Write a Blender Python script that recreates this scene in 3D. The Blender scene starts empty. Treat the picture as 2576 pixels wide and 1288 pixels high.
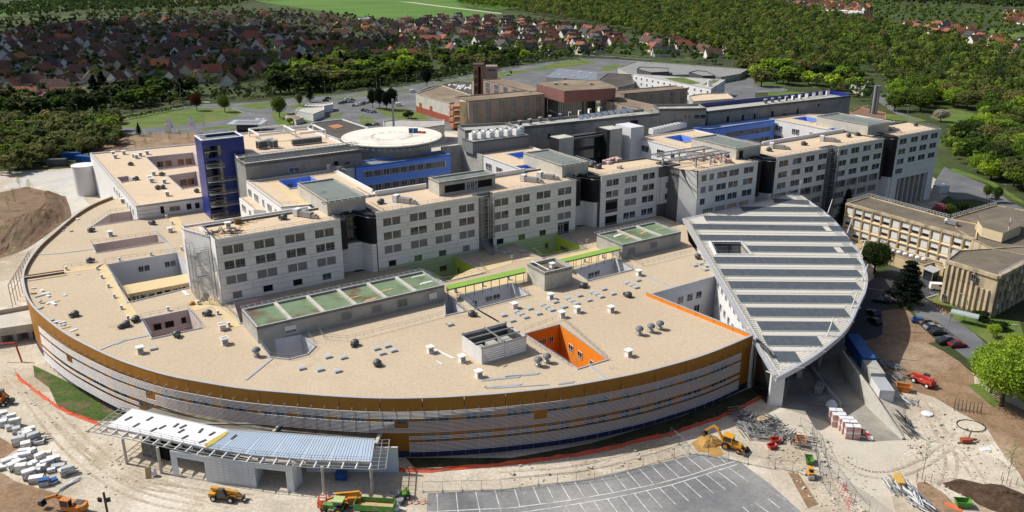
import bpy,math,random
import numpy as np
from mathutils import Vector,Matrix
from mathutils.geometry import delaunay_2d_cdt
R=math.radians
rnd=random.Random(7)
scene=bpy.context.scene
COL=scene.collection
# ---------------------------------------------------------------- camera, world, sun, exposure
CAM_H,PITCH,FPX=88.0,R(19.6),2115.0
cd=bpy.data.cameras.new('camera');cam=bpy.data.objects.new('camera',cd);COL.objects.link(cam)
cd.sensor_width=36;cd.lens=36*FPX/2576;cd.clip_start=1;cd.clip_end=20000
cam.location=(0,0,CAM_H);cam.rotation_euler=(R(90)-PITCH,0,0)
scene.camera=cam
SUN_EL=R(47);SUN_DIR=Vector((-0.962,0.272,0))
w=bpy.data.worlds.new('World');scene.world=w;w.use_nodes=True
nt=w.node_tree;nt.nodes.clear()
sky=nt.nodes.new('ShaderNodeTexSky');sky.sky_type='NISHITA';sky.sun_disc=False
sky.sun_elevation=SUN_EL;sky.sun_rotation=math.atan2(SUN_DIR.x,SUN_DIR.y);sky.air_density=0.8;sky.dust_density=3.0
bg=nt.nodes.new('ShaderNodeBackground');bg.inputs[1].default_value=0.1
wo=nt.nodes.new('ShaderNodeOutputWorld')
nt.links.new(sky.outputs[0],bg.inputs[0]);nt.links.new(bg.outputs[0],wo.inputs[0])
sl=bpy.data.lights.new('sun','SUN');sl.energy=4.3;sl.angle=R(0.5);sl.color=(1,.965,.90)
so=bpy.data.objects.new('sun',sl);COL.objects.link(so)
so.rotation_euler=Vector((SUN_DIR.x*math.cos(SUN_EL),SUN_DIR.y*math.cos(SUN_EL),math.sin(SUN_EL))).to_track_quat('Z','Y').to_euler()
so.location=(-300,100,400)
vs=scene.view_settings;scene.display_settings.display_device='sRGB'
vs.view_transform='Standard';vs.look='None';vs.exposure=0.06;vs.gamma=1;vs.use_curve_mapping=False
scene.cycles.max_bounces=4;scene.cycles.diffuse_bounces=2;scene.cycles.glossy_bounces=2;scene.cycles.transparent_max_bounces=4
# ---------------------------------------------------------------- surveying: sight lines of the photograph met with level planes
_c,_s=math.cos(PITCH),math.sin(PITCH)
def PX(x,y,z=0.0):
 u=(x-1288)/FPX;v=(y-644)/FPX
 t=(z-CAM_H)/(-_s-v*_c)
 return(u*t,(_c-v*_s)*t,z)
def SEE(X,Y,Z):
 Z-=CAM_H;zf=Y*_c-Z*_s;up=-(Z*_c+Y*_s)
 if zf<=1:return(-9999,-9999)
 return(1288+FPX*X/zf,644+FPX*up/zf)
def PZ(x,y,base):
 u=(x-1288)/FPX;v=(y-644)/FPX
 return CAM_H+base[1]/(_c-v*_s)*(-_s-v*_c)
def D(k,x,y):k-=1;return(644*(k%4)+.33335*x,429.33*(k//4)+.33335*y)
OX,OY,AN=-67.4,181.2,R(32.6)
CA,SA=math.cos(AN),math.sin(AN)
def HW(a,b,z=0.0):return(OX+a*CA-b*SA,OY+a*SA+b*CA,z)
def WH(x,y):x-=OX;y-=OY;return(x*CA+y*SA,-x*SA+y*CA)
def HX(p,z):X,Y,_=PX(p[0],p[1],z);return WH(X,Y)
# ---------------------------------------------------------------- mesh builder
class MB:
 def __init__(s):s.v=[];s.f=[];s.m=[]
 def add(s,vs,fs,m=0):
  o=len(s.v);s.v+=[tuple(p)for p in vs]
  for f in fs:s.f.append(tuple(i+o for i in f));s.m.append(m)
  return s
 def box(s,x0,y0,z0,x1,y1,z1,m=0):
  if x0>x1:x0,x1=x1,x0
  if y0>y1:y0,y1=y1,y0
  if z0>z1:z0,z1=z1,z0
  return s.add([(x0,y0,z0),(x1,y0,z0),(x1,y1,z0),(x0,y1,z0),(x0,y0,z1),(x1,y0,z1),(x1,y1,z1),(x0,y1,z1)],[(3,2,1,0),(4,5,6,7),(0,1,5,4),(1,2,6,5),(2,3,7,6),(3,0,4,7)],m)
 def obox(s,c,L,W,H,ang=0,m=0):
  ca,sa=math.cos(ang),math.sin(ang);vs=[]
  for z in(0,H):
   for x,y in((-L/2,-W/2),(L/2,-W/2),(L/2,W/2),(-L/2,W/2)):
    vs.append((c[0]+x*ca-y*sa,c[1]+x*sa+y*ca,c[2]+z))
  return s.add(vs,[(3,2,1,0),(4,5,6,7),(0,1,5,4),(1,2,6,5),(2,3,7,6),(3,0,4,7)],m)
 def bar(s,p,q,w=.1,h=None,m=0):
  p=Vector(p);q=Vector(q);h=h or w
  d=q-p
  if d.length<1e-6:return s
  d.normalize()
  up=Vector((0,0,1))if abs(d.z)<.95 else Vector((1,0,0))
  x=d.cross(up).normalized()*w/2;y=x.cross(d).normalized()*h/2
  vs=[p-x-y,p+x-y,p+x+y,p-x+y,q-x-y,q+x-y,q+x+y,q-x+y]
  return s.add(vs,[(0,1,2,3),(7,6,5,4),(0,4,5,1),(1,5,6,2),(2,6,7,3),(3,7,4,0)],m)
 def tube(s,p,q,r0,r1=None,n=8,m=0,caps=True):
  p=Vector(p);q=Vector(q);r1=r0 if r1 is None else r1
  d=(q-p).normalized();up=Vector((0,0,1))if abs(d.z)<.95 else Vector((1,0,0))
  x=d.cross(up).normalized();y=d.cross(x)
  vs=[]
  for c,r in((p,r0),(q,r1)):
   for i in range(n):
    t=2*math.pi*i/n;vs.append(c+x*(r*math.cos(t))+y*(r*math.sin(t)))
  fs=[(i,(i+1)%n,n+(i+1)%n,n+i)for i in range(n)]
  if caps:fs+=[tuple(range(n-1,-1,-1)),tuple(range(n,2*n))]
  return s.add(vs,fs,m)
 def lathe(s,prof,n=16,c=(0,0,0),m=0,axis='z'):
  vs=[];k=len(prof)
  for r,z in prof:
   for i in range(n):
    t=2*math.pi*i/n;x,y=r*math.cos(t),r*math.sin(t)
    if axis=='z':vs.append((c[0]+x,c[1]+y,c[2]+z))
    elif axis=='y':vs.append((c[0]+x,c[1]+z,c[2]+y))
    else:vs.append((c[0]+z,c[1]+x,c[2]+y))
  fs=[(j*n+i,j*n+(i+1)%n,(j+1)*n+(i+1)%n,(j+1)*n+i)for j in range(k-1)for i in range(n)]
  fs+=[tuple(range(n-1,-1,-1)),tuple((k-1)*n+i for i in range(n))]
  return s.add(vs,fs,m)
 def cap(s,poly,z,holes=(),m=0,flip=False):
  loops=[poly]+list(holes);pts=[];ed=[]
  for l in loops:
   o=len(pts);pts+=[Vector((p[0],p[1]))for p in l];ed+=[(o+i,o+(i+1)%len(l))for i in range(len(l))]
  vo,_,tr,_,_,_=delaunay_2d_cdt(pts,ed,[],0,1e-4)
  fs=[]
  for t in tr:
   cx=sum(vo[i].x for i in t)/len(t);cy=sum(vo[i].y for i in t)/len(t)
   if not inside(cx,cy,poly)or any(inside(cx,cy,h)for h in holes):continue
   a,b,c=(vo[i]for i in t[:3])
   cw=(b-a).cross(c-a)
   if(cw<0)!=flip:t=t[::-1]
   fs.append(tuple(t))
  return s.add([(p.x,p.y,z)for p in vo],fs,m)
 def walls(s,poly,z0,z1,m=0,closed=True):
  n=len(poly)
  for i in range(n if closed else n-1):
   p,q=poly[i],poly[(i+1)%n]
   s.add([(p[0],p[1],z0),(q[0],q[1],z0),(q[0],q[1],z1),(p[0],p[1],z1)],[(0,1,2,3)],m)
  return s
 def prism(s,poly,z0,z1,m=0,mtop=None,holes=(),bottom=False):
  if area(poly)<0:poly=poly[::-1]
  s.walls(poly,z0,z1,m)
  for h in holes:
   s.walls(h if area(h)<0 else h[::-1],z0,z1,m)
  s.cap(poly,z1,holes,m if mtop is None else mtop)
  if bottom:s.cap(poly,z0,holes,m,flip=True)
  return s
 def rim(s,poly,w,z0,z1,m=0):
  if area(poly)<0:poly=poly[::-1]
  inn=inset(poly,w);n=len(poly)
  for i in range(n):
   j=(i+1)%n;o0,o1,i0,i1=poly[i],poly[j],inn[i],inn[j]
   s.add([(o0[0],o0[1],z0),(o1[0],o1[1],z0),(o1[0],o1[1],z1),(o0[0],o0[1],z1),(i0[0],i0[1],z0),(i1[0],i1[1],z0),(i1[0],i1[1],z1),(i0[0],i0[1],z1)],[(0,1,2,3),(5,4,7,6),(3,2,6,7)],m)
  return s
 def grid(s,fn,nu,nv,m=0):
  vs=[fn(i/nu,j/nv)for j in range(nv+1)for i in range(nu+1)]
  return s.add(vs,[(j*(nu+1)+i,j*(nu+1)+i+1,(j+1)*(nu+1)+i+1,(j+1)*(nu+1)+i)for j in range(nv)for i in range(nu)],m)
def area(p):return sum(p[i][0]*p[(i+1)%len(p)][1]-p[(i+1)%len(p)][0]*p[i][1]for i in range(len(p)))/2
def inset(poly,w):
 n=len(poly);out=[]
 for i in range(n):
  p0,p1,p2=(Vector(poly[(i+k)%n][:2])for k in(-1,0,1))
  d0=(p1-p0);d1=(p2-p1)
  if d0.length<1e-6 or d1.length<1e-6:out.append(tuple(p1));continue
  d0.normalize();d1.normalize()
  n0=Vector((-d0.y,d0.x));n1=Vector((-d1.y,d1.x));b=n0+n1
  k=b.dot(b)
  b=b*(2/k)if k>.3 else n0
  out.append((p1.x+b.x*w,p1.y+b.y*w))
 return out
def inside(x,y,poly):
 r=False;n=len(poly);j=n-1
 for i in range(n):
  xi,yi=poly[i][0],poly[i][1];xj,yj=poly[j][0],poly[j][1]
  if(yi>y)!=(yj>y)and x<(xj-xi)*(y-yi)/(yj-yi)+xi:r=not r
  j=i
 return r
def catmull(pts,n=8):
 out=[]
 for i in range(len(pts)-1):
  p=[Vector(pts[max(0,min(len(pts)-1,i+k))])for k in(-1,0,1,2)]
  for j in range(n):
   t=j/n
   out.append(tuple(.5*((2*p[1])+(p[2]-p[0])*t+(2*p[0]-5*p[1]+4*p[2]-p[3])*t*t+(3*p[1]-p[0]-3*p[2]+p[3])*t**3)))
 out.append(tuple(pts[-1]));return out
def resample(pts,step):
 pts=[Vector(p)for p in pts];L=[0]
 for a,b in zip(pts,pts[1:]):L.append(L[-1]+(b-a).length)
 n=max(1,round(L[-1]/step));out=[];k=0
 for i in range(n+1):
  d=L[-1]*i/n
  while k<len(L)-2 and L[k+1]<d:k+=1
  t=(d-L[k])/max(1e-9,L[k+1]-L[k]);out.append(tuple(pts[k].lerp(pts[k+1],t)))
 return out
# ---------------------------------------------------------------- objects
FR={}
def link(o,parent=None):
 COL.objects.link(o)
 if parent:o.parent=parent
 return o
def setp(o,label=None,cat=None,group=None,kind=None):
 if label:o['label']=label
 if cat:o['category']=cat
 if group:o['group']=group
 if kind:o['kind']=kind
 return o
def thing(name,label,cat,loc=(0,0,0),rot=0.0,group=None,frame='w'):
 """An Empty at the thing's base. frame 'h': loc is (a,b,z) on the hospital grid and the thing is turned with it."""
 o=bpy.data.objects.new(name,None);o.empty_display_size=.3
 if frame=='h':loc=HW(*loc);rot+=AN
 o.location=loc;o.rotation_euler=(0,0,rot);COL.objects.link(o)
 FR[o.name]=(loc,rot,frame)
 return setp(o,label,cat,group)
def mesh(name,mb,mats):
 me=bpy.data.meshes.new(name)
 me.from_pydata(mb.v,[],mb.f)
 if not isinstance(mats,(list,tuple)):mats=[mats]
 for m in mats:me.materials.append(m)
 if len(mats)>1:me.polygons.foreach_set('material_index',mb.m)
 return me
def shade(me,ang=35):
 me.polygons.foreach_set('use_smooth',[True]*len(me.polygons))
 try:me.set_sharp_from_angle(angle=R(ang))
 except Exception:pass
 return me
def conv(mb,root,frame):
 loc,rot,_=FR[root.name]
 if frame=='l':return mb
 c,s=math.cos(-rot),math.sin(-rot);out=[]
 for x,y,z in mb.v:
  if frame=='h':x,y,z=HW(x,y,z)
  x-=loc[0];y-=loc[1];out.append((x*c-y*s,x*s+y*c,z-loc[2]))
 mb.v=out;return mb
def part(name,mb,mats,root,under=None,frame=None,smooth=None,kind=None,label=None):
 """A part of root (or of its part 'under'); geometry in root's own frame ('h' grid things: grid coordinates)."""
 frame=frame or FR[root.name][2]
 me=mesh(name,conv(mb,root,frame),mats)
 if smooth:shade(me,smooth)
 return setp(link(bpy.data.objects.new(name,me),under or root),label,None,None,kind)
def single(name,mb,mats,label=None,cat=None,group=None,kind=None,smooth=None,loc=None,rot=0,frame='w'):
 """A thing or piece of the setting that is one mesh; world coordinates, origin moved to its base."""
 if frame=='h':mb.v=[HW(*p)for p in mb.v]
 if loc is None:
  xs=[p[0]for p in mb.v];ys=[p[1]for p in mb.v];zs=[p[2]for p in mb.v]
  o=((min(xs)+max(xs))/2,(min(ys)+max(ys))/2,min(zs))
  mb.v=[(p[0]-o[0],p[1]-o[1],p[2]-o[2])for p in mb.v];loc=o
 me=mesh(name,mb,mats)
 if smooth:shade(me,smooth)
 ob=bpy.data.objects.new(name,me);ob.location=loc;ob.rotation_euler=(0,0,rot);COL.objects.link(ob)
 FR[ob.name]=(loc,rot,'w')
 return setp(ob,label,cat,group,kind)
def piece(name,me,parent,loc,rot=0.0,kind=None):
 o=bpy.data.objects.new(name,me);o.location=loc;o.rotation_euler=(0,0,rot)
 return setp(link(o,parent),kind=kind)
def kids(o):return KID.get(o.name,[])
KID={}
def dup(root,loc,rot=None,label=None,group=None,scale=None):
 def cp(o,parent):
  c=o.copy();COL.objects.link(c)
  if parent:c.parent=parent
  for ch in o.children:cp(ch,c)
  return c
 r=cp(root,None);r.location=loc
 if rot is not None:r.rotation_euler=(0,0,rot)
 if scale is not None:r.scale=scale if isinstance(scale,tuple)else(scale,)*3
 if label:r['label']=label
 if group:r['group']=group
 FR[r.name]=(loc,rot or 0,'l')
 return r
# ---------------------------------------------------------------- materials
def M(name,c,var=.12,sc=.8,rough=.8,bump=0,bsc=6,c2=None,s2=.05,t2=.55,w2=.08,metal=0,spec=.3,fine=0,fsc=8,c3=None,s3=.2,t3=.62,stretch=None):
 m=bpy.data.materials.new(name);m.use_nodes=True
 N=m.node_tree.nodes;L=m.node_tree.links
 b=N['Principled BSDF']
 b.inputs['Roughness'].default_value=rough;b.inputs['Metallic'].default_value=metal
 b.inputs['Specular IOR Level'].default_value=spec
 g=N.new('ShaderNodeNewGeometry');pos=g.outputs['Position']
 if stretch:
  mp=N.new('ShaderNodeMapping');mp.inputs['Scale'].default_value=stretch;L.new(pos,mp.inputs['Vector']);pos=mp.outputs[0]
 def noise(s,det=4,rgh=.55):
  n=N.new('ShaderNodeTexNoise');n.inputs['Scale'].default_value=s;n.inputs['Detail'].default_value=det;n.inputs['Roughness'].default_value=rgh
  L.new(pos,n.inputs['Vector']);return n.outputs['Fac']
 def rng(x,a,bb,lo,hi):
  r=N.new('ShaderNodeMapRange');r.inputs[1].default_value=a;r.inputs[2].default_value=bb;r.inputs[3].default_value=lo;r.inputs[4].default_value=hi
  L.new(x,r.inputs[0]);return r.outputs[0]
 def mix(f,a,bb):
  x=N.new('ShaderNodeMix');x.data_type='RGBA'
  L.new(f,x.inputs[0])
  for i,k in((6,a),(7,bb)):
   if isinstance(k,tuple):x.inputs[i].default_value=(*k,1)
   else:L.new(k,x.inputs[i])
  return x.outputs[2]
 col=mix(rng(noise(sc),.3,.7,0,1),tuple(v*(1-var)for v in c),tuple(min(1,v*(1+var))for v in c))
 if c2:col=mix(rng(noise(s2,6,.65),t2-w2,t2+w2,0,1),col,c2)
 if c3:col=mix(rng(noise(s3,5,.6),t3-.05,t3+.05,0,1),col,c3)
 if fine:
  x=N.new('ShaderNodeMix');x.data_type='RGBA';x.blend_type='MULTIPLY';x.inputs[0].default_value=1
  v=rng(noise(fsc,2,.7),.3,.7,1-fine,1+fine)
  L.new(col,x.inputs[6]);L.new(v,x.inputs[7]);col=x.outputs[2]
 L.new(col,b.inputs['Base Color'])
 if bump:
  bp=N.new('ShaderNodeBump');bp.inputs['Strength'].default_value=bump;bp.inputs['Distance'].default_value=.1
  L.new(noise(bsc,3),bp.inputs['Height']);L.new(bp.outputs[0],b.inputs['Normal'])
 return m
def glass(name,c=(.02,.025,.03),rough=.08,spec=.8):
 return M(name,c,var=.5,sc=.35,rough=rough,spec=spec)
def leafmat(name,c,var=.35):
 """foliage: each leaf clump keeps a tint of its own, some light comes through"""
 m=bpy.data.materials.new(name);m.use_nodes=True;N=m.node_tree.nodes;L=m.node_tree.links
 b=N['Principled BSDF'];b.inputs['Roughness'].default_value=.75;b.inputs['Specular IOR Level'].default_value=.15
 g=N.new('ShaderNodeNewGeometry');oi=N.new('ShaderNodeObjectInfo')
 ad=N.new('ShaderNodeMath');ad.operation='ADD'
 L.new(g.outputs['Random Per Island'],ad.inputs[0]);
 mu=N.new('ShaderNodeMath');mu.operation='MULTIPLY_ADD';mu.inputs[1].default_value=.7;mu.inputs[2].default_value=-.35
 L.new(oi.outputs['Random'],mu.inputs[0]);L.new(mu.outputs[0],ad.inputs[1])
 r=N.new('ShaderNodeMix');r.data_type='RGBA';L.new(ad.outputs[0],r.inputs[0])
 r.inputs[6].default_value=(c[0]*(1-var)*.8,c[1]*(1-var),c[2]*(1-var),1);r.inputs[7].default_value=(c[0]*(1+var)*1.15,c[1]*(1+var),c[2]*(1+var*.6),1)
 L.new(r.outputs[2],b.inputs['Base Color'])
 tr=N.new('ShaderNodeBsdfTranslucent');L.new(r.outputs[2],tr.inputs[0]);ms=N.new('ShaderNodeMixShader');ms.inputs[0].default_value=.4
 L.new(b.outputs[0],ms.inputs[1]);L.new(tr.outputs[0],ms.inputs[2]);L.new(ms.outputs[0],N['Material Output'].inputs[0])
 return m
m_gravel=M('roof_gravel',(.52,.425,.30),.05,.12,.95,fine=.16,fsc=3.5,c2=(.49,.385,.265),s2=.03,t2=.56,w2=.12,bump=.4,bsc=4,c3=(.43,.335,.225),s3=.12,t3=.70)
m_gravel_tan=M('roof_gravel_tan',(.615,.48,.34),.05,.2,.95,fine=.1,fsc=2.5,c2=(.64,.51,.34),s2=.08,t2=.58)
m_path=M('roof_path_sand',(.64,.50,.28),.05,.5,.9,fine=.08)
m_white=M('white_panel',(.82,.81,.77),.05,.3,.6,spec=.35)
m_joint=M('panel_joint',(.13,.13,.13),.1)
m_wrend=M('white_render',(.74,.735,.72),.05,.25,.8)
m_vio=M('lilac_render',(.63,.63,.655),.05,.25,.8)
m_pink=M('pink_render',(.62,.49,.45),.05,.25,.8)
m_conc=M('concrete',(.42,.41,.37),.12,.35,.85,c2=(.33,.32,.29),s2=.3,t2=.58,fine=.06)
m_concl=M('concrete_pale',(.52,.50,.44),.1,.4,.85,c2=(.43,.41,.35),s2=.25,t2=.58,fine=.06)
m_concd=M('concrete_grey',(.27,.27,.255),.12,.25,.85,c2=(.22,.22,.21),s2=.2,t2=.55,fine=.08)
m_cap=M('zinc_capping',(.52,.53,.54),.06,.5,.45,metal=.3)
m_steel=M('galvanised_steel',(.36,.37,.37),.12,1,.45,metal=.45)
m_dsteel=M('dark_steel',(.10,.105,.11),.2,1,.5,metal=.3)
m_blue=M('blue_panel',(.17,.35,.95),.05,.4,.45)
m_navy=M('navy_tile',(.009,.03,.21),.14,.6,.35,spec=.45)
m_ochre=M('ochre_panel',(.36,.155,.018),.06,.4,.6)
m_orange=M('orange_render',(.80,.25,.02),.05,.4,.7)
m_lime=M('lime_render',(.52,.62,.07),.05,.4,.8)
m_limep=M('pale_green_panel',(.50,.56,.36),.05,.4,.6)
m_green=M('green_canopy',(.24,.42,.07),.06,.4,.5)
m_memb=M('green_membrane',(.17,.245,.14),.12,.3,.5,c2=(.15,.085,.05),s2=.10,t2=.565,w2=.06,fine=.06,c3=(.12,.17,.10),s3=.2,t3=.62)
m_membg=M('grey_membrane',(.20,.225,.20),.1,.3,.45,c2=(.13,.145,.14),s2=.13,t2=.6,w2=.02,fine=.05)
m_louv=M('white_louvre',(.68,.68,.68),.05,.5,.5)
m_blk=M('black_louvre',(.022,.022,.026),.2,.6,.5)
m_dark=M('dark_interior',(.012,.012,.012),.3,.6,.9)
m_glass=glass('window_glass');m_glassb=glass('blue_window_glass',(.045,.048,.055),.15)
m_frame=M('window_frame',(.30,.30,.295),.05,1,.5);m_wframe=M('white_frame',(.68,.68,.68),.04,1,.5)
m_blind=M('grey_blind',(.235,.235,.235),.06,.5,.7);m_wblind=M('white_shutter',(.74,.73,.70),.05,.5,.6)
m_wood=M('raw_timber',(.50,.36,.18),.2,2,.8);m_wht=M('white_paint',(.78,.78,.76),.05,1,.5)
m_plastic=M('white_wrap',(.72,.73,.74),.1,1,.35)
m_rub=M('rubber',(.02,.02,.02),.2,2,.8)
DU=dict(c2=(.33,.26,.17),s2=1.1,t2=.60,fine=.1,fsc=4)
m_yel=M('machine_yellow',(.66,.31,.025),.08,1,.5,**DU);m_red=M('machine_red',(.50,.035,.03),.1,1,.5,**DU)
m_orm=M('machine_orange',(.57,.19,.025),.1,1,.5,**DU);m_grn=M('machine_green',(.085,.27,.045),.1,1,.5,**DU)
m_bluep=M('blue_paint',(.02,.10,.32),.1,1,.45);m_rust=M('rust_red',(.32,.08,.04),.2,2,.8)
# ================================================================ GROUND
m_land=M('meadow_soil',(.045,.062,.018),.3,.02,.95,c2=(.09,.085,.04),s2=.012,t2=.62,c3=(.07,.11,.025),s3=.03,t3=.58,fine=.2,fsc=.6)
m_chalk=M('chalk_ground',(.52,.46,.365),.14,.12,.95,c2=(.37,.30,.21),s2=.04,t2=.57,w2=.09,c3=(.63,.575,.475),s3=.07,t3=.58,fine=.2,fsc=1.6,bump=.6,bsc=1.2)
m_chalkw=M('pale_concrete_slab',(.52,.475,.385),.07,.2,.9,c2=(.45,.395,.30),s2=.08,t2=.62,fine=.08,fsc=2,c3=(.42,.38,.31),s3=.25,t3=.70)
m_dirt=M('brown_soil',(.255,.165,.098),.18,.3,.97,c2=(.36,.27,.18),s2=.07,t2=.58,fine=.25,fsc=1.5,bump=.8,bsc=1.2)
m_dirtd=M('dark_soil',(.075,.045,.028),.3,.6,.97,fine=.3,fsc=2,bump=.9,bsc=1.5)
m_asph=M('asphalt',(.135,.14,.145),.15,.15,.9,c2=(.20,.20,.20),s2=.06,t2=.57,fine=.1,fsc=3)
m_asphn=M('fresh_asphalt',(.15,.155,.16),.16,.13,.9,c2=(.33,.32,.305),s2=.024,t2=.50,w2=.12,fine=.14,fsc=1.2,c3=(.36,.35,.32),s3=.35,t3=.71)
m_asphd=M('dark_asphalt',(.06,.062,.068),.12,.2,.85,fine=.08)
m_grass=M('lawn_grass',(.10,.155,.028),.16,.12,.95,c2=(.155,.17,.05),s2=.06,t2=.56,fine=.2,fsc=1.5)
m_field=M('crop_field',(.075,.165,.024),.12,.01,.95,c2=(.10,.20,.03),s2=.006,t2=.5,w2=.1,stretch=(1,2.2,1),fine=.08,fsc=.3)
m_fieldb=M('ploughed_field',(.36,.27,.17),.12,.01,.95)
m_mgrass=M('ditch_grass',(.055,.10,.016),.3,.4,.95,c2=(.17,.12,.075),s2=.16,t2=.56,fine=.3,fsc=2)
m_paint=M('road_paint',(.74,.74,.72),.1,1.2,.7,c2=(.36,.36,.35),s2=.35,t2=.55)
def px_poly(pts,z):return[PX(x,y,0)[:2]for x,y in pts]
def sheet(name,pts,z,m,world=False):
 poly=pts if world else px_poly(pts,z)
 mb=MB().cap(poly,z,m=0)
 return single(name,mb,m,kind='structure')
def Dk(k,*pts):return[D(k,x,y)for x,y in pts]
single('ground',MB().cap([(-9000,-600),(9000,-600),(9000,14000),(-9000,14000)],0),m_land,kind='structure')
sheet('field',[(640,2),(700,-6),(1080,-10),(1180,22),(1262,34),(1235,42),(1000,52),(905,42),(800,26),(715,14)],.05,m_field)
sheet('field',[(760,-9),(1240,-14),(1420,-8),(1440,4),(1250,26),(1150,12)],.06,m_field)
sheet('field',[(1080,-12),(1500,-16),(1480,-4),(1290,1)],.07,m_fieldb)
sheet('field',[(330,-6),(560,-8),(620,4),(540,10),(400,2)],.05,m_fieldb)
sheet('field',[(0,20),(150,5),(150,25),(60,34),(0,40)],.05,m_field)
sheet('path',[(1000,4),(1040,6),(1150,20),(1262,33),(1262,35),(1150,22),(1040,8)],.09,m_chalkw)
sheet('field',[(2480,70),(2576,85),(2620,110),(2576,125),(2500,95)],.05,m_grass)
sheet('field',[(2340,295),(2360,268),(2450,285),(2470,300),(2480,322),(2400,318)],.05,m_grass)
sheet('site_ground',[(-260,560),(-200,440),(150,425),(205,420),(300,345),(500,330),(1300,330),(2120,300),(2400,480),(2220,620),(2180,760),(2260,850),(2600,1010),(2900,1400),(-700,1400)],.01,m_chalk)
sheet('soil',Dk(1,(640,1160),(880,1030),(1180,1010),(1480,1000),(1500,1130),(660,1200)),.03,m_dirt)
sheet('soil',Dk(12,(600,-300),(860,-60),(1160,-10),(1330,80),(1440,150),(1550,250),(1560,330),(1932,520),(2100,700),(2100,1400),(1900,1000),(1760,830),(1640,640),(1450,540),(1250,420),(1000,350),(840,230)),.03,m_dirt)
sheet('soil',Dk(8,(850,1060),(1050,1035),(1130,1150),(1280,1290),(1160,1310),(850,1290)),.035,m_dirt)
sheet('soil',Dk(9,(-60,690),(60,760),(140,805),(30,880),(-80,900)),.03,m_dirt)
sheet('soil',Dk(9,(-200,960),(30,1000),(120,1060),(420,1145),(560,1200),(720,1400),(-200,1400)),.03,m_dirt)
sheet('soil',Dk(12,(1120,1070),(1190,1060),(1330,1150),(1480,1300),(1180,1330)),.04,m_dirt)
sheet('concrete_apron',Dk(12,(-100,520),(60,540),(300,560),(430,610),(700,760),(1000,750),(1160,760),(1000,860),(900,1000),(970,1330),(700,1330),(520,1080),(330,860),(150,640)),.03,m_chalkw)
sheet('concrete_apron',Dk(12,(100,500),(350,-150),(800,-150),(1020,745),(700,760),(430,600)),.025,M('shade_toned_slab',(.36,.335,.285),.12,.2,.9,c2=(.22,.205,.175),s2=.09,t2=.54,w2=.1,fine=.12,fsc=2))  # slab colour lowered to deepen the shade under the lens roof
m_rut=M('tyre_rut',(.40,.335,.245),.18,.8,.97,fine=.25,fsc=2,c2=(.52,.46,.365),s2=.12,t2=.54)
for it,(kk,pts)in enumerate(((9,((60,250),(330,480),(620,760),(900,960),(1250,1090),(1750,1230))),(9,((150,330),(420,700),(760,1010),(1100,1180),(1500,1260))),(9,((1900,1180),(1400,1130),(1000,1040),(640,760),(520,640))),(12,((1250,600),(1420,820),(1560,1000),(1640,1180))),(12,((1130,420),(1270,640),(1380,900),(1330,1100))),(12,((420,800),(640,960),(900,1010),(1200,900),(1450,700))),(11,((-100,1010),(500,960),(1000,830),(1300,740))))):
 q=catmull([PX(*D(kk,x,y))for x,y in pts],8)
 for s in(-1,1):
  mb=MB()
  for a,b in zip(q,q[1:]):
   a,b=Vector(a),Vector(b);n=Vector((-(b-a).y,(b-a).x,0)).normalized();o=n*s*.95;w_=n*.27;u=Vector((0,0,.047+.003*it))
   mb.add([a+o-w_+u,b+o-w_+u,b+o+w_+u,a+o+w_+u],[(0,1,2,3)])
  single('tyre_track',mb,m_rut,kind='structure')
sheet('ditch',Dk(9,(250,180),(420,260),(960,540),(900,590),(820,602),(640,600),(430,480),(370,350),(260,270)),.03,m_mgrass)
sheet('ditch',[D(10,1130,880),D(10,1932,880),D(11,600,770),D(11,1300,560),D(11,1850,330),D(11,1880,400),D(11,1560,590),D(11,1240,690),D(11,760,810),D(11,0,920),D(10,1200,960)],.03,M('shade_toned_ditch',(.045,.05,.022),.3,.4,.95,c2=(.09,.07,.045),s2=.15,t2=.56,fine=.3,fsc=2))  # deep shade of the trench is put into this darker ditch colour
road=[(190,314),(290,297),(400,277),(500,263),(644,257),(744,247),(844,240),(944,226),(1044,213),(1190,187),(1288,167),(1470,146),(1560,150),(1760,165),(1900,200),(1900,260),(1500,260),(1200,330),(840,330),(640,345),(480,345),(292,335),(240,326)]
sheet('road',road,.02,m_asph)
sheet('road',Dk(2,(960,200),(1130,205),(1400,290),(1400,302),(1120,216),(950,212)),.02,m_asph)
sheet('road',Dk(8,(1250,95),(1330,-30),(1390,0),(1640,105),(1830,235),(2200,420),(2200,470),(1760,275),(1560,215),(1400,220)),.02,m_asph)
sheet('road',Dk(4,(890,790),(930,800),(1000,850),(1120,890),(1090,898),(980,868),(900,820)),.07,m_asph)
sheet('car_park',Dk(4,(840,730),(940,720),(945,760),(880,800),(830,770)),.03,m_asph)
sheet('road',Dk(4,(-100,640),(60,650),(160,680),(120,692),(-100,700)),.03,m_asph)
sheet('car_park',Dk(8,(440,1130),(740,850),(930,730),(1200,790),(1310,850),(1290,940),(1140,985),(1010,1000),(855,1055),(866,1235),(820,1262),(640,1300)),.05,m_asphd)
sheet('road',Dk(8,(1070,1010),(1200,980),(1330,1060),(1560,1230),(1740,1400),(1500,1420),(1270,1240),(1140,1130)),.05,m_asph)
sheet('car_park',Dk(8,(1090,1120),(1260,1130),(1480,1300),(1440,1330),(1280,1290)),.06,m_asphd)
sheet('lawn',Dk(8,(1210,975),(1290,940),(1420,1040),(1600,1090),(1900,1140),(1932,1260),(1700,1330),(1560,1225),(1350,1080)),.055,m_grass)
sheet('lawn',Dk(8,(1360,-8),(1400,-20),(1680,75),(1880,200),(1932,235),(1932,252),(1860,220),(1660,95),(1370,0)),.025,m_grass)
sheet('lawn',Dk(12,(1500,330),(1600,320),(1760,480),(1700,500)),.045,m_grass)
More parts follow.
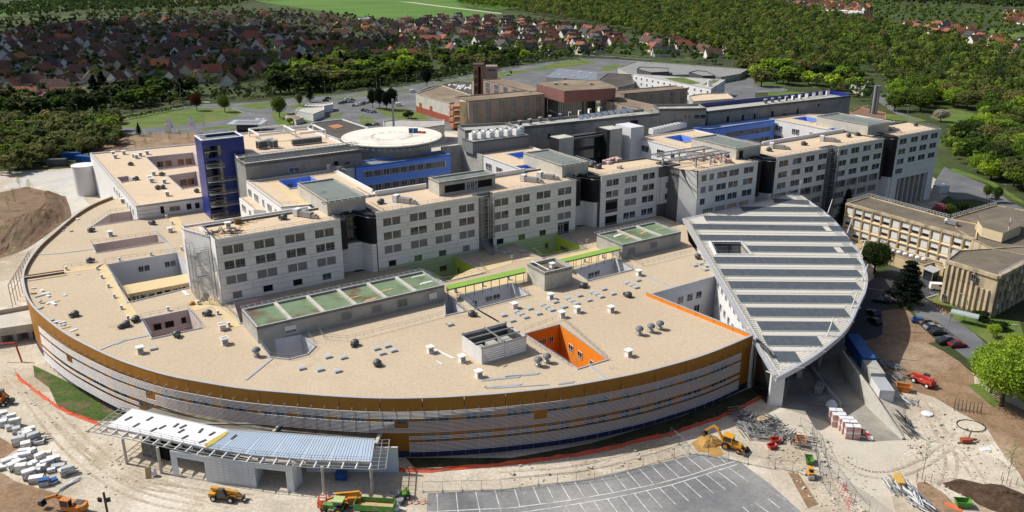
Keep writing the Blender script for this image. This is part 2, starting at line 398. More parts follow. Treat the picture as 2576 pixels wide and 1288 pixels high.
sheet('car_park',[D(10,1295,1150),D(10,1932,1112),D(11,230,1088),D(11,560,1040),D(11,900,965),D(11,1140,915),D(11,1400,845),D(11,1560,862),D(11,1720,910),D(11,1932,1065),D(12,230,1270),D(12,330,1390),D(10,1285,1390)],.04,m_asphn)
sheet('path',Dk(12,(250,620),(420,900),(560,1040),(760,1150),(960,1300),(860,1300),(640,1150),(430,1010),(330,860)),.045,M('wet_track',(.40,.36,.30),.15,.3,.9,fine=.15))
sheet('path',Dk(12,(150,990),(230,1000),(380,1230),(300,1260)),.045,m_dirt)
lawns=[Dk(1,(780,915),(880,885),(1000,858),(1250,832),(1500,813),(1750,818),(1842,850),(1800,880),(1600,920),(1350,950),(1100,970),(885,968)),Dk(1,(1500,975),(1800,930),(1800,950),(1560,985)),Dk(1,(1660,980),(1790,965),(1740,990)),Dk(1,(1790,800),(1932,780),(1932,830)),Dk(2,(0,780),(125,770),(120,800),(40,825),(0,830)),Dk(2,(110,850),(230,845),(340,870),(430,912),(340,935),(200,968),(150,930)),Dk(2,(515,875),(660,848),(640,885),(560,897)),Dk(2,(890,825),(1100,812),(1240,855),(1325,905),(1150,917),(1000,882)),Dk(2,(775,868),(845,885),(935,932),(900,948),(790,935)),Dk(2,(230,800),(360,780),(440,790),(360,830)),Dk(2,(440,768),(600,745),(900,697),(1190,668),(1200,682),(900,708),(640,752)),Dk(2,(1330,628),(1640,590),(1640,612),(1400,640)),Dk(3,(120,527),(400,463),(540,450),(640,470),(430,508),(200,530)),Dk(3,(-20,540),(110,530),(150,538),(0,562)),Dk(3,(640,515),(790,483),(840,492),(720,535)),Dk(2,(1800,560),(1932,530),(1932,570),(1830,590)),Dk(4,(0,700),(170,690),(330,700),(240,730),(0,720)),Dk(4,(890,860),(1000,868),(1140,892),(1200,912),(1000,925),(890,905))]
for p in lawns:sheet('lawn',p,.05,m_grass)
kp=[PX(x,y)for x,y in lawns[0]];kb=MB()
for i in range(len(kp)):kb.bar((kp[i][0],kp[i][1],.08),(kp[(i+1)%len(kp)][0],kp[(i+1)%len(kp)][1],.08),.3,.16)
single('kerb',kb,m_concl,kind='structure')
pl=MB()
def stripe(p,q,w=.13,z=.052):
 a=Vector(PX(*p));b=Vector(PX(*q));d=(b-a).normalized();n=Vector((-d.y,d.x,0))*w/2
 pl.add([(a-n)+Vector((0,0,z)),(b-n)+Vector((0,0,z)),(b+n)+Vector((0,0,z)),(a+n)+Vector((0,0,z))],[(0,1,2,3)])
for l in([(0,1258),(440,1200),(760,1145),(1080,1080),(1350,1010),(1530,950),(1690,905)],[(-300,1345),(190,1275),(500,1227),(720,1190),(920,1150),(1200,1085),(1450,1008),(1712,925)]):
 for p,q in zip(l,l[1:]):stripe(D(11,*p),D(11,*q),.16)
stripe(D(10,1300,1288),D(10,1935,1257),.16)
for x0,y0,x1,y1 in((60,1250,20,1118),(215,1230,160,1100),(325,1215,262,1090),(440,1198,368,1075),(548,1180,470,1060),(655,1162,583,1060),(765,1143,675,1028),(868,1122,772,1005),(970,1100,868,985),(1070,1078,962,965),(1165,1053,1052,942),(1262,1028,1145,920),(1355,1000,1232,895),(1442,972,1320,872),(1530,945,1405,850),(1610,915,1550,868),(400,1245,470,1330),(510,1228,590,1330),(620,1212,700,1330),(722,1192,820,1325),(825,1175,940,1325),(922,1152,1055,1315),(1017,1130,1135,1258),(1112,1107,1235,1232),(1205,1085,1332,1207),(1297,1060,1428,1178),(1385,1033,1524,1150),(1468,1007,1612,1120),(1550,982,1697,1092),(1635,955,1785,1060),(1740,1250,1800,1300),(1830,1217,1960,1310)):
 stripe(D(11,x0,y0),D(11,x1,y1))
for x0,y0,x1,y1 in((1365,1150,1374,1310),(1510,1142,1528,1310),(1658,1138,1695,1310),(1803,1125,1850,1290)):stripe(D(10,x0,y0),D(10,x1,y1))
single('road_marking',pl,m_paint,kind='structure')
pl=MB()
stripe(D(12,65,1157),D(12,130,1195));stripe(D(12,0,1190),D(12,90,1260))
for x,y in((1215,918),(1165,950),(1140,972)):stripe(D(8,x,y),D(8,x+70,y+25))
stripe(D(8,1140,975),D(8,1290,930),.2);stripe(D(8,740,885),D(8,915,912),.2)
single('road_marking',pl,m_paint,kind='structure')
pl=MB()
def dash(p,q,n,w=.3,z=.06):
 for i in range(n):
  t0,t1=i/n,(i+.5)/n
  stripe((p[0]+(q[0]-p[0])*t0,p[1]+(q[1]-p[1])*t0),(p[0]+(q[0]-p[0])*t1,p[1]+(q[1]-p[1])*t1),w,z)
for i in range(7):stripe(D(2,0+9*i,893),D(2,5+9*i,902),.9,.06)
for i in range(6):stripe(D(1,1520+10*i,768),D(1,1530+10*i,772),.8,.06)
stripe(D(1,900,972),D(1,1100,985),.2,.06);dash(D(1,900,1000),D(1,1280,1005),12);dash(D(2,250,748),D(2,900,682),22);dash(D(2,900,682),D(2,1640,570),22)
single('road_marking',pl,m_paint,kind='structure')
crest=[PX(*D(5,x,y),5)for x,y in((-300,480),(0,395),(180,330),(300,285),(345,220),(330,150))]
foot=[PX(*D(5,x,y),0)for x,y in((-300,740),(0,665),(220,578),(480,390),(540,330),(500,190))]
c2_,f2_=catmull(crest,6),catmull(foot,6);n=len(c2_)
bk=MB();rb=random.Random(3);nv=7;gv=[]
for j in range(nv+1):
 for i in range(n):
  t=j/nv;p=Vector(f2_[i]).lerp(Vector(c2_[i]),t);k=3*t*t-2*t*t*t
  gv.append((p.x+rb.uniform(-.4,.4)*(0<j<nv),p.y+rb.uniform(-.4,.4),5*k*.55+5*t*.45+rb.uniform(-.18,.18)*(j>0)))
bk.add(gv,[(j*n+i,j*n+i+1,(j+1)*n+i+1,(j+1)*n+i)for j in range(nv)for i in range(n-1)])
top=[gv[nv*n+i]for i in range(n)]
back=[PX(*D(5,x,y),5)[:2]for x,y in((200,120),(60,150),(-300,230))]
bk.cap([(p[0],p[1])for p in top]+back,5.0)
bkb=[(p[0],p[1])for p in(top[-1],)]+back
bk.walls(bkb,0,5,closed=False)
single('earth_bank',bk,M('bank_soil',(.205,.135,.085),.2,.3,.97,c2=(.32,.235,.155),s2=.10,t2=.6,fine=.3,fsc=1.6,bump=.9,bsc=1.2,c3=(.15,.13,.06),s3=.2,t3=.62),kind='structure')
sheet('track',Dk(5,(0,150),(190,30),(560,-10),(600,120),(640,220),(680,260),(540,330),(470,180),(330,120),(180,110)),.05,M('grey_chalk_track',(.50,.49,.46),.1,.15,.95,c2=(.58,.53,.44),s2=.08,t2=.55,fine=.15,fsc=1.5))
def heap(name,m,c,rx,ry,h,ang=0,seed=1,kind='structure',label=None,cat=None,frame=None):
 r=random.Random(seed);mb=MB();n,k=26,8;vs=[]
 for j in range(k+1):
  t=j/k
  for i in range(n):
   a=2*math.pi*i/n;w=1+.14*math.sin(3*a+seed)+.08*math.sin(7*a+2*seed)
   z=h*(1-t**1.6)*(1+r.uniform(-.12,.12));x,y=rx*t*w*math.cos(a)*1,ry*t*w*math.sin(a)
   vs.append((c[0]+x*math.cos(ang)-y*math.sin(ang)+r.uniform(-.1,.1)*rx*.15,c[1]+x*math.sin(ang)+y*math.cos(ang)+r.uniform(-.1,.1)*ry*.15,c[2]+(z if t<1 else-.05)))
 mb.add(vs,[(j*n+i,(j+1)*n+i,(j+1)*n+(i+1)%n,j*n+(i+1)%n)for j in range(k)for i in range(n)])
 return single(name,mb,m,label,cat,kind=kind)
heap('soil_heap',m_dirtd,PX(*D(12,1760,1200)),8.2,4.6,1.6,R(-42),4,None,'dark brown heap of topsoil beside the staked saplings','soil heap')
# ================================================================ FACADES AND WINDOWS
WIN={}
def winmesh(w,h,kind):
 k=(round(w,2),round(h,2),kind)
 if k in WIN:return WIN[k]
 t=.07;f=MB();p=MB()
 fm=m_wframe if kind in 'wWs' else m_frame
 for b in((0,0,w,t),(0,h-t,w,h),(0,t,t,h-t),(w-t,t,w,h-t)):f.box(b[0],0,b[1],b[2],.1,b[3])
 if kind in 'cgw':
  f.box(w*.5-.04,.005,t,w*.5+.04,.09,h-t)
  f.box(t,.005,h*.26,w-t,.09,h*.26+.07)
 elif kind=='s':
  n=max(1,round(w/.85))
  for i in range(1,n):f.box(w*i/n-.05,0,t,w*i/n+.05,.1,h-t)
 if kind=='b':
  n=5;
  for i in range(n):p.box(t,.03+.01*(i%2),t+(h-2*t)*i/n,w-t,.07,t+(h-2*t)*(i+1)/n)
  pm=m_blind
 elif kind=='W':
  p.box(t,.02,h*.38,w-t,.05,h-t);p.box(t,.06,t,w-t,.08,h*.38,1);pm=[m_wblind,m_glass]
 elif kind=='X':
  p.box(t,.03,t,w-t,.06,h-t);pm=m_wblind
 elif kind=='d':
  p.box(t,.08,t,w-t,.1,h-t);pm=m_dark
 elif kind=='g':
  p.box(t,.05,t,w-t,.07,h-t);pm=m_gglass
 else:
  p.box(t,.05,t,w-t,.07,h-t);pm=m_glassb if kind=='s' else m_glass
 WIN[k]=(mesh('window',f,fm),mesh('pane',p,pm));return WIN[k]
m_gglass=glass('green_window_glass',(.03,.09,.07),.2)
def window(root,loc,rot,w,h,kind):
 f,p=winmesh(w,h,kind)
 o=piece('window',f,root,loc,rot);piece('pane',p,o,(0,0,0));return o
def loc_of(root,p,frame):
 l,rot,_=FR[root.name]
 x,y=HW(p[0],p[1])[:2]if frame=='h' else p[:2]
 x-=l[0];y-=l[1];c,s=math.cos(-rot),math.sin(-rot)
 return(x*c-y*s,x*s+y*c)
def wallwin(root,p0,p1,wins,proud=-.06,frame=None):
 """windows (u, z, w, h, kind) on the wall p0 -> p1, p0 on the left seen from outside"""
 frame=frame or FR[root.name][2]
 q0=loc_of(root,p0,frame);q1=loc_of(root,p1,frame);z0=FR[root.name][0][2]
 an=math.atan2(q1[1]-q0[1],q1[0]-q0[0]);dx,dy=math.cos(an),math.sin(an)
 if-.13<proud<.05:proud=-.13
 for u,z,w,h,kind in wins:
  window(root,(q0[0]+dx*u-dy*proud,q0[1]+dy*u+dx*proud,z-z0),an,w,h,kind)
PAN={}
def facade(root,p0,p1,bands,wins,vlines=(),mat=None,thick=.14,gap=.06,frame=None,name='cladding_panel',matf=None):
 """rain-screen of separate panels with open joints; window openings stay free and take recessed windows. bands: z levels from the top down"""
 frame=frame or FR[root.name][2]
 q0=loc_of(root,p0,frame);q1=loc_of(root,p1,frame);z0=FR[root.name][0][2]
 an=math.atan2(q1[1]-q0[1],q1[0]-q0[0]);dx,dy=math.cos(an),math.sin(an);L=math.hypot(q1[0]-q0[0],q1[1]-q0[1])
 mat=mat or m_white
 for zt,zb in zip(bands,bands[1:]):
  cuts=[(w[0],w[0]+w[2])for w in wins if w[1]<zt-.05 and w[1]+w[3]>zb+.05]
  cuts.sort();segs=[];x=0
  for c0,c1 in cuts:
   if c0>x+.02:segs.append((x,c0))
   x=max(x,c1)
  if x<L-.02:segs.append((x,L))
  out=[]
  for s0,s1 in segs:
   br=[s0]+[v for v in vlines if s0+.3<v<s1-.3 and not cuts]+[s1]
   out+=list(zip(br,br[1:]))
  mm=matf(zt,zb)if matf else mat
  for s0,s1 in out:
   k=(round(s1-s0,2),round(zt-zb,2),mm.name,thick)
   if k not in PAN:
    g=gap;PAN[k]=mesh(name,MB().box(g/2,0,g/2,s1-s0-g/2,thick,zt-zb-g/2),mm)
   piece(name,PAN[k],root,(q0[0]+dx*s0,q0[1]+dy*s0,zb-z0),an)
 wallwin(root,p0,p1,wins,.12,frame)
def rail(pts,h=1.05,step=2.0,t=.045,rails=2,mb=None):
 mb=mb or MB()
 for p,q in zip(pts,pts[1:]):
  p=Vector(p);q=Vector(q);L=(q-p).length
  if L<.3:continue
  n=max(1,round(L/step))
  for i in range(n+1):
   c=p.lerp(q,i/n);mb.bar(c,c+Vector((0,0,h)),t)
  for k in range(rails):
   z=Vector((0,0,h*(1-k*.5)));mb.bar(p+z,q+z,t)
 return mb
# ================================================================ CURVED PODIUM BUILDING
ZR=11.6
arc_px=[D(5,x,y)for x,y in((845,192),(700,250),(560,335),(400,470),(300,560),(228,650),(183,730),(166,800),(178,890),(205,965),(250,1030),(330,1105),(430,1185),(560,1268))]+[D(9,x,y)for x,y in((800,100),(1000,178),(1250,253),(1530,308),(1850,358))]+[D(10,x,y)for x,y in((300,392),(600,415),(960,430),(1330,425),(1690,405))]+[D(11,x,y)for x,y in((0,385),(440,335),(910,250),(1190,180),(1430,110),(1640,30))]+[D(7,1820,1240)]
arc=[PX(x,y,12.5)[:2]for x,y in arc_px]
arc=catmull(arc,6);arc=resample(arc,2.55)
def offset(pts,d):
 out=[]
 for i in range(len(pts)):
  a=Vector(pts[max(0,i-1)]);b=Vector(pts[min(len(pts)-1,i+1)]);t=(b-a).normalized()
  out.append((pts[i][0]+t.y*-d*-1,pts[i][1]-t.x*d))
 return out
nA=PX(*D(7,1012,944),ZR)[:2];nB=PX(*D(7,1540,797),ZR)[:2];nC=PX(*D(7,1318,420),ZR)[:2]
end_r=arc[-1]
rest=[nA,nB,(50.3,nC[1]-14),nC,HW(134,-3)[:2],HW(134,3)[:2],HW(30,3)[:2],HW(30,81.5)[:2],HW(-4.5,81.5)[:2],(PX(*D(5,938,207),ZR)[:2])]
outline=arc+rest
pod=thing('hospital_podium','wide curved low hospital building with ochre parapet and gravel roof','hospital building',(-20,190,0))
pits={'a':([(-17.2,82),(-10.8,92.5),(-3.4,92.5),(-3.4,82)],m_pink),'b':([(-19.7,55),(-19.7,62.7),(-2.6,62.7),(-2.6,55)],m_pink),'c':([(-18.7,12.8),(-18.7,43),(-1.2,43),(-1.2,16.6),(-3.6,14.8)],m_vio),'d':([(-17.8,-11.2),(-17.8,.5),(-7.8,.5),(-7.8,-11.2)],m_pink),'e':([(50,-15.4),(46.2,.2),(61.4,.2),(61.8,-15.3)],m_lime)}
def zpit(f,pts,z=ZR):return[WH(*PX(*f(x,y),z)[:2])for x,y in pts]
zr=lambda x,y:(1113.5+.2708*x,590.3+.2708*y)
zg=lambda x,y:(550+.2344*x,724.5+.2344*y)
zl=lambda x,y:(1717.3+.375*x,469.6+.375*y)
q_=zpit(lambda x,y:D(7,x,y),[(232,663),(556,588),(312,478),(-12,545)]);pits['f']=([q_[3][:1]+(.2,),q_[0],q_[1],q_[2][:1]+(.2,)],m_lime)
pits['g']=(zpit(zr,[(150,572),(300,692),(802,560),(640,455)]),m_vio)
pits['h']=(zpit(zr,[(1213,335),(1348,430),(1765,325),(1600,222)]),m_vio)
pits['i']=([(50,-71),(50,-52),(59.2,-52),(57.3,-71)],m_orange)
pits['j']=(zpit(zg,[(440,590),(555,742),(760,765),(950,715),(1035,625),(885,510)]),m_vio)
pits['k']=(zpit(zr,[(22,600),(30,752),(205,715),(75,592)]),m_vio)
pits['l']=([(.2,-13.5),(2.2,-1.2),(8,-1.2),(9.5,-13.5)],m_pink)
holes_w={k:[HW(*p)[:2]for p in v[0]]for k,v in pits.items()}
left_out=[p for p in outline]
if area(left_out)<0:left_out=left_out[::-1]
part('gravel_roof',MB().cap(left_out,ZR,list(holes_w.values())),m_gravel,pod)
inner=offset(arc,-.35)
n=len(arc)
for i0 in range(0,n-1,3):
 i1=min(n-1,i0+3)
 if i1==i0:break
 mb=MB();o=arc[i0:i1+1];ii=inner[i0:i1+1]
 e=.02
 ring=[Vector(o[0]).lerp(Vector(o[1]),e)[:]]+list(o[1:-1])+[Vector(o[-1]).lerp(Vector(o[-2]),e)[:]]
 ri=[Vector(ii[0]).lerp(Vector(ii[1]),e)[:]]+list(ii[1:-1])+[Vector(ii[-1]).lerp(Vector(ii[-2]),e)[:]]
 mb.prism(ring+ri[::-1],9.9,12.42,bottom=True)
 part('fascia_panel',mb,m_ochre,pod)
mb=MB();oo=offset(arc,.06);ii=offset(arc,-.42)
mb.prism(oo+ii[::-1],12.425,12.52,bottom=True);part('coping',mb,m_cap,pod)
wall_in=offset(arc,-.2)
part('curved_wall',MB().prism(wall_in+offset(arc,-.5)[::-1],0.0,9.89),m_ochre,pod)
mb=MB()
plint=offset(arc,-.12);mb.prism(plint+wall_in[::-1],0,1.3);part('plinth',mb,M('blue_black_plinth',(.03,.035,.09),.1,.5,.6),pod)
lp=offset(arc,1.15);pxs=[SEE(p[0],p[1],6)[0]for p in lp]
first=min(range(n),key=lambda i:(SEE(lp[i][0],lp[i][1],9)[0]-100)**2+(0 if lp[i][1]<185 else 1e6));last=n-3
zs=[10.3-.27*i for i in range(6)],[8.2-.27*i for i in range(9)],[5.15-.27*i for i in range(3)],[3.85-.27*i for i in range(8)]
slat_mesh={};slats=[];posts=MB();rnd2=random.Random(11)
for i in range(first,last):
 p,q=lp[i],lp[i+1];xm=(pxs[i]+pxs[i+1])/2
 L=math.hypot(q[0]-p[0],q[1]-p[1]);an=math.atan2(q[1]-p[1],q[0]-p[0])
 low=not(352<xm<1016)
 for g,zz in enumerate(zs):
  if g>=2 and not low:continue
  for k,z in enumerate(zz):
   if g==1 and i in(first+6,first+17,first+37,first+47)and k<5:continue
   slats.append((p,L,an,z))
 pb=(p[0]*.86+wall_in[i][0]*.14,p[1]*.86+wall_in[i][1]*.14);posts.bar((*pb,.5 if low else 5.4),(*pb,11.0),.05)
 wp=wall_in[i];posts.bar((p[0],p[1],10.45),(wp[0],wp[1],10.6),.06);posts.bar((p[0],p[1],8.3),(wp[0],wp[1],8.3),.06)
part('louvre_posts',posts,m_steel,pod,kind='stuff')
def slat(mb,p,L,an,z):
 c,s=math.cos(an),math.sin(an);e=.0
 for_=[(e,0,z-.035),(L-e,0,z-.035),(L-e,.065,z+.035),(e,.065,z+.035),(e,.02,z-.055),(L-e,.02,z-.055),(L-e,.085,z+.015),(e,.085,z+.015)]
 mb.add([(p[0]+x*c-y*s,p[1]+x*s+y*c,zz)for x,y,zz in for_],[(0,1,2,3),(7,6,5,4),(0,4,5,1),(1,5,6,2),(2,6,7,3),(3,7,4,0)])
slats.sort(key=lambda t:-1.0/(t[0][1]+.6*abs(t[0][0]+20)))
stuff=MB();lm={}
for j,(p,L,an,z)in enumerate(slats):
 if j<300:
  k=round(L,2)
  if k not in lm:
   b_=MB();slat(b_,(0,0),k,0,0);lm[k]=mesh('louvre_slat',b_,m_louv)
  piece('louvre_slat',lm[k],pod,(p[0]+20,p[1]-190,z),an)
 else:slat(stuff,p,L,an,z)
part('louvre_slats',stuff,m_louv,pod,kind='stuff')
for i in range(first+1,last-1):
 if i%3==2:continue
 p,q=arc[i],arc[i+1];L=math.hypot(q[0]-p[0],q[1]-p[1]);xm=pxs[i]
 ws=[(.25,7.1,2.0,1.75,'c')]
 if not 352<xm<1016:ws.append((.25,3.3,2.0,1.6,'c'))
 wallwin(pod,p,q,ws,.12,'w')
def court(root,key,zf=.4,cop=.28):
 pts,m=pits[key]
 P_=[HW(*p)[:2]for p in pts]
 if area(P_)<0:P_=P_[::-1]
 w=MB();w.walls(P_[::-1],zf,ZR);part('court_wall',w,m,root)
 part('court_floor',MB().cap(P_,zf),m_conc,root)
 ring=inset(P_,-cop);c=MB()
 c.prism(ring,ZR-.02,ZR+.22,holes=[P_]);part('coping',c,m_cap,root)
for k in pits:court(pod,k)
def hwin(p0,p1,wins,root=pod,proud=-.04):wallwin(root,HW(*p0)[:2],HW(*p1)[:2],wins,proud,'w')
P={k:v[0]for k,v in pits.items()}
hwin(P['c'][1],P['c'][2],[(7.3,8.2,1.25,1.5,'c'),(8.8,8.2,1.25,1.5,'c'),(14,8.2,1.25,1.5,'c'),(15.5,8.2,1.25,1.5,'c')])
hwin(P['d'][1],P['d'][2],[(2.2,8.4,1.7,1.6,'d'),(4.6,8.4,2.0,1.6,'d'),(8.2,8.7,1.1,1.5,'d')])
hwin(P['e'][2],P['e'][3],[(2.2,7.6,.9,1.5,'c'),(4.3,7.2,1.0,1.5,'c'),(5.6,7.2,1.0,1.5,'c')])
hwin(P['f'][3],P['f'][2],[(2.6,7.9,1.2,1.3,'c'),(3.9,7.9,1.2,1.3,'c'),(5.2,7.9,1.2,1.3,'c')])
hwin(P['g'][0],P['g'][3],[(3.4,8.0,1.6,1.5,'w'),(7.4,8.3,2.0,1.5,'w'),(9.6,8.3,2.0,1.5,'w')])
hwin(P['h'][0],P['h'][3],[(2.5,8.3,1.0,1.3,'w'),(5.3,8.1,2.0,1.5,'w'),(7.5,8.1,2.0,1.5,'w')])
hwin(P['i'][1],P['i'][2],[(2.1,7.9,1.1,1.5,'w'),(3.3,7.9,1.1,1.5,'w'),(4.5,7.9,1.1,1.5,'w'),(6.4,7.9,1.1,1.5,'w')])
hwin(P['i'][2],P['i'][3],[(4.2,7.3,1.7,1.7,'w'),(8.0,7.3,1.7,1.7,'w'),(13.0,7.3,1.5,1.7,'w')])
hwin(P['j'][0],P['j'][1],[(5.0,7.2,1.3,1.5,'w')])
g=MB();g.box(-18.6,25.5,8.6,-1.3,32.5,9.0);part('gallery_roof',g,m_path,pod,frame='h')
g=MB();g.box(-18.6,25.3,8.2,-1.3,25.5,9.05)
for i in range(8):g.box(-17.5+2.2*i,25.55,4.6,-17.25+2.2*i,25.8,8.6)
part('gallery_beam',g,m_wood,pod,frame='h')
g=MB();g.box(-18.6,28,.4,-1.3,28.2,8.6);part('gallery_wall',g,m_wrend,pod,frame='h')
hwin((-18.6,27.9),(-1.3,27.9),[(1.0+1.9*i,5.2,1.4,2.4,'d' if i%3 else 'w')for i in range(8)])
g=MB();g.box(-18.6,13.5,4.2,-1.3,25.2,4.5);part('gallery_terrace',g,m_gravel,pod,frame='h')
part('notch_wall',MB().walls([nB,nA],.2,ZR+.02,closed=False).walls([nA,end_r],.2,ZR-.02,closed=False),m_vio,pod)
mb=MB()
mb.bar((nA[0],nA[1],ZR+.1),(nB[0],nB[1],ZR+.1),.4,.25);part('coping',mb,m_cap,pod)
wallwin(pod,nA,nB,[(6.2,6.9,1.1,1.7,'w'),(10.6,6.9,1.9,1.9,'w'),(13.8,6.9,1.9,1.9,'w'),(16.9,6.9,1.9,1.9,'w'),(13,3.0,2.4,1.7,'d'),(16.5,2.4,1.9,2.8,'w')],-.04,'w')
for k in range(6):
 a=Vector(nA).lerp(Vector(end_r),k/6+.002);b=Vector(nA).lerp(Vector(end_r),(k+1)/6-.002)
 part('fascia_panel',MB().bar((a.x,a.y,ZR+.46),(b.x,b.y,ZR+.46),.3,.92),m_orange if k<9 else m_ochre,pod)
part('coping',MB().bar((nA[0],nA[1],ZR+.955),(end_r[0],end_r[1],ZR+.955),.42,.07),m_cap,pod)
part('end_wall',MB().box(-.25,-11,0,.25,3,9.9),m_ochre,pod,frame='w')if False else None
def roofstrip(pts,w,z,m,name,h=.1):
 mb=MB()
 for p,q in zip(pts,pts[1:]):
  mb.bar(PX(*p,z),PX(*q,z),w,h)
 return part(name,mb,m,pod)
for l in([D(5,245,637),D(5,470,622),D(5,700,592)],[D(5,870,1310),D(5,950,1278),D(5,1130,1240)],[D(9,740,68),D(9,880,10),D(9,950,-15)],[zg(290,985),zg(572,757)],[zr(325,697),zr(520,812)],[D(11,575,172),D(11,715,288)],[D(7,985,785),D(7,1215,882)],[D(5,1130,385),D(5,1310,612)],[D(6,1660,1045),D(6,1830,1140)]):
 roofstrip(l,.55,ZR+.06,m_cap,'roof_joint',.14)
part('upstand',MB().bar(PX(*D(5,178,805),ZR+.45),PX(*D(5,484,760),ZR+.45),.35,.9),m_ochre,pod)
part('coping',MB().bar(PX(*D(5,178,805),ZR+.95)[:2]+(ZR+.94,),PX(*D(5,484,760),ZR+.95)[:2]+(ZR+.94,),.5,.08),m_cap,pod)
def walk(pts):
 part('roof_walk',MB().prism([PX(x,y,ZR)[:2]for x,y in pts],ZR,ZR+.05),m_path,pod)
walk([D(5,x,y)for x,y in((790,700),(735,725),(985,1145),(1055,1115))])
walk([D(5,x,y)for x,y in((485,775),(735,740),(790,702),(485,742))])
walk([D(5,x,y)for x,y in((1430,1000),(1470,1060),(1610,1025),(1755,1190),(1825,1172),(1560,940))])
walk([D(5,x,y)for x,y in((1260,345),(1330,450),(1395,480),(1370,380),(1330,330))])
walk([D(6,x,y)for x,y in((1440,850),(1932,700),(1932,640),(1740,690),(1500,800))])
walk([D(7,x,y)for x,y in((0,690),(120,655),(215,662),(560,600),(660,560),(760,600),(300,700),(240,655))])
walk([zr(x,y)for x,y in((35,505),(130,560),(640,452),(770,420),(770,330),(420,410))])
walk([zr(x,y)for x,y in((1200,300),(1600,215),(1640,205),(1600,140),(1200,235))])
def railD(f,pts,z=ZR+.2):part('guard_rail',rail([PX(*f(x,y),z)for x,y in pts]),m_steel,pod)
for pts in([(790,700),(985,985),(1430,870)],[(800,690),(1385,605)],[(1065,1112),(1420,1045),(1520,1172),(1150,1258),(1065,1112)],[(690,550),(735,612),(1245,535),(1190,482),(690,550)],[(700,410),(835,318),(1020,292)],[(1670,1000),(1790,1115),(1830,1100)],[(480,740),(735,705)]):railD(lambda x,y:D(5,x,y),pts)
for pts in([(1130,695),(1250,760),(1410,840),(1735,760),(1670,700)],[(1510,615),(1680,590)],[(1450,970),(1570,1050),(1650,1040),(1530,950)]):railD(lambda x,y:D(6,x,y),pts)
for pts in([(160,605),(232,665),(560,590),(320,460)],[(840,640),(985,715),(1425,605)]):railD(lambda x,y:D(7,x,y),pts)
for pts in([(765,900),(1085,785),(1110,790),(1530,1160)],[(765,960),(1170,1215),(1250,1200)],[(165,570),(305,690),(800,560),(650,450)],[(1210,330),(1350,430),(1765,320),(1600,220)],[(60,600),(200,710)]):railD(zr,pts)
for pts in([(440,590),(560,745),(760,765),(950,715),(1030,620)],[(940,490),(1020,585)],[(1040,430),(1130,540),(1380,560),(1560,520),(2440,290)]):railD(zg,pts)
# ================================================================ WARD BLOCKS ON AND BEHIND THE PODIUM
ZT,ZF=27.3,26.85
def hthing(name,label,cat,a,b,z=0,group=None):return thing(name,label,cat,(a,b,z),0,group,'h')
def hp(root,name,fn,m,**k):mb=MB();fn(mb);return part(name,mb,m,root,frame='h',**k)
def block(root,poly,z0,z1,wall,roof,par=.45,pw=.35,name='wall'):
 """walls with a flat roof let in behind a parapet"""
 p=poly if area(poly)>0 else poly[::-1]
 mb=MB();mb.walls(p,z0,z1);mb.rim(p,pw,z1-par-.1,z1)
 part(name,mb,wall,root,frame='h')
 part('roof',MB().cap(inset(p,pw),z1-par),roof,root,frame='h')
def rect(a0,b0,a1,b1):return[(a0,b0),(a1,b0),(a1,b1),(a0,b1)]
BANDS=[27.3,26.4,25.5,23.5,22.65,21.8,19.8,18.95,18.1,16.1,15.2,14.0,12.4,11.62]
def wins_std(cols,rows,wu,wh,kinds,small=None,rs=random.Random(5)):
 out=[]
 for ci,u in enumerate(cols):
  for ri,z in enumerate(rows):
   for s in(0,1):
    k=kinds[ri]if isinstance(kinds[ri],str)else 'c'
    if k=='c' and rs.random()<.13:k='b'
    if k=='b' and ri<2 and rs.random()<.5:k='c'
    out.append((u+s*(wu+.27),z,wu,wh,k))
 return out
# ---- front block at the near end
A=hthing('ward_block','white ward block nearest the curved roof with steel fire stairs on its end','hospital wing',0,0,ZR)
block(A,[(.15,.36),(29.9,.36),(29.9,12.6),(.15,12.6)],ZR,ZT,m_joint,m_gravel_tan)
block(A,[(-4,13.6),(-.3,4.5),(-.3,12.62),(27.8,12.62),(27.8,16.4),(-4,16.4)],ZR,ZT-.3,m_wrend,m_gravel_tan)
wA=wins_std((1.35,8.6,16.0,23.35),(23.5,19.8,16.1),2.22,2.0,'ccb')+[(2.4,12.5,2.1,1.5,'b'),(9.6,12.4,2.3,1.6,'d'),(16.9,12.4,2.3,1.6,'d'),(24.4,12.4,2.2,1.5,'g')]
facade(A,(0,0),(30,0),BANDS,wA,(7.35,14.7,22.1))
facade(A,(-.15,12.5),(-.15,.05),[ZT,23.5,19.8,16.1,ZR+.02],[],(6,),m_wrend)
hp(A,'roof_edge',lambda m:m.bar((-.1,-.02,ZT+.03),(30,-.02,ZT+.03),.3,.06).bar((-.2,12.6,ZT+.05),(29.9,12.6,ZT+.05),.5,.12),m_cap)
part('guard_rail',rail([(-.1,.5,ZT),(30,.5,ZT)],.9,2.4),m_steel,A,frame='h')
part('guard_rail',rail([(-3.8,16,ZT-.3),(-3.8,13.8,ZT-.3),(-.5,4.8,ZT-.3)],.9,2),m_steel,A,frame='h')
st=hthing('fire_stairs','galvanised steel fire stairs climbing the end wall of the near white block','stairs',-3.2,6,ZR)
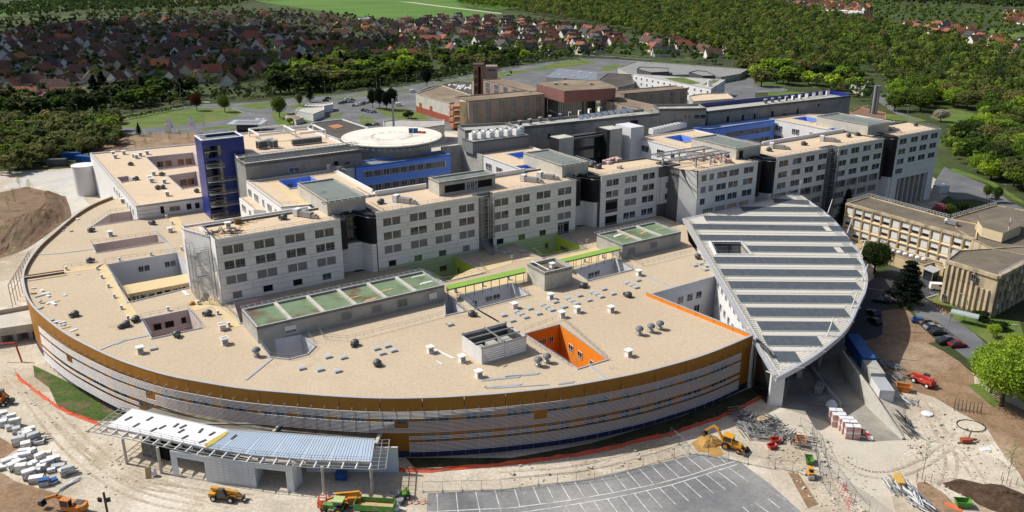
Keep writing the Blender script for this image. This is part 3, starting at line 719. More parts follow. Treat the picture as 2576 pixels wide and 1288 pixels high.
def firestairs(root,a0,b0,la,lb,z0,z1,fl=3.1,along='b'):
 n=round((z1-z0)/fl);hgt=(z1-z0)/n
 f=MB()
 for x in(a0,a0+la):
  for y in(b0,b0+lb*.5,b0+lb):f.bar((x,y,z0),(x,y,z1+1.1),.12)
 for k in range(1,n+1):
  z=z0+k*hgt
  for q,r in(((a0,b0),(a0,b0+lb)),((a0+la,b0),(a0+la,b0+lb)),((a0,b0),(a0+la,b0)),((a0,b0+lb),(a0+la,b0+lb))):
   f.bar((*q,z),(*r,z),.12);f.bar((*q,z+1.05),(*r,z+1.05),.05);f.bar((*q,z+.55),(*r,z+.55),.04)
 part('frame',f,m_steel,root,frame='h')
 for k in range(n):
  z=z0+k*hgt;mb=MB();up=k%2==0
  y0,y1=(b0+.9,b0+lb-.9)if up else(b0+lb-.9,b0+.9);x0=a0+(.1 if up else la/2+.05);x1=x0+la/2-.15;ns=14
  for i in range(ns):
   y=y0+(y1-y0)*(i+.5)/ns;zz=z+hgt*(i+1)/ns
   mb.box(x0,y-.14,zz-.05,x1,y+.14,zz)
  for x in(x0,x1):mb.bar((x,y0,z+.1),(x,y1,z+hgt),.06,.25);mb.bar((x,y0,z+1.1),(x,y1,z+hgt+1),.04)
  part('flight',mb,m_steel,root,frame='h')
  part('landing',MB().box(a0,y1-.9 if up else y1-.9,z+hgt-.06,a0+la,y1+.9,z+hgt),m_steel,root,frame='h')
firestairs(st,-4.4,3.0,3.2,8.5,ZR,ZR+12.4)
ms=MB()
for i in range(18):ms.bar((-4.5,3+8.5*i/17,ZR),(-4.5,3+8.5*i/17,ZR+12),.035)
part('mesh_screen',ms,m_steel,st,frame='h',kind='stuff')
# ---- glazed recess with black louvres, between blocks
def recess(label,a0,a1,b0,zl,zb,back=17,lw=1.5):
 r=hthing('stair_core',label,'stairwell',(a0+a1)/2,b0+4,zb)
 hp(r,'glazed_wall',lambda m:m.box(a0+.05,b0+6.2,zl-.4,a1-.05,b0+6.5,ZF),m_glass)
 f=MB()
 for i in range(5):f.box(a0+.3+(a1-a0-.6)*i/4-.06,b0+6.05,zl-.3,a0+.3+(a1-a0-.6)*i/4+.06,b0+6.18,ZF)
 for k in range(3):f.box(a0+.3,b0+6.0,zl+k*2.9,a1-.3,b0+6.04,zl+k*2.9+.5)
 part('mullions',f,m_dsteel,r,frame='h')
 hp(r,'core',lambda m:m.box(a0+.05,b0+6.55,zb,a1-.05,b0+12,ZF),m_concl)
 poly=[(a0+.02,b0+4.2),(a1-3.6,b0+4.2),(a1-2.6,b0+3.7),(a1-1.9,b0+2.2),(a1-1.1,b0+.6),(a1-.02,b0+.3),(a1-.02,b0+6.2),(a0+.02,b0+6.2)]
 lv=[zb]+[zb+(zl-.45-zb)*(k+1)/max(2,round((zl-zb)/.9))for k in range(max(2,round((zl-zb)/.9)))]
 for z0,z1 in zip(lv,lv[1:]):part('cladding_panel',MB().prism(poly,z0+.03,z1-.03),m_white,r,frame='h')
 hp(r,'infill',lambda m:m.prism(inset(poly,.1),zb,zl-.5),m_joint)
 hp(r,'ledge',lambda m:m.prism(inset(poly,-.06),zl-.45,zl-.3,bottom=True),m_cap)
 pr=[(a1-2.9,b0+6.1),(a1-2.7,b0+4.0),(a1-2.2,b0+2.4),(a1-1.5,b0+1.0),(a1-.8,b0+.15),(a1-.02,b0-.1),(a1-.02,b0+6.1)]
 pl_=rect(a0+.03,b0-.1,a0+lw,b0+5.8)
 for pp in(pr,pl_):
  hp(r,'pier',lambda m:m.prism(inset(pp,.16),zl-.25,ZF),m_blk)
  nn=int((ZT-1.2-zl)/.3);mb=MB()
  for k in range(nn):mb.prism(pp,zl+.3*k,zl+.3*k+.16,bottom=True)
  part('louvres',mb,m_blk,r,frame='h',kind='stuff')
  hp(r,'band',lambda m:m.prism(inset(pp,-.05),ZT-1.05,ZT-.35,bottom=True),m_blk)
 bandp=[(a0+lw,b0+.3),(a0+lw+.5,b0+3.2),(a0+lw+1.3,b0+5.2),(a1-4.2,b0+6),(a1-2.9,b0+4.6)]
 for p,q in zip(bandp,bandp[1:]):
  hp(r,'band',lambda m:m.bar((*p,ZT-.5),(*q,ZT-.5),.4,1.0),m_blk)
 hp(r,'roof_rail',lambda m:[m.tube((*p,ZT-1.15),(*q,ZT-1.15),.09,n=6)for p,q in zip(bandp+[(a1-1.5,b0+.9),(a1,b0-.15)],bandp[1:]+[(a1-1.5,b0+.9),(a1,b0-.15)])]and None,m_cap)
 hp(r,'roof',lambda m:m.box(a0+.1,b0+6.6,ZF,a1-.1,b0+12,ZF+.05),m_gravel_tan)
 return r
recess('glazed stairwell with black louvres beside the near white block',30.02,39.28,0,19.5,ZR)
recess('glazed stairwell with black louvres between the long block and the block with the pergola',102.2,110.4,0,19.5,ZR)
recess('black louvred stairwell behind the tip of the striped roof',164.6,172.7,-12,15.8,.5)
recess('black louvred stairwell beside the block at the far end',228.9,237,-12,12.5,.5)
# ---- long middle block
B=hthing('ward_block','long white ward block with a caged stair shaft and lime courts at its foot','hospital wing',70,0,4)
block(B,[(39.5,.36),(69.2,.36),(69.2,2.6),(74,2.6),(74,.36),(102,.36),(102,16.8),(39.5,16.8)],4,ZT,m_joint,m_gravel_tan)
low=[ZR,10.6,9.6,8.6,7.6,6.6,5.6,4.6]
def limef(zt,zb):return m_white if zt>12.6 else m_limep
def limef2(zt,zb):return m_white if zt>12.6 else m_limep
wB=wins_std((1.9,9.4,16.6,23.85),(23.5,19.8,16.1),2.22,2.0,'ccb')+[(2.85,12.45,2.1,1.5,'d'),(10.2,12.45,2.2,1.5,'g'),(17.45,12.45,2.2,1.5,'g'),(24.8,12.45,2.1,1.5,'b'),(17.6,8.0,2.1,1.5,'c')]
facade(B,(39.4,0),(69.3,0),BANDS+low[1:],wB,(8.7,15.9,23.2),matf=limef)
facade(B,(69.4,2.3),(73.8,2.3),[27.3,22.65,18.1,15.2,11.62],[],(),m_concd)
wB2=wins_std((.2,7.3,14.4,21.8),(23.5,19.8,16.1),2.22,2.0,'ccb')+[(1.1,12.4,2.2,1.6,'d'),(8.3,12.35,2.2,1.7,'g'),(15.5,12.35,2.2,1.7,'c'),(21.9,12.1,2.0,2.5,'w'),(23.95,12.1,2.0,2.5,'d'),(17.5,8.2,1.1,1.5,'c')]
facade(B,(73.9,0),(102.1,0),BANDS+low[1:],wB2,(6.7,14,21.2),matf=limef)
hp(B,'roof_edge',lambda m:m.bar((39.4,-.02,ZT+.03),(69.3,-.02,ZT+.03),.3,.06).bar((73.9,-.02,ZT+.03),(102.1,-.02,ZT+.03),.3,.06),m_cap)
hp(B,'back_parapet',lambda m:m.box(46.5,16.3,ZF,62,16.78,ZT+.9).box(79.4,16.3,ZF,95,16.78,ZT+.9),m_wrend)
part('guard_rail',rail([(39.4,.6,ZT),(69.3,.6,ZT)],.9,2.4),m_steel,B,frame='h')
part('guard_rail',rail([(73.9,.6,ZT),(102.1,.6,ZT)],.9,2.4),m_steel,B,frame='h')
hp(B,'roof_strip',lambda m:m.box(47,2,ZF,47.8,15,ZF+.12).box(94.5,1.5,ZF,95.2,10,ZF+.12),m_concl)
cg=hthing('stair_cage','caged steel stair shaft let into the long white block','stairs',71.6,.6,ZR)
c_=MB()
for x in(69.6,71.6,73.6):
 for y in(-1.2,.9):c_.bar((x,y,15.2),(x,y,26.8),.11)
for k in range(7):
 z=15.2+k*1.93
 for y in(-1.2,.9):c_.bar((69.6,y,z),(73.6,y,z),.1)
 for x in(69.6,73.6):c_.bar((x,-1.2,z),(x,.9,z),.1)
part('frame',c_,m_steel,cg,frame='h')
c_=MB()
for i in range(16):
 c_.bar((71.7+1.9*i/15,-1.25,15.2),(71.7+1.9*i/15,-1.25,26.6),.03)
for k in range(24):c_.bar((71.7,-1.25,15.2+k*.48),(73.6,-1.25,15.2+k*.48),.03)
part('mesh_screen',c_,m_steel,cg,frame='h',kind='stuff')
hp(cg,'shaft',lambda m:m.box(69.8,.9,ZR,71.5,2.1,26.6),m_concd)
fl=MB()
for i in range(16):fl.box(70.2,.6-.34*i,15.0-.21*i,71.6,.94-.34*i,15.06-.21*i)
for x in(70.15,71.65):fl.bar((x,.8,15),(x,-4.6,11.7),.08,.25);fl.bar((x,.8,16),(x,-4.6,12.7),.05)
part('flight',fl,m_steel,cg,frame='h')
# ---- block with the roof pergola, stepped end
C=hthing('ward_block','white ward block with stepped corner under a steel roof pergola','hospital wing',125,0,6)
block(C,[(110.5,-.5),(133,-.5),(133,-1.6),(141.2,-1.6),(138,11),(110.5,13)],9,ZT,m_joint,m_gravel_tan)
CB=[27.3,26.6,25.8,23.9,23.1,22.3,20.4,19.6,18.7,16.7,15.6,14.6,12.6,11.62,10.6,9.2]
wC=wins_std((2.1,9.2,16.3),(23.9,20.4),2.2,1.95,'cc')
wC+=[(2.1,16.4,4.6,2.5,'d'),(9.4,16.7,2.2,2.0,'b'),(11.75,16.7,2.2,2.0,'b'),(16.3,16.7,2.2,2.0,'c'),(18.75,16.7,2.2,2.0,'c'),(2.1,12.2,4.6,2.4,'d'),(9.2,12.6,2.2,2.0,'w'),(11.65,12.6,2.2,2.0,'w'),(16.3,12.6,2.2,2.0,'w'),(18.75,12.6,2.2,2.0,'w')]
facade(C,(110.5,-.86),(133,-.86),CB[:-2]+[11.62],wC,(8.6,15.8))
CB2=[27.3,26.6,25.6,23.9,23.1,22.3,20.4,19.6,18.7,16.7,15.6]
facade(C,(133.02,-2.0),(141.4,-2.0),[24.2,23.1,22.3,20.4,19.6,18.7,16.7,15.6],[(2.1,20.4,1.8,1.9,'b'),(5.9,20.4,1.8,1.9,'w'),(2.1,16.7,1.8,1.9,'w'),(5.9,16.7,1.8,1.9,'w')])
facade(C,(132.9,-1.9),(132.9,-.9),[24.2,22.3,20.4,18.7,15.6],[])
hp(C,'bay',lambda m:m.box(133.1,-1.66,15.7,141.2,-.7,24.1).box(133.1,-1.64,15.65,141.2,-.5,15.72),m_joint)
facade(C,(133.02,-.86),(141.2,-.86),[15.5,14.6,12.6,11.4,9.6],[(1.2,12.6,2.2,1.95,'w'),(3.6,12.6,2.2,1.95,'w')])
facade(C,(133.02,-.86),(141.2,-.86),[27.3,26.5,24.3],[(1.5,24.5,1.9,1.7,'w'),(3.6,24.5,1.9,1.7,'w')])
part('guard_rail',rail([(110.5,-.3,ZT),(133,-.3,ZT),(140,-.3,ZT)],.9,2.4),m_steel,C,frame='h')
hp(C,'roof_edge',lambda m:m.bar((110.5,-.9,ZT+.03),(141,-.9,ZT+.03),.3,.06),m_cap)
for x,y in((133.6,-.2),(138,-.2),(138,4)):hp(C,'column',lambda m:m.tube((x,y,0),(x,y,9),.3,n=10),m_conc)
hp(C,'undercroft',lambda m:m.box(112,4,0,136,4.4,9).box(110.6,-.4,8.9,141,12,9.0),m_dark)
# ---- right-hand range
Dk_=hthing('ward_block','white ward range with a bright slanting corner beside the pergola block','hospital wing',182,-8,0)
block(Dk_,[(139.3,-11.6),(164.4,-11.6),(164.4,4),(136,4),(136,-7)],4,ZT,m_joint,m_gravel_tan)
block(Dk_,[(172.9,-11.6),(198.2,-11.6),(198.2,-9),(203.8,-9),(203.8,-11.6),(228.7,-11.6),(228.7,5),(172.9,5)],0,ZT,m_joint,m_gravel_tan)
DB=[27.3,26.7,25.95,24.0,23.2,22.25,20.3,19.5,18.55,16.6,15.8,15.0,13.0,12.2,11.2]
w1=[]
for z,kk in((24.0,'cbccc'),(20.3,'bbccb'),(16.6,'c.ccc')):
 for(u,w_),k in zip(((1.3,2.1),(4.6,1.9),(7.9,2.0),(13.1,2.0),(19.5,2.1)),kk):
  if k=='.':continue
  w1.append((u,z,w_,1.95,k))
  if u>7:w1.append((u+w_+.12,z,w_,1.95,'c'))
w1+=[(3+5.2*i,13.1,4.2,1.8,'s')for i in range(4)]
facade(Dk_,(138.9,-12),(164.5,-12),DB,w1,(7.4,12.5,18.9))
facade(Dk_,(164.5-25.4,-12),(164.5,-12),[11.0,9.2],[])
hp(Dk_,'slanting_corner',lambda m:m.add([(138.7,-12.05,20.6),(138.75,-12.05,18.4),(136.4,-7,27.3),(138.1,-11.9,27.3)],[(0,1,2,3)]).add([(138.8,-12.0,18.3),(138.9,-11.9,9),(135.9,-6.9,9),(135.9,-6.9,27.3)],[(0,1,2,3)]),m_white)
for i in range(7):hp(Dk_,'column',lambda m:m.box(140+3.8*i,-11.9,0,140.6+3.8*i,-11.3,9.2),m_conc)
hp(Dk_,'ground_glazing',lambda m:m.box(139.3,-10.9,4,164.3,-10.7,9.2),m_glass)
def wd(cols,seed):
 rs=random.Random(seed);o=[]
 for u in cols:
  for z in(24.0,20.3,16.6):
   for s in(0,1):o.append((u+s*2.15,z,2.05,1.95,'b' if rs.random()<.12 else 'c'))
 return o
lowD=[11.2,9.6,8.2]
def storeys(root,a0,a1,cols):
 hp(root,'spandrel',lambda m:m.box(a0,-12.05,11.0,a1,-11.65,12.6).box(a0,-12.05,6.8,a1,-11.65,8.6).box(a0,-12.05,0,a1,-11.65,5.0),m_concl)
 for u in cols:hp(root,'column',lambda m:m.box(u-.45,-12.15,0,u+.45,-11.6,15),m_concl)
 wallwin(root,(a0,-11.66),(a1,-11.66),[(u-a0+.9,12.7,2.3,2.0,'s')for u in cols[:-1]]+[(u-a0+3.4,12.7,2.0,2.0,'c')for u in cols[:-1]]+[(u-a0+.9,8.7,4.2,2.1,'s')for u in cols[:-1]]+[(u-a0+.9,5.1,4.2,1.6,'s')for u in cols[:-1]],-.05)
facade(Dk_,(172.9,-12),(198.3,-12),DB[:11]+[15.05],wd((1.65,8.2,14.7,21.1),3),(7,13.6,20))
storeys(Dk_,172.9,198.3,[173.4,179.7,186,192.3,197.8])
facade(Dk_,(203.8,-12),(228.8,-12),DB[:11]+[15.05],wd((1.0,7.3,13.8,20.2),4),(6,12.6,19))
storeys(Dk_,203.8,228.8,[204.3,210.4,216.5,222.5,228.3])
hp(Dk_,'back_parapet',lambda m:m.box(185,4.4,ZF,228.7,4.95,ZT+.9),m_wrend)
hp(Dk_,'roof_edge',lambda m:m.bar((138.7,-12.02,ZT+.03),(164.5,-12.02,ZT+.03),.3,.06).bar((172.8,-12.02,ZT+.03),(228.8,-12.02,ZT+.03),.3,.06),m_cap)
part('guard_rail',rail([(172.9,-11.4,ZT),(228.7,-11.4,ZT)],.9,2.4),m_steel,Dk_,frame='h')
cg2=hthing('stair_cage','mesh covered stair tower on the far white range','stairs',201,-12,0)
c_=MB()
for x in(198.6,201,203.4):
 for y in(-13.2,-10.5):c_.bar((x,y,3),(x,y,26.2),.13)
for k in range(13):
 z=3+k*1.93
 for y in(-13.2,-10.5):c_.bar((198.6,y,z),(203.4,y,z),.1)
 for x in(198.6,203.4):c_.bar((x,-13.2,z),(x,-10.5,z),.1)
part('frame',c_,m_steel,cg2,frame='h')
c_=MB()
for i in range(14):c_.bar((199+4.4*i/13,-13.25,6),(199+4.4*i/13,-13.25,25),.05)
for k in range(30):c_.bar((198.8,-13.25,6+k*.63),(203.4,-13.25,6+k*.63),.05)
part('mesh_screen',c_,m_dsteel,cg2,frame='h',kind='stuff')
hp(cg2,'back_wall',lambda m:m.box(198.5,-9.6,0,203.6,-9.1,27),m_concd)
# ---- far end block on tall columns
E_=hthing('ward_block','white ward block at the far end standing on tall columns','hospital wing',250,-8,0)
block(E_,[(237.1,-11.6),(263.2,-11.6),(266.5,4),(237.1,4)],11,ZT,m_joint,m_gravel_tan)
facade(E_,(237,-12),(263.4,-12),[27.3,26.7,25.95,24.0,23.2,22.25,20.3,19.5,18.55,16.6,15.8,14.9,13.0,12.2,11.0],wd((1.45,8.2,14.4,20.6),6)+[(1.5,13,4.2,1.9,'s')],(7,13.6,20))
facade(E_,(263.5,-11.9),(266.7,4),[27.3,24,20.3,16.6,13,11],[])
hp(E_,'lower_wall',lambda m:m.box(237.1,-12,1.5,240.6,-6,11).box(259.6,-12,0,263.4,-4,11).box(237.1,-6,0,264,-5.6,11),m_white)
for i in range(6):hp(E_,'column',lambda m:m.box(242+3.1*i,-11.9,0,242.9+3.1*i,-10.6,11),m_concl)
for i in range(5):hp(E_,'recessed_wall',lambda m:m.box(243.2+3.1*i,-7.4,0,245+3.1*i,-7.1,11),m_concd)
part('guard_rail',rail([(237,-11.4,ZT),(263.2,-11.4,ZT),(266,3.5,ZT)],.9,2.4),m_steel,E_,frame='h')
hp(E_,'annex',lambda m:m.box(264.5,-6,0,272,6,12),m_concd)
# ---- transverse ranges behind the front blocks, with sunk blue courts
def sunk(root,a0,b0,a1,b1,m1,z1=ZF,d=6):
 hp(root,'court_wall',lambda m:m.walls(rect(a0,b0,a1,b1)[::-1],z1-d,z1),m1)
 hp(root,'court_floor',lambda m:m.cap(rect(a0,b0,a1,b1),z1-d),m_conc)
 hp(root,'coping',lambda m:m.prism(rect(a0-.3,b0-.3,a1+.3,b1+.3),z1-.02,z1+.3,holes=[rect(a0,b0,a1,b1)]),m_cap)
def rangeblk(root,poly,holes,z0=12,wall=m_wrend,roof=m_gravel_tan,zt=ZT-.1):
 p=poly if area(poly)>0 else poly[::-1]
 part('wall',MB().walls(p,z0,zt).rim(p,.35,ZF-.1,zt),wall,root,frame='h')
 part('roof',MB().cap(inset(p,.35),ZF-.01,[rect(*h)for h in holes]),roof,root,frame='h')
T1=hthing('ward_range','white ward range between the navy tower and the large blue court','hospital wing',35,34,12)
rangeblk(T1,[(21.4,19),(27.9,17.2),(47.6,17.2),(47.6,50.6),(21.4,50.6)],[(29.4,36,39,46.5)])
sunk(T1,29.4,36,39,46.5,m_blue)
hwin((29.4,46.4),(39,46.4),[(.6,23.6,1.7,2.2,'w'),(2.6,23.6,1.7,2.2,'w')],T1)
hp(T1,'roof_walk',lambda m:m.box(26.4,18,ZF,28.6,49,ZF+.04),m_path)
hp(T1,'lower_range',lambda m:m.prism([(18.8,50),(18.8,36),(21.3,33.5),(21.3,50)],12,22.6),m_wrend)
hp(T1,'terrace',lambda m:m.prism([(19,49.8),(19,36.2),(21.3,34),(21.3,49.8)],22.6,22.66),m_gravel_tan)
wallwin(T1,(21.4,50.6),(21.4,19),[(1.5,23.2,1.3,2.2,'w'),(3.2,23.2,1.3,2.2,'w'),(7.5,23.2,1.6,2.2,'w'),(9.4,23.2,1.6,2.2,'w'),(15,23.2,1.4,2.2,'w'),(19.5,23.2,1.6,2.2,'w'),(21.4,23.2,1.6,2.2,'w'),(26,23.2,1.5,2.2,'w'),(19.5,19.4,1.6,2.2,'w'),(26,19.4,1.5,2.2,'w')],-.05)
wallwin(T1,(18.8,50),(18.8,36),[(2.5,19.6,1.6,2.0,'w'),(4.4,19.6,1.6,2.0,'w'),(9.5,19.6,1.6,2.0,'w')],-.05)
part('guard_rail',rail([(21.7,49,ZF+.3),(21.7,20,ZF+.3),(27.6,18.4,ZF+.3)],.9,2.2),m_steel,T1,frame='h')
part('guard_rail',rail([(18.9,49,22.7),(18.9,36.4,22.7)],.9,2.2),m_steel,T1,frame='h')
hp(T1,'side_parapet',lambda m:m.box(47.1,20,ZF,47.55,46,ZT+.5),m_wrend)
wallwin(T1,(47.62,17.2),(47.62,50.6),[(26,22.6,1.6,2,'w')],-.05)
BC=hthing('blue_range','bright blue glazed range facing the large court below the helipad','hospital wing',71,54,12)
block(BC,[(54.9,50),(87.8,49.6),(87.8,56.6),(54.9,56.6)],12,ZT-.2,m_blue,m_concd)
wallwin(BC,(54.9,50),(87.8,49.6),[(2.2+.99*i,z,.88,1.9,'c' if(i*7)%3 else 'b')for z in(23.3,18.8)for i in range(29)],-.05)
hp(BC,'window_band',lambda m:m.bar((57,49.975,24.25),(86.1,49.62,24.25),.1,2.1).bar((57,49.975,19.75),(86.1,49.62,19.75),.1,2.1),m_wframe)
hp(BC,'court_wall',lambda m:m.walls([(54.9,50.05),(54.9,56),(48,56)],12,ZT-.2,closed=False).add([(47.7,50.6,12),(54.8,50.6,12),(54.8,50.6,ZT-.5),(47.7,50.6,ZT-.5)],[(0,1,2,3)]),m_vio)
hp(BC,'back_wall',lambda m:m.box(87.9,55.9,12,95.6,56.4,ZT+1),m_conc)
hwin((87.9,55.9),(95.6,55.9),[(.3,23.2,1.3,2.2,'c'),(1.8,23.2,1.3,2.2,'c'),(.3,18.8,1.3,2.2,'c'),(1.8,18.8,1.3,2.2,'c')],BC)
T2=hthing('ward_range','white and raw concrete range on the right side of the large blue court','hospital wing',106,35,12)
rangeblk(T2,[(95.7,18),(101,17),(116.6,13.2),(116.6,56),(95.7,56)],[(103.5,33,110,40),(96.6,19.5,101.4,24)],wall=m_wrend)
sunk(T2,103.5,33,110,40,m_blue);sunk(T2,96.6,19.5,101.4,24,m_blue)
hp(T2,'concrete_wall',lambda m:m.box(95.5,42,12,95.69,56,ZT),m_conc)
wallwin(T2,(95.68,56),(95.68,18),[(u,z,1.5,2.1,'w')for z in(23.2,19.2)for u in(8.6,10.3,16,17.7,22.5,24.2,30,31.7)],-.22)
block(hthing('plant_block','grey flat plant block carrying rows of white fans','plant room',105,49,ZF),[(94.5,46.5),(116.4,46),(116.4,53.5),(94.5,53.5)],ZF,31,M('grey_panel',(.20,.21,.22),.05,.4,.6),m_conc)
T3=hthing('ward_range','white ward range with a sunk blue court left of the second large court','hospital wing',172,20,12)
rangeblk(T3,[(156.5,12),(160,5.2),(184.5,5.2),(184.5,37),(156.5,37)],[(165.5,22.5,173.5,32.5)])
sunk(T3,165.5,22.5,173.5,32.5,m_blue)
wallwin(T3,(156.48,37),(156.48,12),[(u,z,1.7,2.1,'c')for z in(23.0,)for u in(3,4.9,11,12.9,18)],-.05)
part('guard_rail',rail([(156.9,36,ZF+.3),(156.9,13,ZF+.3)],.9,2.2),m_steel,T3,frame='h')
B2=hthing('blue_range','bright blue range at the back of the far court','hospital wing',207,37,12)
block(B2,[(190,34.4),(225.5,34.4),(225.5,38.6),(186,39.4)],12,ZT-.1,m_blue,m_concd)
wallwin(B2,(190,34.4),(225.5,34.4),[(9+.99*i,z,.88,1.9,'c' if(i*7)%3 else 'b')for z in(22.9,18.9)for i in range(25)],-.05)
T4=hthing('ward_range','white ward range on the right side of the far court','hospital wing',240,20,12)
rangeblk(T4,[(226.4,5.2),(262,5.2),(262,24),(245,37),(226.4,38.4)],[(234,24,242,33),(227.3,6.5,231,11)])
sunk(T4,234,24,242,33,m_blue);sunk(T4,227.3,6.5,231,11,m_blue)
wallwin(T4,(226.38,38.4),(226.38,5.2),[(u,z,1.6,2.1,'w')for z in(22.9,19.0)for u in(4,5.8,12.2,14,20.5,22.3,28,29.8)],-.05)
at=hthing('glazed_atrium','black glazed link between bare concrete piers in the middle of the complex','atrium',135,38,10)
def pier(a0,b0,a1,b1,z1,m,name='pier'):hp(at,name,lambda mm:mm.box(a0,b0,10,a1,b1,z1),m)
pier(122.2,36.9,128.4,42,30.6,m_concl);pier(122,36.8,122.18,42,30.5,m_blk,'black_face');pier(143.7,37.2,149.8,43,31.3,m_concl);pier(142.4,36.4,143.68,43,31.3,m_blk,'black_face')
pier(151.5,34.5,157.5,43,31.6,m_vio,'white_pier')
for k in range(3):
 for i in range(12):hp(at,'glass_panel',lambda m:m.box(128.5+1.15*i,40,17.2+4.3*k,128.5+1.15*i+1.08,40.12,17.2+4.3*k+3.2),m_glass)
hp(at,'floor_band',lambda m:[m.box(128.45,39.85,16+4.3*k,142.35,40.3,17.15+4.3*k)for k in range(4)]and None,m_blk)
hp(at,'roof',lambda m:m.box(128.45,38.5,29.0,142.35,44,29.6),m_dsteel)
hp(at,'low_roof',lambda m:m.box(117.5,13.5,12,156,36,14),m_concd)
for i in range(4):hp(at,'joint',lambda m:m.box(143.9,37.14,13+4.4*i,149.7,37.19,13.06+4.4*i),m_concd)
# ---- spine: long bare concrete wall with plant on top
sp=hthing('concrete_spine','long bare concrete plant building running behind the ward blocks','plant building',170,52,ZF)
def spine(p0,p1,z0,z1,depth=11,m=m_concd,roof=m_conc,inner=None):
 a=Vector(p0);b=Vector(p1);d=(b-a).normalized();nn=Vector((-d.y,d.x))*depth
 poly=[tuple(a),tuple(b),tuple(b+nn),tuple(a+nn)]
 block(sp,poly,z0,z1,m,roof,.9,.3)
 L=(b-a).length;k=round(L/7.2);j=MB()
 for i in range(1,k):
  c=a+d*(L*i/k);j.bar((c.x-d.y*-.01,c.y-d.x*.012,z0),(c.x,c.y-d.x*.012,z1-.1),.05,.03)
 part('joint',j,m_joint,sp,frame='h',kind='stuff')
 return poly
spine((21.8,51.2),(57.5,51.2),12,32,9)
W2a,W2b=WH(*PX(*D(3,42,958),32.6)[:2]),WH(*PX(*D(3,1112,852),32.6)[:2])
W3a,W3b=WH(*PX(*D(3,1112,820),34)[:2]),WH(*PX(*D(3,1468,815),34)[:2])
W4a,W4b=WH(*PX(*D(3,1482,838),32.2)[:2]),WH(*PX(*D(4,626,720),32.2)[:2])
spine((98,57.6),W2a,12,32.6,10)
spine(W2a,W2b,12,32.6,10);spine(W3a,W3b,12,34,10)
s4=spine(W4a,W4b,6,32.2,12)
hp(sp,'blue_lining',lambda m:m.bar((s4[3][0]+.5,s4[3][1]-.6,32.1),(s4[2][0]-.6,s4[2][1]-.6,32.1),.3,1.7).bar((s4[1][0]-.6,s4[1][1]+.5,32.1),(s4[2][0]-.6,s4[2][1]-.5,32.1),.3,1.7),m_navy)
def spwin(k0,pts,base):
 for x,y,w,h,kind in pts:pass
def onspine(a,b,u,z,w,h,kind):wallwin(sp,a,b,[(u,z,w,h,kind)],-.06)
LL=(Vector(W4b)-Vector(W4a)).length
for u,z,w_,h_,k in((.3,27.0,1.2,2.2,'d'),(.42,27,1.5,2.4,'d'),(.5,27.2,2.3,2.2,'c'),(.22,27,1.3,2.3,'d'),(.12,27,1.5,2.4,'d'),(.75,29,1.3,1.2,'d'),(.85,28,.5,.5,'d'),(.88,28,.5,.5,'d'),(.9,28,.5,.5,'d'),(.6,26.9,1.2,2.2,'d')):onspine(W4a,W4b,u*LL,z,w_,h_,k)
L2=(Vector(W2b)-Vector(W2a)).length
for u,z,w_,h_,k in((.78,28.6,3.6,2.3,'d'),(.2,27,1.3,2.2,'d')):onspine(W2a,W2b,u*L2,z,w_,h_,k)
L3=(Vector(W3b)-Vector(W3a)).length
for u,z,w_,h_,k in((.52,29.3,3.0,2.4,'w'),(.74,29.8,5,1.8,'w')):onspine(W3a,W3b,u*L3,z,w_,h_,k)
for u,z,w_,h_,k in((12.5,27.4,3.4,1.7,'w'),(26.5,27,1.6,2.4,'d'),(30,28,1.8,.6,'d')):onspine((21.8,51.2),(57.5,51.2),u,z,w_,h_,k)
for i in range(3):hp(sp,'pipe',lambda m:m.tube((22,51.9+.7*i,32.35+.45*(i%2)),(57,51.9+.7*i,32.35+.45*(i%2)),.22,n=8),m_steel)
g=MB()
for i in range(26):g.bar((22.3+1.36*i,51.5,32),(22.3+1.36*i,51.5,34.0),.1);g.bar((22.3+1.36*i,51.5,34),(22.3+1.36*i,53.8,34),.1)
g.bar((22,51.5,34),(57,51.5,34),.14);g.bar((22,51.5,33.2),(57,51.5,33.2),.1);g.bar((22,53.8,34),(57,53.8,34),.14)
part('gallery_frame',g,m_steel,sp,frame='h')
nb=hthing('rear_block','flat tan roofed block with white roof frames behind the navy tower','hospital wing',45,76,12)
block(nb,[(22.5,60.3),(58,60.3),(57,97),(36,101),(28,101)],12,31.2,m_wrend,m_gravel_tan,.5)
fr=MB()
for p,q in(((36,84),(48,84)),((48,84),(48,96)),((36,96),(48,96)),((36,84),(36,96)),((48,80),(57,80)),((57,80),(57,92)),((48,92),(57,92))):fr.bar((*p,33.2),(*q,33.2),.35,.5)
for p in((36,84),(48,84),(48,96),(36,96),(57,80),(57,92)):fr.bar((*p,30.7),(*p,33.2),.35)
part('roof_frame',fr,m_wht,nb,frame='h')
hp(nb,'pale_roof',lambda m:m.box(23.5,60.8,30.72,57,68,30.8),m_concl)
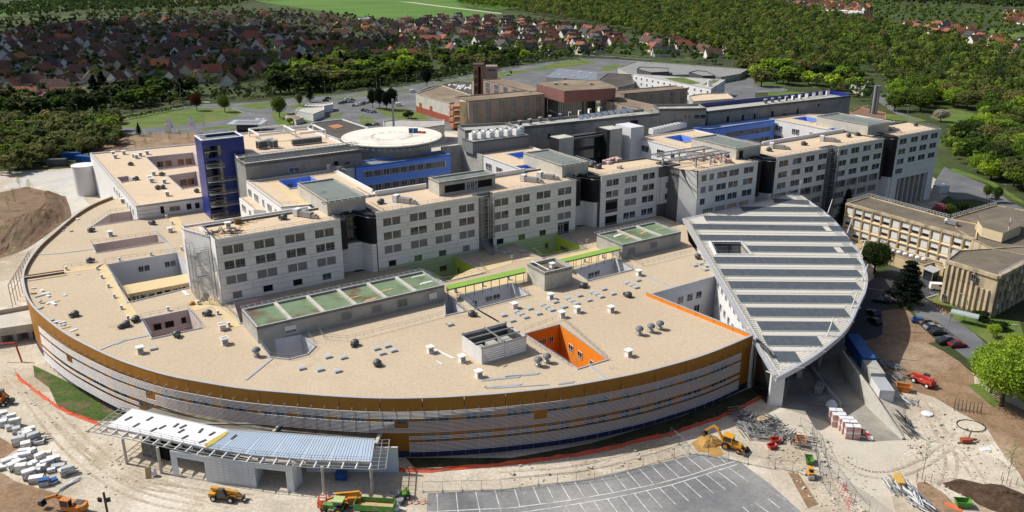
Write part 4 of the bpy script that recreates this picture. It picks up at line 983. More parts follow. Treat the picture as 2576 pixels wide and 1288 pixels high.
# ---- left building
lb=hthing('hospital_annex','flat cream annex with pink courts left of the navy tower','hospital wing',14,125,0)
LB=[(-4.4,82),(33,81.7),(33,166.5),(-6,170.5)]
lp1=[WH(*PX(*D(1,x,y),15.5)[:2])for x,y in((1105,1190),(1465,1155),(1490,1235),(1200,1283))]
lp1=zpit(lambda x,y:D(1,x,y),[(1105,1190),(1200,1285),(1560,1240),(1455,1155)],15.5)
lp2=zpit(lambda x,y:D(5,x,y),[(1265,42),(1375,140),(1520,115),(1480,10)],15.5)
lp3=zpit(lambda x,y:D(5,x,y),[(885,55),(920,92),(1000,75),(965,45)],15.5)
part('wall',MB().walls(LB,0,16).rim(LB,.4,15.4,16),m_wrend,lb,frame='h')
part('roof',MB().cap(inset(LB,.4),15.5,[lp1,lp2,lp3]),m_gravel_tan,lb,frame='h')
for q in(lp1,lp2,lp3):
 q_=q if area(q)>0 else q[::-1]
 part('court_wall',MB().walls(q_[::-1],6,15.5),m_pink,lb,frame='h');part('court_floor',MB().cap(q_,6),m_conc,lb,frame='h')
 part('coping',MB().prism(inset(q_,-.3),15.48,15.75,holes=[q_]),m_cap,lb,frame='h')
m_owin=M('orange_shutter',(.42,.15,.03),.1,.5,.6)
for q,us in((lp1,(3.5,6.5,11,14)),(lp2,(4,6.6,13,15))):
 q2=sorted(q,key=lambda p:-p[1])[:2];q2.sort()
 wallwin(lb,q2[0],q2[1],[(u,11.3,2.2,2.2,'c')for u in us],-.05)
 for u in us[1:]:
  d=Vector(q2[1])-Vector(q2[0]);d.normalize();p=Vector(q2[0])+d*(u+.2)
  hp(lb,'shutter',lambda m:m.box(p.x,p.y-.16,11.4,p.x+1.0,p.y-.1,13.4),m_owin)
wallwin(lb,(-4.4,82),(33,81.7),[(6.8,12.4,1.1,2.4,'d'),(9.5,12.7,1.6,1.4,'c'),(11.2,12.7,1.4,1.4,'c'),(14.6,12.5,1.5,1.9,'d'),(17.2,12.5,1.4,1.8,'d'),(20,12.5,1.4,1.8,'d')],-.05)
hp(lb,'roof_edge',lambda m:m.bar((-4.4,81.95,16.03),(33,81.65,16.03),.3,.08).bar((-4.4,82,16.03),(-6,170.5,16.03),.3,.08).bar((-6,170.5,16.03),(33,166.5,16.03),.3,.08),m_cap)
wallwin(lb,(-6,170.5),(-4.4,82),[(86-4.6*i,z,1.2,1.9,'w')for i in range(1,9)for z in(11.6,7.4)],-.05)
part('guard_rail',rail([(-4.2,83,16),(-5.6,168,16)],.9,3),m_steel,lb,frame='h')
hp(lb,'joint',lambda m:m.box(-4.3,81.9,14.2,32,81.96,14.26).box(-4.3,81.9,13,-4.2+10,81.96,13.05),m_joint,kind='stuff')
cy=single('storage_silo',MB().lathe([(4.2,0),(4.2,11.4)],28,(-167.2,320.5,0)).lathe([(4.35,11.35),(4.35,11.6),(3.9,11.6)],28,(-167.2,320.5,0)),m_wrend,'white round silo standing beside the annex wall and the chalk track','silo',smooth=30)
# ---- navy tower with open stair and galleries
nt_=hthing('navy_tower','tall navy blue stair tower with open landings','tower',21,74,ZR)
hp(nt_,'wall',lambda m:(m.box(14.7,70.2,ZR,15.1,79,36.1),m.box(20.2,70.2,ZR,27.2,70.6,36.1),m.box(15.1,70.2,34.2,20.2,70.6,36.1),m.box(26.8,70.6,ZR,27.2,79,36.1),m.box(15.1,78.6,ZR,26.8,79,36.1))and None,m_navy)
for k in range(5):hp(nt_,'sill',lambda m:m.box(15.1,70.2,ZR+4.1*k+6.4-.5,20.2,70.6,ZR+4.1*k+6.5)if k==3 else m.box(15.1,70.25,ZR+4.1*k+2.3,20.2,70.6,ZR+4.1*k+2.6),m_navy)
hp(nt_,'roof',lambda m:m.box(15.1,70.6,35.2,26.8,78.6,35.4),m_membg)
hp(nt_,'roof_edge',lambda m:m.prism(rect(14.6,70.1,27.3,79.1),36.1,36.3,holes=[rect(15.2,70.7,26.7,78.5)]),m_wht)
hp(nt_,'shaft',lambda m:m.box(19.4,71.2,ZR,20.4,75,34),m_conc)
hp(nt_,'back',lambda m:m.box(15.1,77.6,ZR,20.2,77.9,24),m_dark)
for k in range(6):
 z=ZR+1.6+3.9*k
 mb=MB();n_=12;up=k%2
 for i in range(n_):t=i/n_;mb.box(15.4,71.2+5.5*(t if up else 1-t),z+3.9*t-.12,17.2,71.7+5.5*(t if up else 1-t),z+3.9*t)
 mb.bar((15.4,71.2 if up else 76.7,z+.9),(15.4,76.7 if up else 71.2,z+4.6),.06);mb.bar((17.2,71.2 if up else 76.7,z+.9),(17.2,76.7 if up else 71.2,z+4.6),.06)
 part('stair_flight',mb,m_wht if k>3 else m_steel,nt_,frame='h')
 hp(nt_,'landing',lambda m:m.box(15.1,70.3,z-.25,19.4,72,z),m_concd)
for k,(aa,z)in enumerate(((27.2,12.2),(27.4,15.9),(27.4,19.7),(27.4,23.6),(20.2,28.0))):
 hp(nt_,'gallery',lambda m:m.box(15.0,68.3,z-.2,aa,70.15,z),m_steel)
 part('guard_rail',rail([(15,70.1,z),(15,68.35,z),(aa,68.35,z),(aa,70.1,z)],1.05,1.5,.05),m_steel,nt_,frame='h')
for k in range(20):pass
tj=MB()
for k in range(40):tj.box(20.3,70.17,ZR+.4+.6*k,27.1,70.2,ZR+.43+.6*k);tj.box(14.67,70.3,ZR+.4+.6*k,14.7,78.9,ZR+.43+.6*k)
part('tile_joint',tj,M('navy_joint',(.01,.015,.12),.1),nt_,frame='h',kind='stuff')
# ---- rooftop plant rooms
def plantroom(label,a0,b0,a1,b1,z1,roof=m_membg,z0=ZF,doors=(),canopy=True):
 r=hthing('plant_room',label,'plant room',(a0+a1)/2,(b0+b1)/2,z0)
 block(r,rect(a0,b0,a1,b1),z0,z1,m_concl,roof,.35,.3)
 hp(r,'coping',lambda m:m.prism(rect(a0-.1,b0-.1,a1+.1,b1+.1),z1,z1+.08,holes=[rect(a0+.4,b0+.4,a1-.4,b1-.4)],bottom=True),m_conc)
 if canopy:
  f=MB()
  for y in(b0-.3,b0-1.9):f.bar((a0-1.6,y,z1+.12),(a1+1.5,y,z1+.12),.16,.2)
  n_=round((a1-a0)/1.3)
  for i in range(n_+1):f.bar((a0-1.5+(a1-a0+3)*i/n_,b0-1.9,z1+.12),(a0-1.5+(a1-a0+3)*i/n_,b0-.3,z1+.12),.1,.14)
  for x in(a1+.2,a1+1.5):f.bar((x,b0-1.9,z1+.1),(x,b1*.4+b0*.6,z1+.1),.14)
  part('sunshade_frame',f,m_steel,r,frame='h')
 part('guard_rail',rail([(a0+.3,b1-.3,z1),(a0+.3,b0+.3,z1),(a1-.3,b0+.3,z1)],.9,2.2),m_steel,r,frame='h')
 for p0,p1,ws in doors:wallwin(r,p0,p1,ws,-.05)
 return r
plantroom('concrete plant room with grey roof beside the glazed stairwell of the near block',28.9,5.6,39.2,27.5,30.5)
p2=plantroom('low concrete plant room with wide dark openings on the long block roof',61,6.8,78.8,13,30.7,canopy=False)
wallwin(p2,(61,6.8),(78.8,6.8),[(1.6,27.5,6.4,2.1,'d'),(8.4,27.4,1.2,2.3,'w'),(9.8,27.4,1.2,2.3,'w'),(11.1,27.4,.9,2.3,'w'),(12.1,27.5,4.6,2.1,'d')],-.06)
plantroom('concrete plant room with grey roof right of the large blue court',100.8,5.3,110.4,26,30.5)
plantroom('concrete plant room with an open door behind the pergola',161.2,-5.6,172.5,14.5,30.5,doors=[((161.2,-5.6),(172.5,-5.6),[(1.2,27,1.9,2.6,'d')])])
plantroom('concrete plant room at the far end of the ward blocks',231,-3.5,243.5,19,30.5)
pg=hthing('roof_pergola','flat steel pergola on concrete posts above the stepped block','pergola',143,-2,ZF)
f=MB()
for y in(-8.7,-5.4,-1.2,2.2):f.bar((131.5 if y>-3 else 133.5,y,30.6),(154.8,y,30.6),.22,.4)
for i in range(16):f.bar((133.4+1.42*i,-8.7,30.75),(133.4+1.42*i,-5.4,30.75),.12,.16);f.bar((133.4+1.42*i,-1.2,30.75),(133.4+1.42*i,2.2,30.75),.12,.16)
for x in(132.6,143.3,154.4):f.bar((x,-8.7,30.6),(x,2.2,30.6),.4,.3)
part('frame',f,m_steel,pg,frame='h')
for x,y in((134.5,-.8),(143.3,-6),(149.5,-6),(154,-6),(143.3,1.5),(154,1.5)):hp(pg,'post',lambda m:m.box(x-.25,y-.25,ZF,x+.25,y+.25,30.4),m_conc)
# ---- helipad
hc=WH(-40.3,279.6)
he=hthing('helipad','round white helipad on a concrete drum above the blue range','helipad',hc[0],hc[1],ZF)
m_pad=M('pad_paint',(.76,.72,.62),.05,.15,.7,c2=(.55,.51,.43),s2=.12,t2=.6,fine=.05)
part('deck',MB().lathe([(16.6,3.9),(16.75,4.0),(16.75,4.35),(16.6,4.42)],64),m_pad,he,frame='l')
ringm=MB()
for r0,r1 in((6.3,7.1),):
 n_=48
 for i in range(n_):
  if rnd.random()<.25:continue
  a0,a1=2*math.pi*i/n_,2*math.pi*(i+1)/n_
  ringm.add([(r0*math.cos(a0),r0*math.sin(a0),4.428),(r1*math.cos(a0),r1*math.sin(a0),4.428),(r1*math.cos(a1),r1*math.sin(a1),4.428),(r0*math.cos(a1),r0*math.sin(a1),4.428)],[(0,1,2,3)])
part('worn_ring',ringm,M('worn_paint',(.36,.33,.27),.2,.5,.8),he,frame='l')
part('drum',MB().lathe([(13,-14),(13,2.4),(15.2,3.6),(15.2,3.9)],48),m_conc,he,frame='l',smooth=30)
nt2=MB();n_=56
for i in range(n_):
 a0,a1=2*math.pi*i/n_,2*math.pi*(i+1)/n_
 for r_,z in((18.3,3.55),(18.3,3.0),(17.2,3.3)):nt2.bar((r_*math.cos(a0),r_*math.sin(a0),z),(r_*math.cos(a1),r_*math.sin(a1),z),.07)
 nt2.bar((16.6*math.cos(a0),16.6*math.sin(a0),3.7),(18.3*math.cos(a0),18.3*math.sin(a0),3.3),.07);nt2.bar((15.2*math.cos(a0),15.2*math.sin(a0),2.6),(17.2*math.cos(a0),17.2*math.sin(a0),3.3),.06)
 if i%2==0:nt2.bar((16.5*math.cos(a0),16.5*math.sin(a0),4.4),(16.5*math.cos(a0),16.5*math.sin(a0),5.2),.04)
 nt2.bar((16.5*math.cos(a0),16.5*math.sin(a0),5.0),(16.5*math.cos(a1),16.5*math.sin(a1),5.0),.03)
part('safety_net',nt2,m_steel,he,frame='l',kind='stuff')
cat_=MB();cat_.box(-1,0,0,1,1,1)
# ================================================================ GREEN ROOFED BOXES, CANOPIES, COOLING FRAME ON THE PODIUM
def corner_block(base_px,top_px,others,zb=ZR):
 b=PX(*base_px,zb);T=PZ(*top_px,b)
 return T,[WH(b[0],b[1])]+[HX(p,T)for p in others]
def green_box(label,poly,zt,nbays,wins):
 g=hthing('plant_box',label,'plant room',(poly[0][0]+poly[2][0])/2,(poly[0][1]+poly[2][1])/2,ZR)
 p=poly if area(poly)>0 else poly[::-1]
 part('wall',MB().walls(p,2.0,zt).rim(p,.3,zt-.6,zt),m_conc,g,frame='h')
 part('coping',MB().prism(inset(p,-.05),zt,zt+.07,holes=[inset(p,.32)],bottom=True),m_cap,g,frame='h')
 a0,b0=poly[0];a1,b1=poly[1];a3,b3=poly[3]
 for i in range(nbays):
  t0,t1=i/nbays,(i+1)/nbays
  q=[(a0+(a1-a0)*t0+.35,b0+.35),(a0+(a1-a0)*t1-.35,b0+.35),(a3+(poly[2][0]-a3)*t1-.35,b3-.35),(a3+(poly[2][0]-a3)*t0+.35,b3-.35)]
  part('membrane_bay',MB().prism(q,zt-.55,zt-.42),m_memb,g,frame='h')
  if i:part('upstand_beam',MB().bar((a0+(a1-a0)*t0,b0+.3,zt-.15),(a3+(poly[2][0]-a3)*t0,b3-.3,zt-.15),.75,.5),m_concl,g,frame='h')
 wallwin(g,poly[0],poly[1],wins,-.05)
 f=MB();n=int((a1-a0)/1.5)
 f.bar((a3+.2,b3+.3,zt+.1),(poly[2][0],poly[2][1]+.3,zt+.1),.14);f.bar((a3+.2,b3+1.5,zt+.1),(poly[2][0],poly[2][1]+1.5,zt+.1),.14)
 for i in range(n+1):x=a3+.2+(poly[2][0]-a3-.2)*i/n;f.bar((x,b3+.3,zt+.1),(x,b3+1.5,zt+.1),.1)
 part('sunshade_frame',f,m_steel,g,frame='h')
 part('guard_rail',rail([(a3+.3,b3-.3,zt),(a0+.3,b0+.3,zt)],.9,2),m_steel,g,frame='h')
 part('guard_rail',rail([(a1-.3,b1+.3,zt),(poly[2][0]-.3,poly[2][1]-.3,zt)],.9,2),m_steel,g,frame='h')
 return g
bx=PX(*zg(428,602),ZR);T1_=PZ(*zg(428,420),bx);fl_=WH(bx[0],bx[1]);fr_=HX(D(6,1430,868),T1_);bl_=HX(zg(245,230),T1_)
gx1=[(fl_[0],fl_[1]),(fr_[0],fl_[1]),(fr_[0],bl_[1]),(fl_[0],bl_[1])]
Lg=gx1[1][0]-gx1[0][0]
def gw(xs,z,h,k,z0=0):return[(Lg*x,z,w,h,kk)for x,w,kk in xs]
green_box('long grey concrete box with stained green roof bays on the podium',gx1,T1_,6,[(Lg*.13,T1_-3.0,2.5,1.7,'W'),(Lg*.42,T1_-2.9,2.3,1.6,'b'),(Lg*.582,T1_-2.9,2.3,1.6,'b'),(Lg*.727,T1_-2.9,2.3,1.7,'g'),(Lg*.905,T1_-2.9,2.2,1.7,'X'),(Lg*.42,T1_-6.6,2.3,1.6,'d'),(Lg*.585,T1_-6.5,2.3,1.6,'d'),(Lg*.73,T1_-6.5,2.3,1.6,'d'),(Lg*.906,T1_-6.5,2.2,1.6,'c'),(Lg*.05,T1_-9.7,1.4,1.5,'d')])
bx=PX(*D(7,828,668),ZR);T2_=PZ(*D(7,828,560),bx);fl_=WH(bx[0],bx[1]);fr_=HX(D(7,1280,462),T2_);bl_=HX(D(7,625,482),T2_)
gx2=[fl_,(fr_[0],fl_[1]),(fr_[0],bl_[1]),(fl_[0],bl_[1])];L2g=gx2[1][0]-gx2[0][0]
green_box('grey concrete box with three green roof bays beside the striped roof',gx2,T2_,3,[(L2g*.1,T2_-3.1,2.3,1.7,'b'),(L2g*.48,T2_-2.9,2.2,1.7,'b'),(L2g*.45,T2_-7.2,2.2,1.5,'c'),(L2g*.72,T2_-7.0,2.2,1.5,'d')])
bx=PX(*D(7,245,908),ZR);T3_=PZ(*D(7,245,770),bx);fl_=WH(bx[0],bx[1]);fr_=HX(D(7,458,722),T3_);bl_=HX(D(7,100,705),T3_)
gx3=[fl_,(fr_[0],fl_[1]),(fr_[0],bl_[1]),(fl_[0],bl_[1])]
b3=hthing('plant_box','square bare concrete box between the two green canopies','plant room',gx3[0][0]+4,gx3[0][1]+4,ZR)
block(b3,gx3,ZR,T3_,m_concl,M('mossy_roof',(.15,.125,.085),.2,.3,.9,c2=(.11,.10,.05),s2=.2,t2=.55),.7,.3)
part('coping',MB().prism(inset(gx3,-.05),T3_,T3_+.07,holes=[inset(gx3,.32)],bottom=True),m_cap,b3,frame='h')
part('roof_pipe',MB().tube((gx3[3][0]+1.2,gx3[3][1],T3_+.5),(gx3[0][0]+1.2,gx3[0][1],T3_+.5),.12),m_wht,b3,frame='h')
jm=MB()
for i in range(1,4):x=gx3[0][0]+(gx3[1][0]-gx3[0][0])*i/4;jm.box(x-.02,gx3[0][1]-.006,ZR,x+.02,gx3[0][1],T3_-.1)
for i in range(1,3):y=gx3[0][1]+(gx3[3][1]-gx3[0][1])*i/3;jm.box(gx3[0][0]-.006,y-.02,ZR,gx3[0][0],y+.02,T3_-.1)
part('joint',jm,m_concd,b3,frame='h',kind='stuff')
single('roof_vent',MB().box(gx3[0][0]+4.2,gx3[0][1]+3,T3_-.69,gx3[0][0]+5.2,gx3[0][1]+4,T3_+.4).box(gx3[0][0]+4.0,gx3[0][1]+2.8,T3_+.4,gx3[0][0]+5.4,gx3[0][1]+4.2,T3_+.55),m_wht,'white capped vent on the mossy roof of the square concrete box','roof vent',frame='h')
print('boxes',T1_,gx1,T2_,gx2,T3_,gx3)
def canopy(label,pts,zt,n):
 c=[HX(p,zt)for p in pts]
 t=hthing('green_canopy',label,'canopy',(c[0][0]+c[2][0])/2,(c[0][1]+c[2][1])/2,ZR)
 part('canopy_sheet',MB().prism(c,zt-.08,zt,bottom=True),m_green,t,frame='h')
 a,b=Vector(c[0]),Vector(c[1]);a2,b2=Vector(c[3]),Vector(c[2])
 for p,q in((a,b),(a2,b2)):part('beam',MB().bar((p.x,p.y,zt-.2),(q.x,q.y,zt-.2),.12,.24),m_dsteel,t,frame='h')
 for i in range(n+1):
  for p,q in((a,b),(a2,b2)):
   r=p.lerp(q,.02+.96*i/n);part('post',MB().bar((r.x,r.y,ZR),(r.x,r.y,zt-.3),.1),m_dsteel,t,frame='h')
canopy('green roofed walkway between the long concrete box and the square box',[zr(35,512),zr(768,345),zr(768,303),zr(30,470)],14.6,9)
canopy('green roofed walkway between the square box and the box by the striped roof',[zr(1130,252),zr(1657,132),zr(1600,108),zr(1085,228)],14.8,7)
cl=[HX(zr(365,1205),ZR),HX(zr(765,1100),ZR)];f0=cl[0];bw=PX(*zr(365,1205),ZR);tz=PZ(*zr(365,1062),bw)
c1=HX(zr(765,940),tz);c3=HX(zr(165,935),tz)
ce=hthing('cooling_enclosure','open topped louvred steel enclosure beside the orange court','plant enclosure',f0[0]+4,f0[1]+4,ZR)
ax,bx_,ay,by=f0[0],c1[0],f0[1],c3[1]
for k in range(7):
 z=ZR+(tz-ZR)*k/7;h=(tz-ZR)/7*.86
 for p,q in(((ax,ay),(bx_,ay)),((ax,by),(ax,ay)),((bx_,ay),(bx_,by)),((bx_,by),(ax,by))):
  part('louvre_board',MB().bar((*p,z+h/2),(*q,z+h/2),.08,h),m_louv,ce,frame='h')
for i in range(4):
 part('roof_beam',MB().bar((ax-.2+.01*i,ay+(by-ay)*i/3,tz+.12),(bx_+.2,ay+(by-ay)*i/3,tz+.12),.16,.24),m_steel,ce,frame='h')
part('roof_beam',MB().bar(((ax+bx_)/2,ay,tz+.35),((ax+bx_)/2,by,tz+.35),.2,.22),m_steel,ce,frame='h')
for x in(ax+.1,(ax+bx_)/2,bx_-.1):
 for y in(ay+.1,by-.1):part('post',MB().box(x-.1,y-.1,ZR,x+.1,y+.1,tz+.6),m_steel,ce,frame='h')
hp(ce,'inner_lining',lambda m:m.box(ax+.2,by-.3,ZR,bx_-.2,by-.2,tz-.3).box(bx_-.3,ay+.2,ZR,bx_-.2,by-.3,tz-.3),m_dsteel)
for i in range(3):hp(ce,'tank',lambda m:m.box(ax+1.2+3*i,ay+2,ZR,ax+3.4+3*i,by-2,ZR+1.2+.3*i),m_conc)
# ================================================================ LENS SHAPED ROOF
ZL=15.0
m_lroof=M('pale_roof_sheet',(.57,.545,.475),.05,.12,.85,spec=.1,c2=(.55,.51,.42),s2=.06,t2=.58,stretch=(.3,1,1),c3=(.40,.27,.17),s3=.11,t3=.735)
m_solar=M('solar_panel',(.085,.10,.115),.14,.6,.5,spec=.25)
TILT=.047
def zpl(y):return 10.3+(y-148)*TILT
def PL(x,y):
 z=13
 for _ in range(12):z=zpl(PX(*zl(x,y),z)[1])
 return(*PX(*zl(x,y),z)[:2],ZL)
def lpart(name,mb,*a,**k):
 mb.v=[(p[0],p[1],p[2]+zpl(p[1])-ZL if p[2]>ZL-1.6 else p[2])for p in mb.v];return part(name,mb,*a,**k)
lens_px=[(12,215),(770,42),(975,190),(1090,320),(1195,480),(1232,600),(1222,690),(1190,760),(1100,940),(940,1085),(800,1180),(635,1270)]
lw_=[PL(x,y)[:2]for x,y in lens_px]
arc_r=catmull(lw_[1:],6);lens=[lw_[0]]+arc_r
ln=thing('lens_building','almond shaped entrance building with dark solar strips on its pale roof','entrance building',(65,200,0))
hole=[PL(x,y)[:2]for x,y in((190,372),(228,452),(455,452),(390,372))]
lp_=lens if area(lens)>0 else lens[::-1]
hp_=hole if area(hole)>0 else hole[::-1]
lpart('roof',MB().prism(lp_,ZL-1.0,ZL-.12,holes=[hp_],bottom=True),m_lroof,ln)
lpart('edge_band',MB().prism(inset(lp_,-.35),ZL-1.15,ZL,holes=[inset(lp_,.25)],bottom=True),M('lilac_edge_metal',(.55,.55,.60),.05,.5,.4,metal=.3),ln)
lpart('court_wall',MB().walls(hp_[::-1],6,ZL-.12),m_conc,ln);lpart('court_floor',MB().cap(hp_,6),m_conc,ln)
lpart('coping',MB().prism(inset(hp_,-.5),ZL-.12,ZL+.15,holes=[hp_]),m_wht,ln)
lpart('guard_rail',rail([(p[0],p[1],ZL)for p in hp_+hp_[:1]],1.0,1.3),m_steel,ln)
wk=MB();w_in=offset(arc_r,.6);w_o=offset(arc_r,2.6)
if not inside(w_o[len(w_o)//2][0],w_o[len(w_o)//2][1],lp_):w_in=offset(arc_r,-.6);w_o=offset(arc_r,-2.6)
dense_i,dense_o=resample(w_in,.9),resample(w_o,.9);nn_=min(len(dense_i),len(dense_o))
dense_o=[tuple(Vector(w_o[0]).lerp(Vector(w_o[0]),0))]+dense_o[1:]
for i in range(nn_):
 t=i/(nn_-1);p=resample(w_in,.9)[0]if False else dense_i[round(t*(len(dense_i)-1))];q=dense_o[round(t*(len(dense_o)-1))]
 wk.bar((p[0],p[1],ZL-.05),(q[0],q[1],ZL-.05),.3,.1)
lpart('walkway_slats',wk,M('walkway_board',(.52,.51,.46),.1,1,.7),ln,kind='stuff')
wl=MB();a_,b_=Vector(lw_[0]),Vector(lw_[-1])
for i in range(90):
 p=a_.lerp(b_,.02+.96*i/89);wl.bar((p.x+.7,p.y,ZL-.07),(p.x+2.2,p.y,ZL-.07),.3,.1)
lpart('walkway_slats',wl,M('walkway_board_side',(.52,.51,.46),.1,1,.7),ln,kind='stuff')
lpart('gutter',MB().bar((a_.x-.3,a_.y,ZL-.1),(b_.x-.3,b_.y,ZL-.1),.7,.5),m_cap,ln)
lpart('guard_rail',rail([(a_.x+.4,a_.y,ZL),(b_.x+.4,b_.y+3,ZL)],1.0,2.4),m_steel,ln)
lpart('guard_rail',rail([(lw_[0][0],lw_[0][1]-.3,ZL),(lw_[1][0],lw_[1][1]-.3,ZL)],1.0,2.0),m_steel,ln)
rows=[(610,94,848,107),(395,150,932,154),(148,212,1012,220),(70,268,1070,282),(115,342,1120,352),(440,416,1160,424),(215,493,1184,502),(265,575,1190,583),(315,660,1182,667),(375,752,1152,758),(440,842,1106,848),(512,935,1030,938),(552,1033,922,1038),(622,1142,776,1143)]
sm_cache={};count=0
for ri,(x0,y0,x1,y1)in enumerate(rows):
 p=Vector(PL(x0,y0));q=Vector(PL(x1,y1));d=(q-p);L=d.length;an=math.atan2(d.y,d.x);W=4.3
 n_=max(1,int(L/1.7));w_=L/n_
 for i in range(n_):
  if ri in(3,5)and i==n_-3:continue
  k=(round(w_,2),)
  if k not in sm_cache:sm_cache[k]=mesh('solar_panel',MB().box(.03,-W/2,0,w_-.03,W/2,.12),m_solar)
  c=p+d*(i/n_)
  o=piece('solar_panel',sm_cache[k],ln,(c.x-65,c.y-200,zpl(c.y)-.06),an);o.rotation_euler=(TILT,-TILT*math.sin(an),an)
 fr_=MB();nrm=Vector((-math.sin(an),math.cos(an),0))*(W/2+.1)
 for s in(1,-1):fr_.bar(p+nrm*s+Vector((0,0,.0)),q+nrm*s+Vector((0,0,.0)),.14,.16)
 lpart('panel_rail',fr_,m_cap,ln)
 s0=p-nrm*1.9;s1=q-nrm*1.9;lpart('roof_seam',MB().bar(s0+Vector((0,0,-.09)),s1+Vector((0,0,-.09)),.12,.1),m_cap,ln)
for x,y in((975,175),(1105,310),(1190,460),(1205,630),(1135,810),(970,1000)):
 p=PL(x,y);lpart('mast',MB().tube(p,(p[0]+.9,p[1]+.2,ZL+4.2),.17,.12),m_wht,ln)
p=PL(775,50);lpart('mast',MB().tube(p,(p[0]+.5,p[1],ZL+4.5),.17,.12),m_wht,ln)
lwx=51.8
lpart('side_wall',MB().box(lwx,164,0,lwx+.4,222,ZL-1.1),m_wrend,ln)
wallwin(ln,(lwx,204),(lwx,164),[(3+4.0*i,z,1.6,2.0,'w')for i in range(9)for z in(9.5,5.0)],-.06)
lpart('north_wall',MB().box(lwx,222,0,88,222.5,ZL-1.1),m_conc,ln)
lpart('hall_wall',MB().box(60,165,0,60.4,222,ZL-1.1),m_glass,ln)
for(bx0,by0)in((69,170),(80.5,186),(86,205)):
 for dx,dy in((-1.4,-2.2),(1.6,1.0),(-.2,2.6)):lpart('v_column',MB().tube((bx0,by0,0),(bx0+dx,by0+dy,ZL-1.1),.28,n=8),m_steel,ln)
tb=PX(1950,1022,0)
lpart('tip_pier',MB().box(tb[0]-1.4,tb[1],0,tb[0]+1.4,tb[1]+2.2,ZL-1.1),m_wht,ln)
lpart('tip_glazing',MB().add([(tb[0]-1.5,tb[1]+1,0),(lwx,162,0),(lwx,162,12),(tb[0]-1.5,tb[1]+1,12)],[(0,1,2,3)]),m_glass,ln)
def bundle(c,n,L,ang,m,w=.25,seed=1,spread=.5,h=.1):
 r=random.Random(seed);mb=MB()
 for i in range(n):
  a=ang+r.uniform(-.12,.12);o=Vector((-math.sin(ang),math.cos(ang),0))*((i-n/2)*w*1.15+r.uniform(-spread,spread)*.3)
  p=Vector(c)+o+Vector((math.cos(ang),math.sin(ang),0))*r.uniform(-spread,spread);l=L*r.uniform(.75,1)
  mb.bar(p-Vector((math.cos(a),math.sin(a),0))*l/2+Vector((0,0,h/2)),p+Vector((math.cos(a),math.sin(a),0))*l/2+Vector((0,0,h/2+.02)),w,h)
 return mb
# ================================================================ RAMP AND RETAINING WALLS
rw=MB()
pts=[PX(*D(12,x,y))for x,y in((1010,745),(752,502),(540,205))]
rw.add([(*pts[0][:2],0),(*pts[1][:2],0),(*pts[2][:2],0),(*pts[2][:2],4.4),(*pts[1][:2],4.0),(*pts[0][:2],.5)],[(0,1,4,5),(1,2,3,4)])
back_=[(p[0]+.45,p[1]+.12)for p in pts]
rw.add([(*back_[0],0),(*back_[1],0),(*back_[2],0),(*back_[2],4.4),(*back_[1],4.0),(*back_[0],.5)],[(5,4,1,0),(4,3,2,1)])
rw.add([(*pts[0][:2],.5),(*pts[1][:2],4.0),(*pts[2][:2],4.4),(*back_[2],4.4),(*back_[1],4.0),(*back_[0],.5),(*pts[0][:2],0),(*back_[0],0)],[(0,1,4,5),(1,2,3,4),(6,0,5,7)])
single('retaining_wall',rw,m_concl,'tapering pale concrete wall along the ramp below the cabins','wall')
ev=MB();up=[PX(*D(12,x,y))for x,y in((1010,745),(752,502),(540,205))]
ev.add([(back_[0][0],back_[0][1],.05),(back_[1][0],back_[1][1],2.6),(back_[2][0],back_[2][1],2.9),(back_[2][0]+9,back_[2][1]+6,.06),(back_[1][0]+9,back_[1][1]+3,.06),(back_[0][0]+7,back_[0][1]+1,.04)],[(0,5,4,1),(1,4,3,2)])
single('raised_ground',ev,m_chalk,kind='structure')
lw2=MB();q=[PX(*D(12,x,y))for x,y in((545,500),(430,360),(270,140))]
for a,b in zip(q,q[1:]):lw2.bar((a[0],a[1],.55),(b[0],b[1],.55),.3,1.1)
single('low_wall',lw2,m_concl,'low concrete wall on the near side of the ramp','wall')
# ================================================================ CREAM BLOCKS ON THE RIGHT
m_cream=M('cream_concrete',(.64,.50,.30),.08,.5,.85,c2=(.37,.275,.16),s2=.35,t2=.60,fine=.06,stretch=(1,1,.35))
m_creamd=M('weathered_concrete',(.52,.42,.275),.12,.6,.9,c2=(.28,.225,.155),s2=.35,t2=.55,fine=.08,stretch=(1.2,1.2,.22))
m_felt=M('roofing_felt',(.15,.125,.095),.15,.2,.95,c2=(.20,.17,.125),s2=.08,t2=.56,fine=.12,fsc=2)
HY=11.9
def fp(poly):return poly if area(poly)>0 else poly[::-1]
def flatblock(root,poly,z0,z1,wall,roof,par=.3,pw=.3):
 p=fp(poly)
 part('wall',MB().walls(p,z0,z1).rim(p,pw,z1-par-.05,z1),wall,root)
 part('roof',MB().cap(inset(p,pw),z1-par),roof,root)
y0,y1,y2,y3=(PX(*z5_,HY)[:2]for z5_ in((2039.3+.25*365,429.3+.25*322),(2039.3+.25*1665,429.3+.25*684),(2039.3+.25*1395,429.3+.25*478),(2039.3+.25*585,429.3+.25*258)))
Y1=thing('cream_block','cream office block with three rows of white shuttered windows','office building',(*y0,0))
flatblock(Y1,[y0,y1,(y2[0]+6,y2[1]-6),y2,y3],0,HY,m_cream,m_felt)
dv=Vector(y1)-Vector(y0);Lf=dv.length;nM=13;mw=Lf/nM
modm={}
